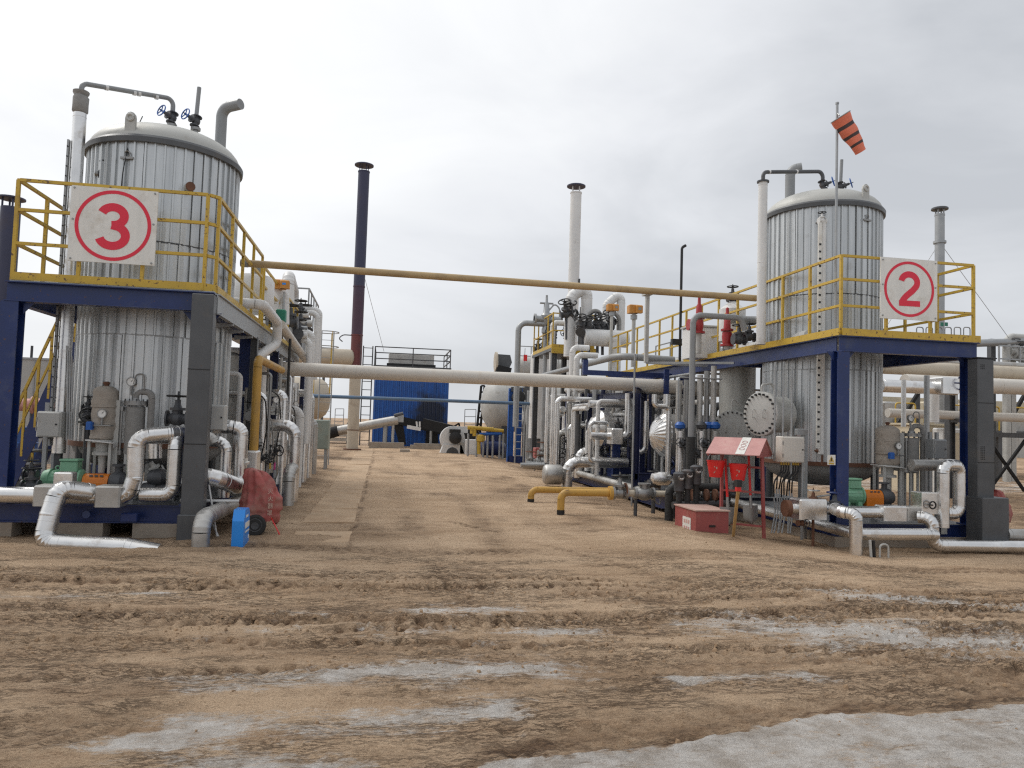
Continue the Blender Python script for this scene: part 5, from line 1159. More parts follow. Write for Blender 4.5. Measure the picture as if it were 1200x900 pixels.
# long pipe running back along the unit's left side
pipe('long silver pipe low along the left side of unit two', [(A(1002, 629, 10.08).x, 10.08, zg), (6.97, 10.12, zg), (6.97, 14.2, zg+.04)], .085, 'aluminium', bend=.12, n=18)
t = thing('inlet_valve_set', 'box covered valve with a rusty end flange at the left front of unit two', 'valve', A(935, 610, 10.6)); t.location.z = G2; WL[t.name] = V(t.location)
a0 = A(921, 597, 10.7); a1 = A(985, 597, 10.7); zz_ = A(950, 596, 10.7).z
obj('end_flange', MB().cyl((a0.x-.02, 10.7, zz_), (a0.x+.05, 10.7, zz_), .13, n=20), 'rust', t)
pipe_parts(t, [(a0.x+.05, 10.7, zz_), (a1.x, 10.7, zz_)], .08, 'aluminium', split=False)
b0 = A(935, 610, 10.6); b1 = A(968, 585, 10.6); obj('valve_cover', bbox((b0.x, 10.54, b0.z+.02), (b1.x, 10.86, b1.z), .025), 'aluminium', t)
valve(t, (A(953, 585, 10.7).x, 10.7, b1.z-.08), X_, .04, Z_, 'rust', 'steel'); valve(t, (A(978, 598, 10.7).x, 10.7, zz_), X_, .05, Z_, 'cast_iron', 'blue_paint')
obj('support', MB().cyl((A(953, 600, 10.7).x, 10.7, G2-.1), (A(953, 600, 10.7).x, 10.7, zz_-.05), .022, n=8), 'rust', t)
obj('strut', MB().cyl(A(957, 582, 10.65), A(973, 580, 10.65), .014, n=8), 'steel', t)
valve(t, A(938, 613, 10.65), X_, .025, V((.3, -.9, .1)), 'rust', 'black')
wall_box(A(926, 528, 11.3).x, 11.2, 1.10, 1.52, .40, .22, 'cream junction box with many black cables left of the blue column of unit two', 'cream_paint', [(A(942, 528, 11.5).x,)], cables=8)
t = thing('post_lamp_box', 'small grey box on a slim post before tank two', 'box', (A(940, 503, 11.3).x, 11.3, G2))
c = A(939, 506, 11.3); obj('housing', bbox(c-V((.1, .05, .05)), c+V((.1, .05, .05)), .015), 'grey_paint', t); obj('post', MB().cyl((c.x+.03, 11.3, G2-.1), (c.x+.03, 11.3, c.z-.05), .025, n=8), 'galvanised', t)
obj('warning_plate', MB().box(A(970, 533, 10.66), A(979, 545, 10.66)+Y_*.005), 'sign_white', P2W := thing('warning_sticker', 'small yellow and white warning plate on the blue column of unit two', 'sign', A(975, 545, 10.66)), smooth=False)
c = A(974.5, 538, 10.655); obj('triangle', MB().prism([c+V((-.045, 0, -.04)), c+V((.045, 0, -.04)), c+V((0, 0, .045))], Y_*.004), 'yellow_paint', P2W, smooth=False); obj('mark', MB().box(c+V((-.007, -.003, -.03)), c+V((.007, -.001, .02))), 'black', P2W, smooth=False); obj('print_bar', MB().box(c+V((-.045, -.001, -.08)), c+V((.045, .003, -.055))), 'yellow_paint', P2W, smooth=False)
pipe('short dull pipe running off to the right beside the dark riser', [(cb.x+.15, 10.35, A(1172, 627, 10.35).z), (13.5, 10.2, A(1172, 627, 10.35).z-.02)], .10, 'dull_aluminium', n=16)
t = thing('hose_stubs', 'white hose stub arching from the sand before unit two', 'hose', AZ(1030, 652)); t.location.z = G2; WL[t.name] = V(t.location)
c = A(1036, 650, 9.85); c.z = G2-.1
hose(t, [c+V((-.07, 0, 0)), c+V((-.07, 0, .30)), c+V((.07, 0, .30)), c+V((.07, 0, 0))], .014, 'pale_grey_paint', 'hose', .08)
obj('stub_pipe', MB().cyl(c+V((-.2, 0, 0)), c+V((-.23, 0, .36)), .02, n=8), 'pale_grey_paint', t); obj('stub_pipe', MB().cyl(c+V((-.14, .03, 0)), c+V((-.16, .03, .35)), .03, n=8), 'black', t)
e = A(1166, 625, 11.6); covered_extinguisher((e.x, 11.6, G2), .95, 'wheeled extinguisher under a red tarpaulin behind the dark grey riser at the right', (.96, .28, 0), 4, True, R(20))

# ---- left flank of unit two: grey column, manholes
t = thing('scrubber_column', 'plain grey upright vessel under the platform left of tank two', 'vessel', (6.9, 13.6, G2))
c = A(864, 460, 15.2); obj('shell', MB().lathe([(0, .1), (.02, .30), (.1, .385), (3.27, .385), (3.3, .3)], (c.x, 15.2, -.2), Z_, 32), 'tank_head', t); obj('girth_seam', MB().lathe([(-.008, .385), (-.008, .39), (.008, .39), (.008, .385)], (c.x, 15.2, 1.9), Z_, 32, cap=False), 'galvanised', t)
obj('skirt', MB().cyl((c.x, 15.2, G2-.1), (c.x, 15.2, -.1), .33, n=24), 'dark_grey_paint', t)
def manhole(parent, c, ax, rr, neck, davit=1):
    ax = V(ax).normalized(); u, v = frame(ax)
    obj('manhole_neck', MB().lathe([(-neck, rr*.82), (-.06, rr*.82), (-.06, rr), (-.002, rr)], c, ax, 32), 'tank_head', parent)
    cv = obj('manhole_cover', MB().lathe([(0, rr), (.045, rr), (.05, rr*.97), (.05, .01)], c, ax, 36), 'pale_grey_paint', parent)
    bm = MB()
    for k in range(24):
        a = 2*math.pi*k/24; q = V(c)+(u*math.cos(a)+v*math.sin(a))*rr*.88; bm.cyl(q-ax*.09, q+ax*.085, .02, n=6)
    tag(obj('bolts', bm, 'black', cv), kind='stuff')
    for s_ in (-1, 1):
        q = V(c)+ax*.05+u*s_*rr*.3; hose(cv, [q-Z_*.07, q-Z_*.07+ax*.06, q+Z_*.07+ax*.06, q+Z_*.07], .009, 'pale_grey_paint', 'grip', .02)
    if davit:
        q = V(c)+Z_*(rr+.0)+ax*.02; obj('davit_arm', MB().sweep(fillet([q, q+Z_*.12, q+Z_*.16-ax*.25+u*.0, q+V((.30, .1, .05)), q+V((.33, .12, -.5))], .12), .02, 8), 'pale_grey_paint', cv)
manhole(T2, A(893, 485, 12.1), V((-.95, -.31, 0)), .39, .5)
manhole(t, A(858, 503, 14.5), V((-.45, -.9, 0)), .40, .4, 0)
obj('davit_arm', MB().sweep(fillet([A(858, 480, 14.4), A(858, 472, 14.4)+V((0, 0, .1)), A(872, 478, 14.4), A(884, 500, 14.4)], .1), .016, 8), 'pale_grey_paint', t)
for k, (a, b, x) in enumerate(((425, 540, 905), (425, 520, 911), (430, 560, 917))):
    p0 = A(x, a, 11.6); vpipe('thin grey conduit running down beside the manhole of tank two, %s' % ('leftmost', 'middle', 'rightmost')[k], p0.x, 11.5-.1*k, A(x, b, 11.5).z, p0.z, .016, 'galvanised', name='conduit', cat='conduit', group='conduits on tank two')

# ---- fire point: red rack with a roof, buckets, shovels, and sand box
t = thing('fire_rack', 'red steel fire rack with a small pitched roof before unit two', 'fire rack', (5.4, 10.6, G2))
RR_ = AZ(893, 636, G2); ex = V((.766, -.643, 0)); rw = .66; RL_ = RR_-ex*rw; RL_.z = RR_.z = G2
ey = V((-ex.y, ex.x, 0))
RP = lambda a, b, z: RL_+ex*a+ey*b+Z_*z
zp = A(889, 516, RR_.y).z-G2; zr_ = zp+.02; zv = zr_-.26
for a_ in (0, rw): obj('post', MB().bar(RP(a_+(.035 if a_ else 0), 0, -.1), RP(a_-(.02 if a_ else 0), 0, zp-.25), .045), 'faded_red_paint', t, smooth=False)
for z in (.26, .80, 1.20): obj('cross_bar', MB().bar(RP(.02, 0, z), RP(rw-.01, 0, z), .032), 'faded_red_paint', t, smooth=False)
ov = .13; dp_ = .52
for sg in (-1, 1):
    obj('roof_sheet', MB().prism([RP(-ov, sg*dp_, zv), RP(rw+.05, sg*dp_, zv), RP(rw+.05, 0, zr_), RP(-ov, 0, zr_)], Z_*.012), 'dusty_red_paint', t, smooth=False)
for a_ in (-ov+.03, rw+.02):
    obj('gable', MB().prism([RP(a_, -dp_+.04, zv+.0), RP(a_, dp_-.04, zv+.0), RP(a_, 0, zr_-.02)], ex*.01), 'faded_red_paint', t, smooth=False)
    obj('eave_bar', MB().bar(RP(a_, -dp_+.02, zv-.01), RP(a_, dp_-.02, zv-.01), .035), 'faded_red_paint', t, smooth=False)
def roof_pt(f, g, up_=.016): return RP(-ov+(rw+ov+.05)*f, -dp_*(1-g), zv+(zr_-zv)*g+up_)
obj('paper_label', MB().prism([roof_pt(.55, .0), roof_pt(.72, .0), roof_pt(.72, 1.0), roof_pt(.55, 1.0)], Z_*.003), 'sign_white', t, smooth=False)
nr_ = (ey*-(zr_-zv)+Z_*dp_).normalized()
for k in range(3): obj('paper_mark', MB().torus(roof_pt(.635, .30+.2*k, .022), nr_, .04, .005, 12, 4), 'dusty_red_paint', t)
def bucket(c, label):
    b = thing('fire_bucket', label, 'bucket', c, 'red fire buckets')
    h = .26; obj('body', MB().lathe([(0, .08), (.0, .10), (h, .145), (h, .15), (h+.008, .15), (h+.008, .138), (.02, .095), (.02, .01)], c, Z_, 26, cap=False), 'bright_red', b)
    obj('bail', MB().torus(V(c)+Z_*h, Y_, .14, .006, 16, 5, 0, math.pi), 'steel', b)
    for dx_, dz_, sz_ in ((-.075, .17, .012), (-.045, .15, .02), (-.05, .165, .009), (-.07, .08, .014), (-.06, .10, .008)): obj('white_print', MB().cbox(V(c)+V((dx_, -math.sqrt(max(0, (.1+.17*dz_)**2-dx_**2))-.006, dz_)), (sz_, .008, sz_*1.5)), 'dusty_lid', b, smooth=False)
    return b
c1 = A(839, 545, RL_.y-.35); c2 = A(865, 550, RL_.y-.5)
bucket((c1.x, c1.y, A(839, 559, c1.y).z), 'red fire bucket hanging at the left of the fire rack')
bucket((c2.x, c2.y, A(865, 563, c2.y).z), 'red fire bucket hanging at the middle of the fire rack')
def shovel(p, tilt, label, top):
    s_ = thing('fire_shovel', label, 'shovel', p, 'shovels on the fire rack'); p = V(p); d = V((tilt, .05, 1)).normalized()
    bl = MB(); g = 9; vs = []; fs = []
    for i in range(g+1):
        f = i/g; wv = .125*min(1, (1-f)*2.4+.02)**.7 if f > .55 else .125
        wv = .125*(1-max(0, (f-.55)/.45)**2)**.5+.004
        for j in range(7):
            q = (j-3)/3; vs.append(p+V((q*wv, -.035*(1-q*q)*1.0+.02, -.30*f))+V((tilt*-.3*f, 0, 0)))
    for i in range(g):
        for j in range(6): fs.append((i*7+j, i*7+j+1, (i+1)*7+j+1, (i+1)*7+j))
    n0 = len(vs); vs += [v+V((0, .006, 0)) for v in vs]; fs += [tuple(n0+k for k in reversed(f)) for f in fs]
    bl.add(vs, fs); obj('blade', bl, 'steel', s_); 
    obj('socket', MB().cyl(p-Z_*.05, p+d*.16, .028, .022, n=10), 'steel', s_); obj('handle', MB().cyl(p+d*.15, p+d*top, .02, n=10), 'bright_red', s_)
    return s_
shovel(A(853, 594, RL_.y-.25), -.05, 'narrow red handled shovel hanging at the left of the fire rack', .78)
shovel(A(880, 592, RR_.y+.12), -.04, 'broad red handled shovel hanging at the right of the fire rack', .80)
t = thing('pickaxe_handle', 'pale wooden tool handle leaning against the fire rack', 'tool', AZ(858, 637, G2))
obj('handle', MB().sweep([AZ(858, 637, G2)-V((0, .0, .05)), A(865, 575, 10.25)], [.022, .026], 10), 'wood', t); hp = A(865, 572, 10.25); obj('head', MB().cbox(hp, (.07, .06, .09)), 'bright_red', t, smooth=False); obj('blade', MB().cbox(hp+Z_*.07, (.08, .09, .10)), 'black', t, smooth=False)
t = thing('sand_box', 'dusty red steel sand box beside the fire rack', 'sand box', (4.9, 11, G2))
hh = .45; fb = AZ(815, 629, -.12)
e1 = V((0, -.85, 0)); e2 = V((.56, 0, 0)); pb = V((fb.x, fb.y, -.25)); pa = pb-e1; pc = pb+e2; pd = pa+e2
obj('box', MB().prism([pa, pb, pc, pd], Z_*(hh+.08)), 'faded_red_paint', t, smooth=False)
n_ = V((e1.y, -e1.x, 0)).normalized()
obj('lid', MB().prism([p+d_ for p, d_ in ((pa, -e2*.03-e1*.03), (pb, -e2*.03+e1*.03), (pc, e2*.03+e1*.03), (pd, e2*.03-e1*.03))], Z_*.02), 'dusty_lid', t, smooth=False)
t.children[-1].location.z += hh+.085
fc = lambda f, z: pa+e1*f+V((0, 0, z))-e2.normalized()*.004
obj('label_plate', MB().prism([fc(.40, .15), fc(.78, .15), fc(.78, .40), fc(.40, .40)], -e2.normalized()*.003), 'sign_white', t, smooth=False)
for z in (.22, .33):
    for f in (.46, .56, .66): obj('label_mark', MB().prism([fc(f, z-.03)-e2.normalized()*.003, fc(f+.07, z-.03)-e2.normalized()*.003, fc(f+.07, z+.03)-e2.normalized()*.003, fc(f, z+.03)-e2.normalized()*.003], -e2.normalized()*.002), 'dusty_red_paint', t, smooth=False)
obj('hasp', MB().cbox(pb+e2*.5+V((0, -.01, .3)), (.1, .02, .03)), 'black', t, smooth=False)

# ================================================================== right aisle side behind the fire point
# yellow gas pipes and the valve string near the ground
ya = AZ(657, 602, 0); za = A(665, 577, ya.y).z
t = pipe('mustard yellow gas pipe bending up from the sand, nearer one', [(ya.x, ya.y, -.2), (ya.x, ya.y, za), (A(716, 577, ya.y).x, ya.y, za)], .066, 'mustard_paint', 'gas_pipe', clad=False, bend=.13, n=18, group='yellow gas pipes from the sand')
obj('dark_sleeve', MB().cyl((ya.x, ya.y, -.1), (ya.x, ya.y, .07), .07, n=18), 'black', t)
obj('end_flange', MB().cyl((A(716, 577, ya.y).x-.04, ya.y, za), (A(716, 577, ya.y).x+.02, ya.y, za), .125, n=22), 'mustard_paint', t)
yb = AZ(622, 588, 0); zb_ = A(640, 574, yb.y).z
t = pipe('mustard yellow gas pipe bending up from the sand, farther one', [(yb.x, yb.y, -.2), (yb.x, yb.y, zb_), (A(716, 577, yb.y).x, yb.y, zb_)], .066, 'mustard_paint', 'gas_pipe', clad=False, bend=.13, n=18, group='yellow gas pipes from the sand')
obj('dark_sleeve', MB().cyl((yb.x, yb.y, -.1), (yb.x, yb.y, .06), .07, n=18), 'black', t)
t = thing('valve_string', 'string of grey flanged valves continuing the nearer yellow pipe', 'valves', (4.3, ya.y, 0)); VY = ya.y
vx = lambda p: A(p, 577, VY).x
obj('spool', MB().cyl((vx(718), VY, za), (vx(806), VY, za), .058, n=16), 'beige_paint', t)
for p_ in (719, 733, 744, 765, 783, 796):
    flange(t, (vx(p_), VY, za), X_, .066, 'steel', .035)
valve(t, (vx(726), VY, za), X_, .062, Z_, 'steel', 'black'); valve(t, (vx(790), VY, za), X_, .06, Z_, 'steel', 'black')
obj('spectacle_blind', MB().cyl((vx(732), VY, za+.06), (vx(733.5), VY, za+.06), .13, n=20), 'rust', t)
obj('check_valve', MB().lathe([(-.16, .075), (-.1, .1), (-.05, .125), (.05, .125), (.1, .1), (.16, .075)], (vx(755), VY, za), X_, 20).cyl((vx(755), VY, za+.08), (vx(755), VY, za+.17), .09, n=16).cyl((vx(755), VY, za+.16), (vx(755), VY, za+.19), .12, n=18), 'steel', t)
hose(t, [(vx(768), VY, za-.05), (vx(768), VY, za-.16), (vx(774), VY, za-.2), (vx(774), VY, za-.08)], .014, 'steel', 'drain', .05)
for p_ in (745, 790): obj('stand', MB().cyl((vx(p_), VY, -.2), (vx(p_), VY, za-.06), .035, n=8), 'cast_iron', t)
t = thing('bypass_valve', 'slender valve with a flat handwheel behind the grey valve string', 'valve', (vx(768), VY+.5, -.1))
valve(t, A(766, 568, VY+.6), X_, .05); obj('stand', MB().cyl((A(766, 568, VY+.6).x, VY+.6, -.2), A(766, 570, VY+.6), .04, n=8), 'cast_iron', t); obj('silver_cap', MB().lathe([(-.22, .02), (-.2, .1), (-.08, .13), (.1, .13), (.2, .06), (.22, .02)], A(776, 561, VY+.5), X_, 18), 'aluminium', t)
# black wrapped valve cluster
t = thing('wrapped_manifold', 'black wrapped pipes and twin dark regulators left of the red sand box', 'manifold', (A(800, 600, 12.6).x, 12.6, -.15))
c = A(790, 600, 12.7).x
pipe_parts(t, [(c-.1, 12.7, -.2), (c-.1, 12.7, .55), (c+1.0, 12.7, .55), (c+1.0, 12.7, -.2)], .075, 'black_wrap', clad=False, split=False, bend=.14)
pipe_parts(t, [A(788, 592, 12.5), A(850, 590, 12.5)], .06, 'cast_iron', clad=False, split=False)
pipe_parts(t, [(c+.35, 12.6, -.2), (c+.35, 12.6, .5)], .08, 'black_wrap', clad=False, split=False)
for p_, q_ in ((806, 560), (816, 555), (796, 563)):
    o = A(p_, q_, 12.3); obj('regulator', MB().lathe([(-.2, .06), (-.18, .09), (.02, .09), (.06, .11), (.12, .11), (.15, .06)], o, Z_, 14), 'cast_iron', t); obj('cap_ring', MB().torus(o+V((.0, -.09, .06)), Y_, .045, .014, 14, 5), 'steel', t); obj('cap_face', MB().cyl(o+V((0, -.08, .06)), o+V((0, -.1, .06)), .035, n=12), 'dial', t)
    pipe_parts(t, [o-Z_*.2, (o.x, o.y, -.15)], .05, 'black_wrap', clad=False, split=False)
for p_ in (812, 828, 838): flange(t, A(p_, 580, 12.5), X_, .06, 'rust', .03)
for k in range(6): valve(t, A(800+k*12, 590-k*2, 12.9), X_, .04, Z_, 'cast_iron', 'black')
# grey inverted U
c = A(810, 500, 13.1)
t = pipe('grey painted pipe rising past the platform edge and hooking back over the railing', [(c.x, 13.1, A(810, 512, 13.1).z), (c.x, 13.1, A(812, 369, 13.1).z), (A(868, 372, 13.1).x, 13.1, A(812, 369, 13.1).z-.0), (A(873, 372, 13.1).x, 13.1, 3.5)], .056, 'grey_paint', clad=False, bend=.16, n=16, name='riser_pipe')
obj('wrapped_foot', MB().cyl((c.x, 13.1, -.2), (c.x, 13.1, A(810, 512, 13.1).z), .085, n=14), 'black_wrap', t)
# control valves with blue heads and clad cylinders
t = thing('control_valve_rack', 'row of silver cylinders with blue valve heads under the number two platform', 'valves', (6.2, 14.2, -.1))
for k, p_ in enumerate((797, 806, 822, 830, 838)):
    y = 14.2+.12*(k % 2); x = A(p_, 500, y).x; r = .075
    obj('cylinder', MB().cyl((x, y, -.1), (x, y, A(p_, 505-3*(k % 2), y).z), r, n=16), ('aluminium', 'cast_iron', 'aluminium', 'steel', 'dull_aluminium')[k], t)
    if k != 1: obj('valve_head', MB().lathe([(0, .05), (.02, .1), (.09, .11), (.15, .06)], (x, y, A(p_, 503, y).z), Z_, 14), ('bright_blue_paint', 'cast_iron', 'cast_iron', 'bright_blue_paint', 'bright_blue_paint')[k], t)
    pipe_parts(t, [(x, y+.1, 1.5), (x, y+.1, 2.5+.1*k)], .06, 'steel' if k % 2 else 'dull_aluminium', clad=False, split=False)
for k in range(5): valve(t, A(800+9*k, 520+6*(k % 3), 14.0), Z_, .035, V((-.6, -.7, .2)), 'cast_iron', 'black')
# exchangers with clad heads
t = thing('heat_exchanger', 'horizontal exchanger with a silver umbrella shaped clad end', 'vessel', (6, 16.6, -.1), 'horizontal exchangers')
c = A(776, 510, 16.6); mb = MB(); n = 28; vs = []; fs = []; rr_ = .52
for i, (d, r) in enumerate(((-.30, .05), (-.27, .16), (-.20, .32), (-.10, .44), (.0, rr_), (.06, rr_))):
    for k in range(n*2):
        a = math.pi*k/n; rk = r*(1.0 if k % 2 else .965) if i < 5 else r; vs.append((c.x+d, c.y+math.cos(a)*rk, c.z+math.sin(a)*rk))
m2 = n*2
for i in range(5):
    for k in range(m2): fs.append((i*m2+k, i*m2+(k+1) % m2, (i+1)*m2+(k+1) % m2, (i+1)*m2+k))
fs.append(tuple(range(m2)))
obj('clad_head', mb.add(vs, fs), 'aluminium', t, smooth=False)
obj('shell', MB().cyl(c+X_*.06, c+X_*3.2, .50, n=28), 'grey_wrap', t)
for dx_ in (.5, 2.4): obj('saddle', MB().box((c.x+dx_-.1, 16.2, -.2), (c.x+dx_+.1, 17.0, c.z-.4)), 'blue_paint', t, smooth=False)
obj('nozzle', MB().cyl(c+V((.6, 0, .4)), c+V((.6, 0, .95)), .1, n=14), 'dull_aluminium', t)
t = thing('heat_exchanger', 'horizontal exchanger with a smooth silver domed end behind the loop pipework', 'vessel', (5.7, 20, -.1), 'horizontal exchangers')
c = A(703, 502, 19.6); rr_ = .50
obj('clad_head', MB().lathe([(-.34, .03), (-.32, .14), (-.24, .29), (-.12, .41), (0, rr_)], c, X_, 30), 'aluminium', t); obj('shell', MB().cyl(c, c+X_*3.2, rr_, n=30), 'aluminium', t)
for dx_ in (.5, 1.0, 1.5, 2.0): obj('seam_band', MB().lathe([(-.012, rr_), (-.012, rr_+.008), (.012, rr_+.008), (.012, rr_)], c+X_*dx_, X_, 30, cap=False), 'aluminium', t)
for dx_ in (.4, 2.4): obj('saddle', MB().box((c.x+dx_-.1, 19.3, -.2), (c.x+dx_+.1, 19.9, c.z-.38)), 'blue_paint', t, smooth=False)
for dx_ in (.5, 1.1, 1.6): obj('nozzle', MB().cyl(c+V((dx_, 0, .4)), c+V((dx_, 0, .9)), .07, n=12), 'white_paint', t)
# silver pipes before the exchangers
def PP(label, Y, pp, r, m='aluminium', bend=None, **k):
    q = [A(a, b, Y) for a, b in pp]
    for i in range(1, len(q)):                      # keep runs plumb and level
        if abs(pp[i][0]-pp[i-1][0]) < 6 and abs(pp[i][1]-pp[i-1][1]) > 6: q[i].x = q[i-1].x
        elif abs(pp[i][1]-pp[i-1][1]) < 6: q[i].z = q[i-1].z
    return pipe(label, q, r, m, bend=bend, **k)
PP('fat silver clad elbow coming up from the sand right of the farther yellow pipe', 19.0, [(664, 572), (664, 541), (735, 537)], .145, bend=.32, n=18)
PP('slim silver rectangular loop before the domed exchanger', 18.6, [(730, 541), (691, 541), (691, 495), (714, 495), (714, 508)], .05, bend=.09)
PP('thick upright silver pipe turning left above the rectangular loop', 18.2, [(737, 461), (737, 512), (715, 512), (692, 508)], .095, bend=.16, n=16)
t = thing('clad_valve_box', 'silver clad valve box with a handwheel beside the thick upright pipe', 'cover', A(719, 524, 18.1))
b0 = A(714, 520, 18.1); b1 = A(728, 502, 18.1); obj('box', bbox((b0.x, 17.9, b0.z), (b1.x, 18.35, b1.z), .03), 'aluminium', t); valve(t, A(724, 500, 18.1), X_, .05, Z_, 'cast_iron', 'black')
t = thing('trough_cover', 'dented silver sheet cover lying at the foot of the fat elbow', 'cover', AZ(650, 566))
b0 = A(638, 566, 18.8); b1 = A(661, 547, 18.8); obj('cover', lumpy([(0, .02), (.0, .22), (.06, .26), (.42, .26), (.46, .22), (.48, .02)], V((b0.x, 18.9, (b0.z+b1.z)/2)), 20, .03, 4, 1, X_), 'dull_aluminium', t, ang=60)
PP('second fat silver elbow behind the first one right of the yellow pipes', 20.8, [(678, 560), (678, 528), (745, 528)], .13, bend=.26, n=16)
PP('silver bend under the railings beside the thick upright pipe', 17.6, [(757, 470), (757, 530), (742, 530)], .08, bend=.15)
PP('level silver pipe under the cream bridging pipe, upper', 19.2, [(690, 473), (764, 475)], .10)
PP('level silver pipe under the cream bridging pipe, lower', 20.2, [(700, 533), (770, 535)], .09)
PP('silver pipe with a long level arm left of the domed exchanger', 20.5, [(651, 556), (653, 467), (735, 467)], .075, bend=.14)
PP('slim silver upright left of the long level arm, outer', 22, [(640, 542), (641, 440)], .075)
PP('slim silver upright left of the long level arm, inner', 21.5, [(647, 545), (648, 440)], .085)
PP('pale upright pipe behind the long level arm', 23, [(674, 540), (676, 440)], .12, 'white_paint')
PP('silver upright before the umbrella clad exchanger with a short top arm', 14.9, [(767, 462), (767, 476), (784, 476), (784, 562)], .055, bend=.09)
PP('silver capped upright stub above the short top arm', 15.1, [(781, 485), (781, 462)], .075)
pipe('silver pipe running low along the sand behind the yellow pipes', [AX(760, 577, 5.6), AX(672, 553, 5.6)], .085, 'dull_aluminium')
# blue frames carrying the exchangers
t = thing('exchanger_stand', 'dark blue steel frame standing between the two exchangers', 'frame', (5.5, 16, -.1))
for (p_, Y) in ((745, 15.8), (752, 17.6), (690, 20.8), (682, 22.5), (664, 23)):
    x = A(p_, 520, Y).x; ibeam(t, (x, Y, -.2), (x, Y, A(p_, 461, Y).z), .13, .13, 'shaded_blue_paint', 'post', up=(1, 0, 0))
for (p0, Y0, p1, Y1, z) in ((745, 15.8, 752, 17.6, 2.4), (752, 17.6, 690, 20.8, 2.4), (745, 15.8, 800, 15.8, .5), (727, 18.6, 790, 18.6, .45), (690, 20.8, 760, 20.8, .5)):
    ibeam(t, (A(p0, 500, Y0).x, Y0, z), (A(p1, 500, Y1).x, Y1, z), .16, .1, 'shaded_blue_paint')
t = thing('exchanger_skid', 'dark blue skid beams under the exchangers on the right of the aisle', 'skid', (5.3, 14.5, -.2), 'blue skid frames')
ibeam(t, (5.65, 14.2, .1), (5.65, 24, .1), .24, .14, 'shaded_blue_paint'); ibeam(t, (8.6, 14.2, .1), (8.6, 24, .1), .24, .14, 'shaded_blue_paint')
for y in (14.3, 17, 19.5, 22, 23.9): ibeam(t, (5.72, y, .1), (8.53, y, .1), .22, .12, 'shaded_blue_paint')
obj('floor_plate', MB().box((5.7, 14.2, .221), (8.6, 24, .23)), 'dark_grey_paint', t, smooth=False)
# dark clutter behind
t = thing('process_skid', 'crowded piping and valve skid under the railings right of the aisle', 'piping skid', (6.8, 18, -.1))
rs = random.Random(9)
for k in range(96):
    y = 14.6+rs.random()*10.5; x = 6.0+rs.random()*2.2 if k < 66 else 5.5+rs.random()*.9; r = rs.choice((.025, .035, .045, .06, .08)); m = rs.choice(('aluminium', 'dull_aluminium', 'galvanised', 'white_paint', 'steel', 'dark_grey_paint', 'shaded_blue_paint'))
    if k >= 66: y = 19.5+rs.random()*5
    elif y < 17.6: x = max(x, 7.0)
    z0_ = rs.uniform(.0, .6); z1_ = rs.uniform(1.6, 3.0)
    kind = rs.random()
    if kind < .5: pts = [(x, y, z0_), (x, y, z1_)]
    elif kind < .8: pts = [(x, y, z0_), (x, y, z1_), (x+.8, y, z1_)]
    else: pts = [(x, y, z1_), (x, y+1.6, z1_), (x, y+1.6, z0_)]
    pipe_parts(t, pts, r, m, clad=r > .05, split=False, n=10, bend=r*2)
    if rs.random() < .55: valve(t, V((x, y, min(z0_+.6, z1_-.3))), Z_, max(.03, r*.8), V((-.7, -.7, .1)), rs.choice(('cast_iron', 'steel')))
for k in range(8): pipe_parts(t, [(6.1, 17.6+k*.9, 2.5+.06*(k % 3)), (8.6, 17.6+k*.9, 2.5+.06*(k % 3))], rs.choice((.05, .08, .1)), rs.choice(('dull_aluminium', 'galvanised', 'aluminium')), clad=True, split=False, n=12)
for k in range(3): pipe_parts(t, [(6.4+.5*k, 18.2, 2.75), (6.0+.5*k, 24, 2.75)], .09, rs.choice(('dull_aluminium', 'white_paint')), clad=True, split=False, n=12)
for k in range(7): obj('drum', MB().lathe([(0, .1), (.04, .25), (.9, .25), (.94, .1)], (7.4+.2*(k % 3), 15.2+k*1.2, .3), Z_, 20), rs.choice(('dark_grey_paint', 'grey_wrap', 'dull_aluminium')), t)
for k in range(18):
    y = 18.8+rs.random()*4.5; x = 5.45+rs.random()*.7; r = rs.choice((.06, .08, .10)); zt_ = rs.uniform(.9, 2.3); m = rs.choice(('aluminium', 'aluminium', 'white_paint', 'dull_aluminium'))
    pipe_parts(t, [(x+1.2, y, zt_), (x, y, zt_), (x, y, rs.choice((-.1, .3)))] if k % 3 else [(x, y, zt_), (x, y+1.5, zt_), (x, y+1.5, .1)], r, m, clad=True, split=False, n=12, bend=r*1.9)
obj('red_box', bbox(A(627, 538, 24), A(635, 525, 24)+Y_*.4, .02), 'faded_red_paint', t)
for k in range(5): obj('brown_spool', MB().cyl(A(610+6*k, 545-2*k, 22+.4*k), A(640+4*k, 545-2*k, 22+.4*k), .07, n=12), 'galvanised', t)
t2 = thing('ground_valves', 'low grey valves and stub pipes at the foot of the silver uprights', 'valves', AZ(640, 552))
for k, (p_, q_) in enumerate(((622, 543), (632, 547), (645, 540), (636, 532))): valve(t2, A(p_, q_, 22.5), X_, .07, Z_, 'steel', 'rust')
pipe_parts(t2, [A(612, 546, 22.3), A(650, 549, 22.3)], .08, 'dull_aluminium', split=False, clad=False)
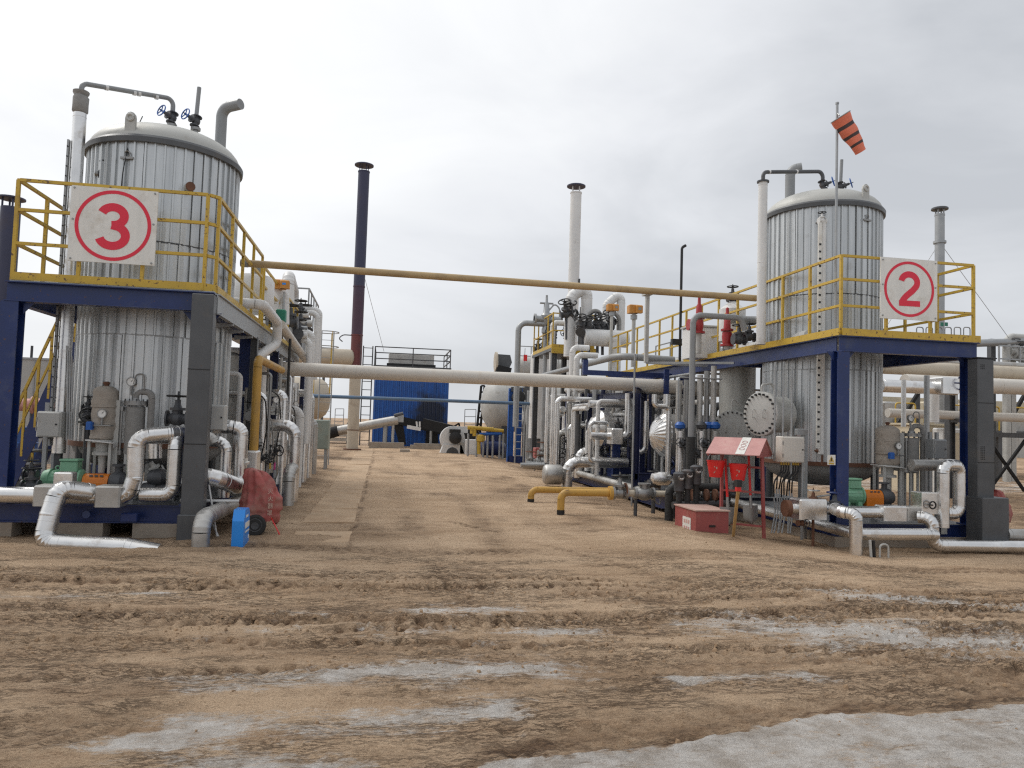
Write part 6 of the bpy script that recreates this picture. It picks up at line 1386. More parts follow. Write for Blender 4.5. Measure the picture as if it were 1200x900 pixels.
# thin conduits and brackets near the platform edge
p0 = A(744, 420, 15.2); vpipe('thin grey pole standing from the platform bracket to the ground', p0.x, 15.2, -.15, A(744, 415, 15.2).z, .022, 'galvanised', name='conduit', cat='conduit')
PP('thin grey inverted L conduit under the platform edge', 14.2, [(793, 560), (793, 442), (846, 443)], .018, 'galvanised', name='conduit', cat='conduit')
t = thing('pipe_bracket', 'pair of grey angle arms reaching out from the number two platform edge', 'bracket', A(800, 425, 14))
e0 = A(757, 425, 15.6); obj('angle_arm', MB().bar(e0, V((QX0-.09, 15.5, e0.z-.02)), .05, .05), 'galvanised', t, smooth=False); obj('angle_arm', MB().bar(e0+V((.05, 0, 0)), V((QX0-.09, 14.2, e0.z-.05)), .05, .05), 'galvanised', t, smooth=False)
t = thing('pipe_support', 'slim grey post propping the overhead yellow pipe', 'post', e0)
p1 = A(761, 340, 15.6); obj('post', MB().box((e0.x-.04, 15.56, e0.z), (e0.x+.04, 15.64, p1.z-.02)), 'pale_grey_paint', t, smooth=False); obj('cradle', MB().box((e0.x-.08, 15.45, p1.z-.12), (e0.x+.08, 15.75, p1.z-.02)), 'pale_grey_paint', t, smooth=False)
ba = A(686, 424, 17.6)
t = thing('pipe_hanger', 'blue steel L bracket arm holding the sloping grey pipe', 'bracket', ba)
obj('upright', MB().box((ba.x-.06, 17.55, ba.z-.32), (ba.x+.06, 17.65, ba.z+.05)), 'blue_paint', t, smooth=False); obj('arm', MB().box((ba.x+.06, 17.55, ba.z-.32), (QX0-.08, 17.65, ba.z-.2)), 'blue_paint', t, smooth=False)
obj('brace', MB().bar((ba.x+.6, 17.6, ba.z-.3), (QX0-.1, 17.6, ba.z-.65), .09, .09), 'blue_paint', t, smooth=False)
g0 = AX(718, 418, 5.55); 
pipe('grey pipe sloping back along the aisle beside the railings', [A(790, 422, g0.y-.4), (5.6, g0.y-.3, g0.z), (5.5, 30.0, AX(632, 441, 5.5).z)], .085, 'grey_paint', clad=False, bend=.5, n=14, name='sloping_pipe')
hb = A(779, 455, 16.9); t = thing('pipe_strap', 'short dark blue hanger gripping the thick cream pipe at its right end', 'hanger', hb); obj('plate', MB().box((hb.x-.06, 16.78, hb.z-.2), (hb.x+.06, 16.83, hb.z+.45)), 'blue_paint', t, smooth=False)
obj('clamp', MB().torus((hb.x, 17.0, z1), X_, .17, .015, 22, 5), 'blue_paint', t)

# ---- on the deck of unit two
t = thing('relief_valve', 'red spring relief valve standing taller beside the grey hooked pipe', 'relief valve', A(817, 400, 14.6), 'red relief valves')
def relief(t, c, s):
    obj('bonnet', MB().lathe([(0, .09), (.0, .12), (.04, .12), (.04, .07), (.28, .06), (.32, .035), (.45, .03), (.47, .01)], c, Z_, 16), 'red_paint', t)
    obj('body', MB().lathe([(-.3, .13), (-.26, .13), (-.26, .08), (-.12, .1), (-.02, .09)], c, Z_, 16).cyl(c-Z_*.13, c+V((.22*s, 0, -.13)), .07, n=14).cyl(c+V((.2*s, 0, -.13)), c+V((.24*s, 0, -.13)), .12, n=16), 'red_paint', t)
    obj('inlet', MB().cyl((c.x, c.y, DK2+.02), c-Z_*.28, .06, n=12), 'pale_grey_paint', t)
relief(t, V((A(819, 380, 14.6).x, 14.6, A(819, 374, 14.6).z)), -1)
t = thing('relief_valve', 'red spring relief valve low on the deck near tank two', 'relief valve', A(850, 400, 13.6), 'red relief valves')
relief(t, V((A(852, 392, 13.6).x, 13.6, A(852, 388, 13.6).z)), 1)
pipe('white clad pipe lying along the deck edge beside the red relief valves', [(7.45, 12.1, DK2+.16), (7.42, 12.6, DK2+.14), (7.42, 19.5, DK2+.14)], .11, 'white_paint', bend=.16)
t = pipe('grey header pipe joining the relief valves above the deck', [(7.2, 14.8, 3.95), (7.8, 14.6, 3.95), (8.0, 13.6, 3.85)], .085, 'grey_paint', clad=False, bend=.2)
valve(t, A(878, 395, 13.4), X_, .05, Z_); valve(t, A(866, 398, 13.3), X_, .055, Z_)
t = thing('deck_separator', 'white drum with a black handwheel standing behind the red relief valves', 'vessel', (8.0, 15, DK2))
c = A(858, 380, 15.0); obj('shell', MB().lathe([(0, .1), (.05, .28), (.75, .28), (.85, .15), (.92, .08)], (c.x, 15.0, DK2+.3), Z_, 24), 'white_paint', t); valve(t, (c.x, 15.0, DK2+1.3), X_, .05, Z_, 'cast_iron', 'black')
for k in range(3): a = k*2.1; obj('leg', MB().bar((c.x+.2*math.cos(a), 15+.2*math.sin(a), DK2), (c.x+.2*math.cos(a), 15+.2*math.sin(a), DK2+.4), .04), 'grey_paint', t, smooth=False)
t = thing('deck_box', 'white insulated box on the deck left of the relief valves', 'box', (A(815, 405, 15.8).x, 15.8, DK2))
c = A(822, 405, 15.8); obj('housing', bbox((c.x-.35, 15.5, DK2+.02), (c.x+.35, 16.1, A(822, 385, 15.8).z), .03), 'white_paint', t); obj('lid', bbox((c.x-.38, 15.47, A(822, 385, 15.8).z), (c.x+.38, 16.13, A(822, 385, 15.8).z+.04), .01), 'pale_grey_paint', t)
t = thing('rear_railing', 'thin dark railing at the far edge of the number two deck', 'railing', (QX0+1.6, 14.4, DK2))
rail_run(t, [(QX0+1.58, 14.4, DK2+.02), (QX0+1.58, 23.1, DK2+.02)], 'grey_paint', 1.1, (.55, 1.08), 1.2, .032, toe=0)
t = thing('lightning_rod', 'thin black pole with a bent tip rising above the deck', 'pole', A(796, 410, 17))
c = A(797, 400, 17.2); zt = A(799, 290, 17.2).z; obj('rod', MB().sweep(fillet([(c.x, 17.2, DK2), (c.x, 17.2, zt), (c.x+.1, 17.2, zt+.06)], .05), .035, 8), 'black', t); obj('bracket', MB().cbox((c.x-.1, 17.2, DK2+.55), (.25, .12, .14)), 'black', t, smooth=False)
def lamp(label, p_, q_, Y, base_q):
    t = thing('gas_detector', label, 'detector', A(p_, base_q, Y), 'orange housings on posts'); c = A(p_, q_, Y); zb2 = A(p_, base_q, Y).z
    obj('post', MB().cyl((c.x, Y, zb2), (c.x, Y, c.z-.1), .05, n=10), 'pale_grey_paint', t); obj('collar', MB().cyl((c.x, Y, c.z-.25), (c.x, Y, c.z-.14), .09, n=12), 'galvanised', t)
    obj('housing', bbox(c-V((.16, .12, .1)), c+V((.1, .12, .12)), .02), 'amber_paint', t); obj('lens_hood', bbox(c+V((.0, -.2, -.1)), c+V((.18, -.04, .1)), .02), 'amber_paint', t); obj('lens', MB().box(c+V((.05, -.205, -.03)), c+V((.13, -.201, .04))), 'grey_paint', t, smooth=False)
lamp('orange housing on a thick post above the right railings', 743, 363, 18.5, 430)
lamp('orange housing on a dark post beside the inverted U pipe', 717, 361, 22.5, 440)
t = thing('safety_shower', 'green and white notice on the far corner of the number two deck', 'sign', A(1107, 385, 13.9)); 
for k in range(2): c = A(1104+5*k, 380, 13.9); obj('plate', MB().cbox(c, (.07, .01, .08)), 'teal_paint', t, smooth=False)
obj('post', MB().cyl((A(1106, 395, 13.9).x, 13.92, DK2), (A(1106, 380, 13.9).x, 13.92, c.z), .012, n=6), 'galvanised', t)
t = thing('ladder_cage', 'small dark hooped ladder cage behind the number two deck', 'ladder', A(1125, 395, 14.2))
for k in range(6): c = A(1078+11*k, 390, 14.2); obj('hoop', MB().sweep(fillet([c+V((-.08, 0, -.25)), c+V((-.08, 0, .12)), c+V((.08, 0, .12)), c+V((.08, 0, -.25))], .05), .012, 6), 'grey_paint', t)
obj('rail', MB().bar(A(1072, 390, 14.2), A(1138, 395, 14.2), .025), 'grey_paint', t, smooth=False)

# ---- middle distance on the right: raised module with white pipework
t = thing('raised_module', 'raised steel module with yellow railings and crowded valves', 'platform', (6.0, 25, 0))
my = 25.0; m0 = A(645, 445, my).x; m1 = A(700, 445, my).x; mz = A(660, 408, my).z
for x in (m0+.1, m0+1.2): ibeam(t, (x, my, -.1), (x, my, mz-.1), .18, .18, 'dark_grey_paint', 'post', up=(1, 0, 0)); ibeam(t, (x, my+3, -.1), (x, my+3, mz-.1), .18, .18, 'dark_grey_paint', 'post', up=(1, 0, 0))
obj('deck_plate', MB().box((m0, my-.1, mz-.1), (m0+1.6, my+3.4, mz)), 'dark_grey_paint', t, smooth=False); obj('edge_channel', MB().box((m0-.02, my-.13, mz-.2), (m0+1.62, my-.101, mz+.02)), 'yellow_paint', t, smooth=False)
rail_run(t, [(m0+.03, my+3.2, mz), (m0+.03, my-.05, mz), (m0+1.5, my-.05, mz)], h=1.25, rails=(.6, 1.2), step=.8, toe=.12)
rs = random.Random(21)
for k in range(14):
    x = m0+.2+rs.random()*1.2; y = my+.3+rs.random()*2.4; h = rs.uniform(.4, 1.6)
    obj('stand_pipe', MB().cyl((x, y, mz), (x, y, mz+h), rs.choice((.05, .08, .12)), n=12), rs.choice(('dark_grey_paint', 'white_paint', 'dull_aluminium', 'cast_iron')), t); valve(t, (x, y, mz+h*.6), Z_, .06, V((-.5, -.8, .2)), 'cast_iron', 'black')
MY = 24.0
PP('fat white inverted U pipe standing over the raised module', MY, [(667, 418), (670, 347), (688, 337), (690, 388)], .19, 'white_paint', bend=.35, n=16, clad=True)
PP('white inverted U pipe right of the fat one', 24.6, [(710, 400), (711, 357), (728, 342), (729, 400)], .15, 'white_paint', bend=.25, n=16)
t = PP('level white drum pipe with a capped end among the module pipes', 23.4, [(684, 395), (735, 395)], .28, 'white_paint', n=20)
PP('white pipe bending down left of the railings, outer', 20.5, [(690, 408), (671, 408), (671, 450)], .085, 'white_paint', bend=.16)
PP('white pipe bending down left of the railings, inner', 20.2, [(700, 417), (676, 417), (676, 450)], .085, 'white_paint', bend=.16)
PP('slim white pipe turning down at the left edge of the module', 25.5, [(664, 379), (648, 379), (648, 440)], .1, 'white_paint', bend=.16)
PP('pale fat upright stub below the level drum pipe', 23.2, [(722, 398), (722, 440)], .17, 'white_paint')
PP('dark wrapped hose bending over the fat white pipe', 23.6, [(691, 383), (692, 364), (704, 364), (700, 372)], .07, 'grey_wrap', clad=False, bend=.2, name='wrapped_hose', cat='hose')
PP('dark wrapped hose arching beside the orange housing', 23.8, [(713, 366), (726, 368), (728, 392)], .07, 'grey_wrap', clad=False, bend=.3, name='wrapped_hose', cat='hose')
t = thing('valve_tree', 'dark valve tree crowded between the white inverted U pipes', 'valves', A(700, 400, 23.5))
for k, (a, b) in enumerate(((682, 386), (690, 388), (700, 384), (706, 386), (716, 380), (664, 368), (671, 370))): valve(t, A(a, b, 23.4+.1*k), X_ if k % 2 else Z_, .09, V((-.3, -.5, .8)), 'cast_iron', 'black'); obj('spindle', MB().cyl(A(a, b, 23.4+.1*k), A(a, b+30, 23.4+.1*k), .05, n=8), 'cast_iron', t)
t = PP('grey inverted L pipe standing before the raised module', 26.5, [(604, 500), (606, 378), (640, 379)], .105, 'galvanised', clad=False, bend=.3, n=14)
t = thing('wellhead_valve', 'small christmas tree valve with cross handle above the grey L pipe', 'valves', A(640, 420, 26.5)); c = A(640, 376, 26.5)
obj('trunk', MB().lathe([(-.9, .08), (-.5, .08), (-.45, .16), (-.3, .16), (-.2, .1), (.1, .2), (.2, .2), (.3, .12), (.6, .1), (.7, .05), (.95, .04)], c, Z_, 14), 'galvanised', t); obj('cross_handle', MB().cyl(c+V((-.25, 0, .65)), c+V((.25, 0, .65)), .035, n=8), 'galvanised', t); obj('side_port', MB().cyl(c+V((-.45, 0, .05)), c+V((.6, 0, .05)), .13, n=12).cyl(c+V((-.45, 0, .05)), c+V((-.38, 0, .05)), .2, n=12), 'galvanised', t); obj('stand', MB().cyl((c.x, c.y, 0), c-Z_*.85, .08, n=8), 'galvanised', t)
hose(t, [c+V((.1, 0, .4)), c+V((.3, 0, .65)), c+V((.5, 0, .5)), c+V((.5, 0, -.1))], .03, 'galvanised', 'loop_line', .2)
t = thing('separator_tank', 'upright white vessel with a small cock on top beyond the grey L pipe', 'vessel', A(632, 500, 30)); c = A(632, 440, 30)
obj('shell', MB().lathe([(0, .38), (A(632, 416, 30).z-1.0, .38), (A(632, 411, 30).z-1.0, .2)], (c.x, 30, 1.0), Z_, 22), 'white_paint', t); valve(t, (c.x-.1, 30, A(632, 409, 30).z), X_, .08, Z_); obj('skirt', MB().cyl((c.x, 30, -.1), (c.x, 30, 1.0), .3, n=16), 'dark_grey_paint', t)
t = thing('low_vessel', 'low grey horizontal drum with thin railings in the distance', 'vessel', A(615, 520, 33)); c = A(605, 430, 33)
obj('shell', MB().lathe([(0, .1), (.1, .4), (.3, .5), (2.2, .5), (2.4, .3)], (c.x, 33, c.z), X_, 20), 'pale_grey_paint', t); obj('stand', MB().box((c.x+.4, 32.8, 0), (c.x+.7, 33.2, c.z)), 'dark_grey_paint', t, smooth=False)
rail_run(t, [(c.x-.1, 32.3, c.z), (c.x+2.4, 32.3, c.z)], 'galvanised', .9, (.45, .88), .6, .04, toe=0)
t = thing('danger_flag', 'small red and white marker on a thin rod in the distance', 'marker', A(615, 420, 32.0)); c = A(615, 420, 32.0)
obj('rod', MB().cyl((c.x-.05, 32, c.z-1.5), (c.x, 32, A(615, 408, 32).z), .015, n=6), 'galvanised', t); obj('plate', MB().cbox((c.x+.02, 31.97, c.z+.02), (.16, .02, .28)), 'bright_red', t, smooth=False)

# ================================================================== stacks
def hooded_stack(label, p_, Y, top_q, r, secs, hood_m, base=-.1, hr=1.7, struts=4):
    """secs: list of (pixel row of the section's top, material), from the ground up"""
    x = A(p_, 450, Y).x; t = thing('exhaust_stack', label, 'chimney', (x, Y, base), 'exhaust stacks'); z = base
    for q, m in secs:
        z2 = A(p_, q, Y).z; obj('shaft', MB().cyl((x, Y, z), (x, Y, z2-.01), r, n=26), m, t); z = z2
        obj('joint_ring', MB().lathe([(-.03, r), (-.03, r*1.06), (.03, r*1.06), (.03, r)], (x, Y, z2-.03), Z_, 26, cap=False), m, t)
    for k in range(struts): a = k*2*math.pi/struts+.5; obj('hood_strut', MB().cyl((x+r*.85*math.cos(a), Y+r*.85*math.sin(a), z-.1), (x+r*.85*math.cos(a), Y+r*.85*math.sin(a), z+r*1.1), .025, n=6), secs[-1][1], t)
    obj('hood', MB().lathe([(0, r*hr), (.05, r*hr), (.07, r*hr*.9), (.05+r*.45, .03)], (x, Y, z+r*1.0), Z_, 22), hood_m, t)
    return t, x
t, x = hooded_stack('very tall stack, beige below then brown red and dark blue, before the blue boiler house', 416, 38.3, 197, .285, [(440, 'beige_paint'), (392, 'stack_red'), (335, 'stack_purple'), (200, 'stack_blue')], 'stack_blue')
for z in (1.0, 2.6): obj('weld_band', MB().lathe([(-.02, .285), (-.02, .30), (.02, .30), (.02, .285)], (x, 38.3, z), Z_, 26, cap=False), 'rust', t)
z = A(412, 393, 38.3).z; obj('sample_tap', MB().sweep(fillet([(x-.28, 38.25, z), (x-.7, 38.2, z), (x-.9, 38.2, z-.2), (x-.7, 38.2, z-.35)], .15), .03, 6), 'cast_iron', t); obj('sample_line', MB().sweep(fillet([(x+.1, 37.98, z), (x+.22, 37.98, z), (x+.24, 37.99, z-2.0)], .1), .02, 6), 'cast_iron', t)
obj('foot_plate', MB().cyl((x, 38.3, -.08), (x, 38.3, .06), .45, n=20), 'rust', t)
obj('guy_wire', MB().cyl((x+.25, 38.3, A(428, 325, 38.3).z), (A(450, 412, 46).x, 46, A(450, 412, 46).z), .012, n=5), 'galvanised', t)
t, x = hooded_stack('plain white stack with a dark hood beyond the raised module', 669, 31.0, 225, .24, [(400, 'white_paint'), (225, 'white_paint')], 'stack_blue')
obj('cable_box', MB().cbox((x+.2, 30.8, A(672, 330, 31).z), (.06, .06, .2)), 'cast_iron', t, smooth=False)
t, x = hooded_stack('short galvanised stack with guy wires behind the number two board', 1101, 22.0, 250, .15, [(284, 'galvanised'), (251, 'galvanised')], 'dark_grey_paint', hr=1.75)
zt = A(1101, 284, 22).z
obj('guy_collar', MB().cyl((x, 22, zt-.04), (x, 22, zt+.04), .2, n=14), 'galvanised', t)
for ex, ey, ez in ((A(1185, 400, 24).x, 24, A(1185, 400, 24).z), (x-2.2, 24.5, 2.5)): obj('guy_wire', MB().cyl((x, 22, zt), (ex, ey, ez), .010, n=5), 'galvanised', t)

# ================================================================== blue boiler house and its conveyors
BY = 45.0; bx0 = A(437, 500, BY).x; bx1 = A(524, 500, BY).x; bz = A(480, 431, BY).z
t = thing('boiler_house', 'blue corrugated boiler house with a railed roof at the end of the aisle', 'building', ((bx0+bx1)/2, BY, 0))
obj('wall', MB().box((bx0+.04, BY+.04, -.1), (bx1-.04, BY+5, bz-.02)), 'bright_blue_paint', t, smooth=False)
# soot has settled in a patch on the right half
m = MATS['bright_blue_paint'].copy(); m.name = 'sooted_blue_sheet'; MATS['sooted_blue_sheet'] = m
nt_ = m.node_tree; bs = nt_.nodes['Principled BSDF']; src = bs.inputs['Base Color'].links[0].from_socket
geo = N(nt_, 'ShaderNodeNewGeometry'); sub = N(nt_, 'ShaderNodeVectorMath', operation='SUBTRACT'); cs = A(505, 488, BY); sub.inputs[1].default_value = cs
sc_ = N(nt_, 'ShaderNodeVectorMath', operation='MULTIPLY'); sc_.inputs[1].default_value = (.62, 0, .50); ln_ = N(nt_, 'ShaderNodeVectorMath', operation='LENGTH')
L(nt_, geo.outputs['Position'], sub.inputs[0]); L(nt_, sub.outputs[0], sc_.inputs[0]); L(nt_, sc_.outputs[0], ln_.inputs[0])
nz_ = N(nt_, 'ShaderNodeTexNoise'); nz_.inputs['Scale'].default_value = 1.4; nz_.inputs['Detail'].default_value = 6; L(nt_, geo.outputs['Position'], nz_.inputs[0])
sm_ = N(nt_, 'ShaderNodeMath', operation='ADD'); L(nt_, ln_.outputs['Value'], sm_.inputs[0]); L(nt_, nz_.outputs[0], sm_.inputs[1])
mr_ = N(nt_, 'ShaderNodeMapRange'); mr_.inputs[1].default_value = .95; mr_.inputs[2].default_value = 1.35; mr_.inputs[3].default_value = .9; mr_.inputs[4].default_value = 0; L(nt_, sm_.outputs[0], mr_.inputs[0])
mx_ = N(nt_, 'ShaderNodeMix', data_type='RGBA'); L(nt_, mr_.outputs[0], mx_.inputs[0]); L(nt_, src, mx_.inputs[6]); mx_.inputs[7].default_value = (.012, .012, .014, 1); L(nt_, mx_.outputs[2], bs.inputs['Base Color'])
NB = 18; wv = (bx1-bx0)/NB
def sheet(w, h, axis):
    mb = MB(); n = 3; pr = []
    for k in range(n): pr += [(k*w/n, 0), (k*w/n+w*.02, .07), (k*w/n+w*.12, .07), (k*w/n+w*.14, 0)]
    pr.append((w, 0)); vs = []
    for z in (0, h): vs += [((a, -d, z) if axis == 'x' else (-d, a, z)) for a, d in pr]
    m_ = len(pr); return mb.add(vs, [(i, i+1, m_+i+1, m_+i) for i in range(m_-1)])
pw = (bx1-bx0)/6; me = mesh('wall_sheet', sheet(pw-.01, bz+.1, 'x'), 'sooted_blue_sheet', smooth=False)
for k in range(6): place('wall_sheet', me, t, (bx0+k*pw, BY, -.1))
me2 = mesh('side_sheet', sheet(.99, bz+.1, 'y'), 'bright_blue_paint', smooth=False)
for k in range(5): place('side_sheet', me2, t, (bx0+.035, BY+.04+k, -.1)); o = place('side_sheet', me2, t, (bx1-.035, BY+1.03+k, -.1), -X_)
obj('roof', MB().box((bx0-.12, BY-.12, bz), (bx1+.12, BY+5.1, bz+.08)), 'dark_grey_paint', t, smooth=False)
rail_run(t, [(bx0-.05, BY+4.9, bz+.08), (bx0-.05, BY-.05, bz+.08), (bx1+.05, BY-.05, bz+.08), (bx1+.05, BY+4.9, bz+.08)], 'cast_iron', 1.12, (.4, .75, 1.1), 2.1, .06, toe=0)
t2 = thing('rooftop_box', 'silver metal plenum box on the roof of the blue boiler house', 'box', ((bx0+bx1)/2, BY+2, bz+.08))
r0_ = A(455, 432, BY+1); r1_ = A(509, 416, BY+1); obj('housing', bbox((r0_.x, BY+1, bz+.3), (r1_.x, BY+3.5, r1_.z), .05), 'dull_aluminium', t2); obj('plinth', MB().box((r0_.x-.1, BY+.9, bz+.08), (r1_.x+.1, BY+3.6, bz+.3)), 'black', t2, smooth=False)
t = thing('house_ladder', 'grey ladder scaffold up the left end of the blue boiler house', 'ladder', (bx0-.8, BY, 0))
l0 = A(423, 480, BY).x; l1 = A(434, 480, BY).x
for x in (l0, l1): obj('stile', MB().cyl((x, BY, -.1), (x, BY, bz+1.2), .04, n=6), 'cast_iron', t)
for k in range(12): obj('rung', MB().cyl((l0, BY, .3+k*.5), (l1, BY, .3+k*.5), .025, n=6), 'cast_iron', t)
t = thing('screw_conveyor', 'long silver screw conveyor tube sloping up before the blue boiler house', 'conveyor', A(440, 520, 42))
c0 = A(396, 505, 42.0); c1 = A(466, 492, 42.0); pipe_parts(t, [c0, c1], .26, 'dull_aluminium', split=False, n=16, seam=1.2)
obj('dark_section', MB().cyl(A(385, 508, 42), c0, .3, n=16), 'soot', t); obj('drive', MB().cbox(c1+V((.15, 0, .1)), (.35, .4, .45)), 'galvanised', t, smooth=False); obj('motor', MB().cyl(c1+V((-.2, -.1, .2)), c1+V((.3, -.1, .35)), .12, n=12), 'cast_iron', t)
for p_ in (452, 461): c = A(p_, 494, 42); obj('prop', MB().cyl((c.x, 42, -.1), c-Z_*.1, .12 if p_ == 452 else .08, n=12), 'galvanised' if p_ == 452 else 'dull_aluminium', t)
c = A(454, 521, 41.7); obj('footing', MB().box((c.x-1.0, 41.3, -.2), (c.x+.9, 42.2, c.z+.12)), 'concrete', t, smooth=False)
t = thing('ash_chute', 'sooty black chute and hopper in front of the blue boiler house', 'chute', A(480, 520, 43))
h0 = A(460, 500, 43); h1 = A(478, 520, 43); obj('hopper', MB().add([A(460, 494, 43), A(472, 494, 43), A(476, 521, 43), A(468, 521, 43), A(460, 494, 43.8), A(472, 494, 43.8), A(476, 521, 43.8), A(468, 521, 43.8)], [(0,1,2,3),(7,6,5,4),(0,4,5,1),(1,5,6,2),(2,6,7,3),(3,7,4,0)]), 'soot', t, smooth=False)
obj('chute', MB().bar(A(466, 492, 43.2), A(520, 505, 43.2), .5, .5), 'soot', t, smooth=False); obj('drop', MB().add([A(500, 498, 43), A(512, 500, 43), A(514, 521, 43), A(498, 521, 43), A(500, 498, 43.8), A(512, 500, 43.8), A(514, 521, 43.8), A(498, 521, 43.8)], [(0,1,2,3),(7,6,5,4),(0,4,5,1),(1,5,6,2),(2,6,7,3),(3,7,4,0)]), 'soot', t, smooth=False)
t = thing('rear_conveyor', 'black belt conveyor sloping down to the right of the blue boiler house', 'conveyor', A(530, 515, 42)); obj('trough', MB().bar(A(496, 496, 42.2), A(562, 512, 41), .42, .55), 'soot', t, smooth=False)
for p_ in (505, 545): c = A(p_, 505, 41.8); obj('leg', MB().cyl((c.x, 41.8, -.1), c, .07, n=8), 'galvanised', t)
obj('head_frame', MB().bar(A(527, 503, 41.5), A(538, 496, 41.5), .09, .09).bar(A(538, 496, 41.5), A(539, 507, 41.5), .09, .09), 'soot', t, smooth=False)
t = thing('sampling_arm', 'small white angled arm hanging in front of the sooty wall', 'arm', A(484, 510, 42)); obj('arm', MB().bar(A(477, 500, 42), A(493, 503, 42), .14, .2), 'white_paint', t, smooth=False); obj('upright', MB().cyl(A(489, 500, 42), A(488, 494, 42), .05, n=8), 'white_paint', t); obj('upright', MB().cyl(A(492, 500, 42), A(492, 494, 42), .05, n=8), 'white_paint', t)
c = A(502, 524, 41.6); t = solo('concrete_block', 'low concrete block in front of the sooty chute', 'block', MB().box((c.x-1.0, 41.2, -.2), (c.x+1.0, 42.0, c.z+.1)).box((c.x-.8, 41.3, c.z+.1), (c.x+.8, 41.9, c.z+.2)), 'concrete', smooth=False)
t = solo('timber_block', 'small weathered timber block on the sand before the chute', 'block', bbox(A(471, 530, 37)-V((.1, .1, .1)), A(478, 527, 37)+V((.1, .3, .02)), .03), 'concrete', smooth=False)
# blower
t = thing('centrifugal_blower', 'white snail shaped blower with a black motor beside the black conveyor', 'blower', AZ(532, 530)); c = A(530, 514, 37.2)
obj('volute', MB().lathe([(-.22, .3), (-.22, .62), (.22, .62), (.22, .3)], c, Y_, 30), 'white_paint', t); obj('outlet', MB().box(c+V((.1, -.2, .3)), c+V((.75, .2, .62))), 'white_paint', t, smooth=False); obj('motor', MB().lathe([(-.75, .1), (-.7, .3), (-.25, .3), (-.23, .2)], c+V((.1, 0, .05)), Y_, 20), 'black', t); obj('motor_box', bbox(c+V((-.2, -.6, .28)), c+V((.35, -.3, .48)), .02), 'black', t)
mb = MB().prism([c+V((-.65, -.3, -.85)), c+V((.65, -.3, -.85)), c+V((.45, -.3, -.3)), c+V((-.45, -.3, -.3))], Y_*.6); obj('pedestal', mb, 'white_paint', t, smooth=False); obj('arch', MB().cyl(c+V((.0, -.31, -.72)), c+V((0, -.305, -.72)), .3, n=20), 'dark_grey_paint', t)
w_ = A(553, 524, 36.5); t = solo('white_box', 'small white equipment box right of the blower', 'box', bbox((w_.x-.35, 36.3, -.1), (w_.x+.3, 36.8, A(553, 515, 36.5).z), .03), 'white_paint')
w_ = A(542, 522, 37); t = solo('grey_stand_box', 'tiny pale box between the blower and the white box', 'box', bbox((w_.x-.15, 36.9, -.1), (w_.x+.2, 37.3, A(542, 518, 37).z), .02), 'pale_grey_paint')
# gas train with yellow pipes and blue pumps
t = thing('gas_train', 'yellow gas train with blue pumps before the grey boiler drum', 'manifold', AZ(575, 534)); gy = 34.0
for a, b in (((548, 501), (578, 503)), ((553, 508), (553, 501)), ((561, 517), (561, 532)), ((565, 503), (590, 505)), ((556, 511), (556, 501))):
    obj('yellow_pipe', MB().cyl(A(*a, gy), A(*b, gy), .09, n=10), 'yellow_paint', t)
obj('yellow_regulator', MB().lathe([(0, .1), (.05, .2), (.3, .2), (.35, .1)], A(563, 518, gy), Z_, 14), 'yellow_paint', t)
for p_ in (548, 558, 566, 571, 577, 585, 589): c = A(p_, 535, gy); obj('stand', MB().cyl((c.x, gy, -.1), (c.x, gy, A(p_, 508, gy).z), .05, n=8), 'galvanised', t)
for p_ in (572, 582): c = A(p_, 525, gy+.5); obj('pump', MB().lathe([(-.4, .2), (-.3, .35), (.3, .35), (.4, .2)], c, X_, 16).cyl(c, c+Z_*.8, .12, n=10), 'blue_paint', t)
obj('header', MB().cyl(A(562, 509, gy), A(588, 508, gy), .08, n=10), 'bright_blue_paint', t)
# boiler drum
t = thing('boiler_drum', 'large grey banded boiler drum right of the aisle end', 'drum', AZ(600, 535)); c = A(580, 474, 36.5); rr_ = 1.32
obj('shell', MB().lathe([(-.7, .03), (-.68, .35), (-.55, .8), (-.32, 1.15), (0, rr_)]+[(k*.34+d, rr_+e) for k in range(1, 9) for d, e in ((0, 0), (.01, .012), (.05, .012), (.06, 0))]+[(5.5, rr_)], c, X_, 36), 'pale_grey_paint', t)
for dx_ in (.4, 3.6): obj('saddle', MB().box((c.x+dx_-.15, 35.7, -.1), (c.x+dx_+.15, 37.3, c.z-1.0)), 'dark_grey_paint', t, smooth=False)
t = thing('boiler_ladder_stand', 'bright blue ladder frame standing before the grey boiler drum', 'frame', AZ(605, 540)); fy = 32.0
for p_ in (599, 608): x = A(p_, 480, fy).x; ibeam(t, (x, fy, -.1), (x, fy, A(p_, 455, fy).z), .25, .22, 'bright_blue_paint', 'post', up=(1, 0, 0))
for x in (A(605, 480, 31.4).x, A(615, 480, 31.4).x): obj('stile', MB().cyl((x, 31.4, -.1), (x, 31.4, 2.6), .035, n=6), 'galvanised', t)
for k in range(8): obj('rung', MB().cyl((A(605, 480, 31.4).x, 31.4, .2+.3*k), (A(615, 480, 31.4).x, 31.4, .2+.3*k), .02, n=6), 'galvanised', t)
c = A(607, 466, 31.8); obj('round_motor', MB().lathe([(-.3, .1), (-.28, .28), (.1, .28), (.12, .1)], c, Y_, 18), 'black', t); obj('top_beam', MB().bar(A(599, 456, fy), A(625, 458, fy), .2, .2), 'dark_grey_paint', t, smooth=False)
obj('base_beam', MB().bar(A(596, 538, fy), A(625, 540, fy), .3, .3), 'blue_paint', t, smooth=False)
for k in range(5): obj('upright', MB().cyl((A(618+5*k, 500, 31).x, 31+.4*k, -.1), (A(618+5*k, 500, 31).x, 31+.4*k, 3.0), .06, n=8), 'galvanised', t)
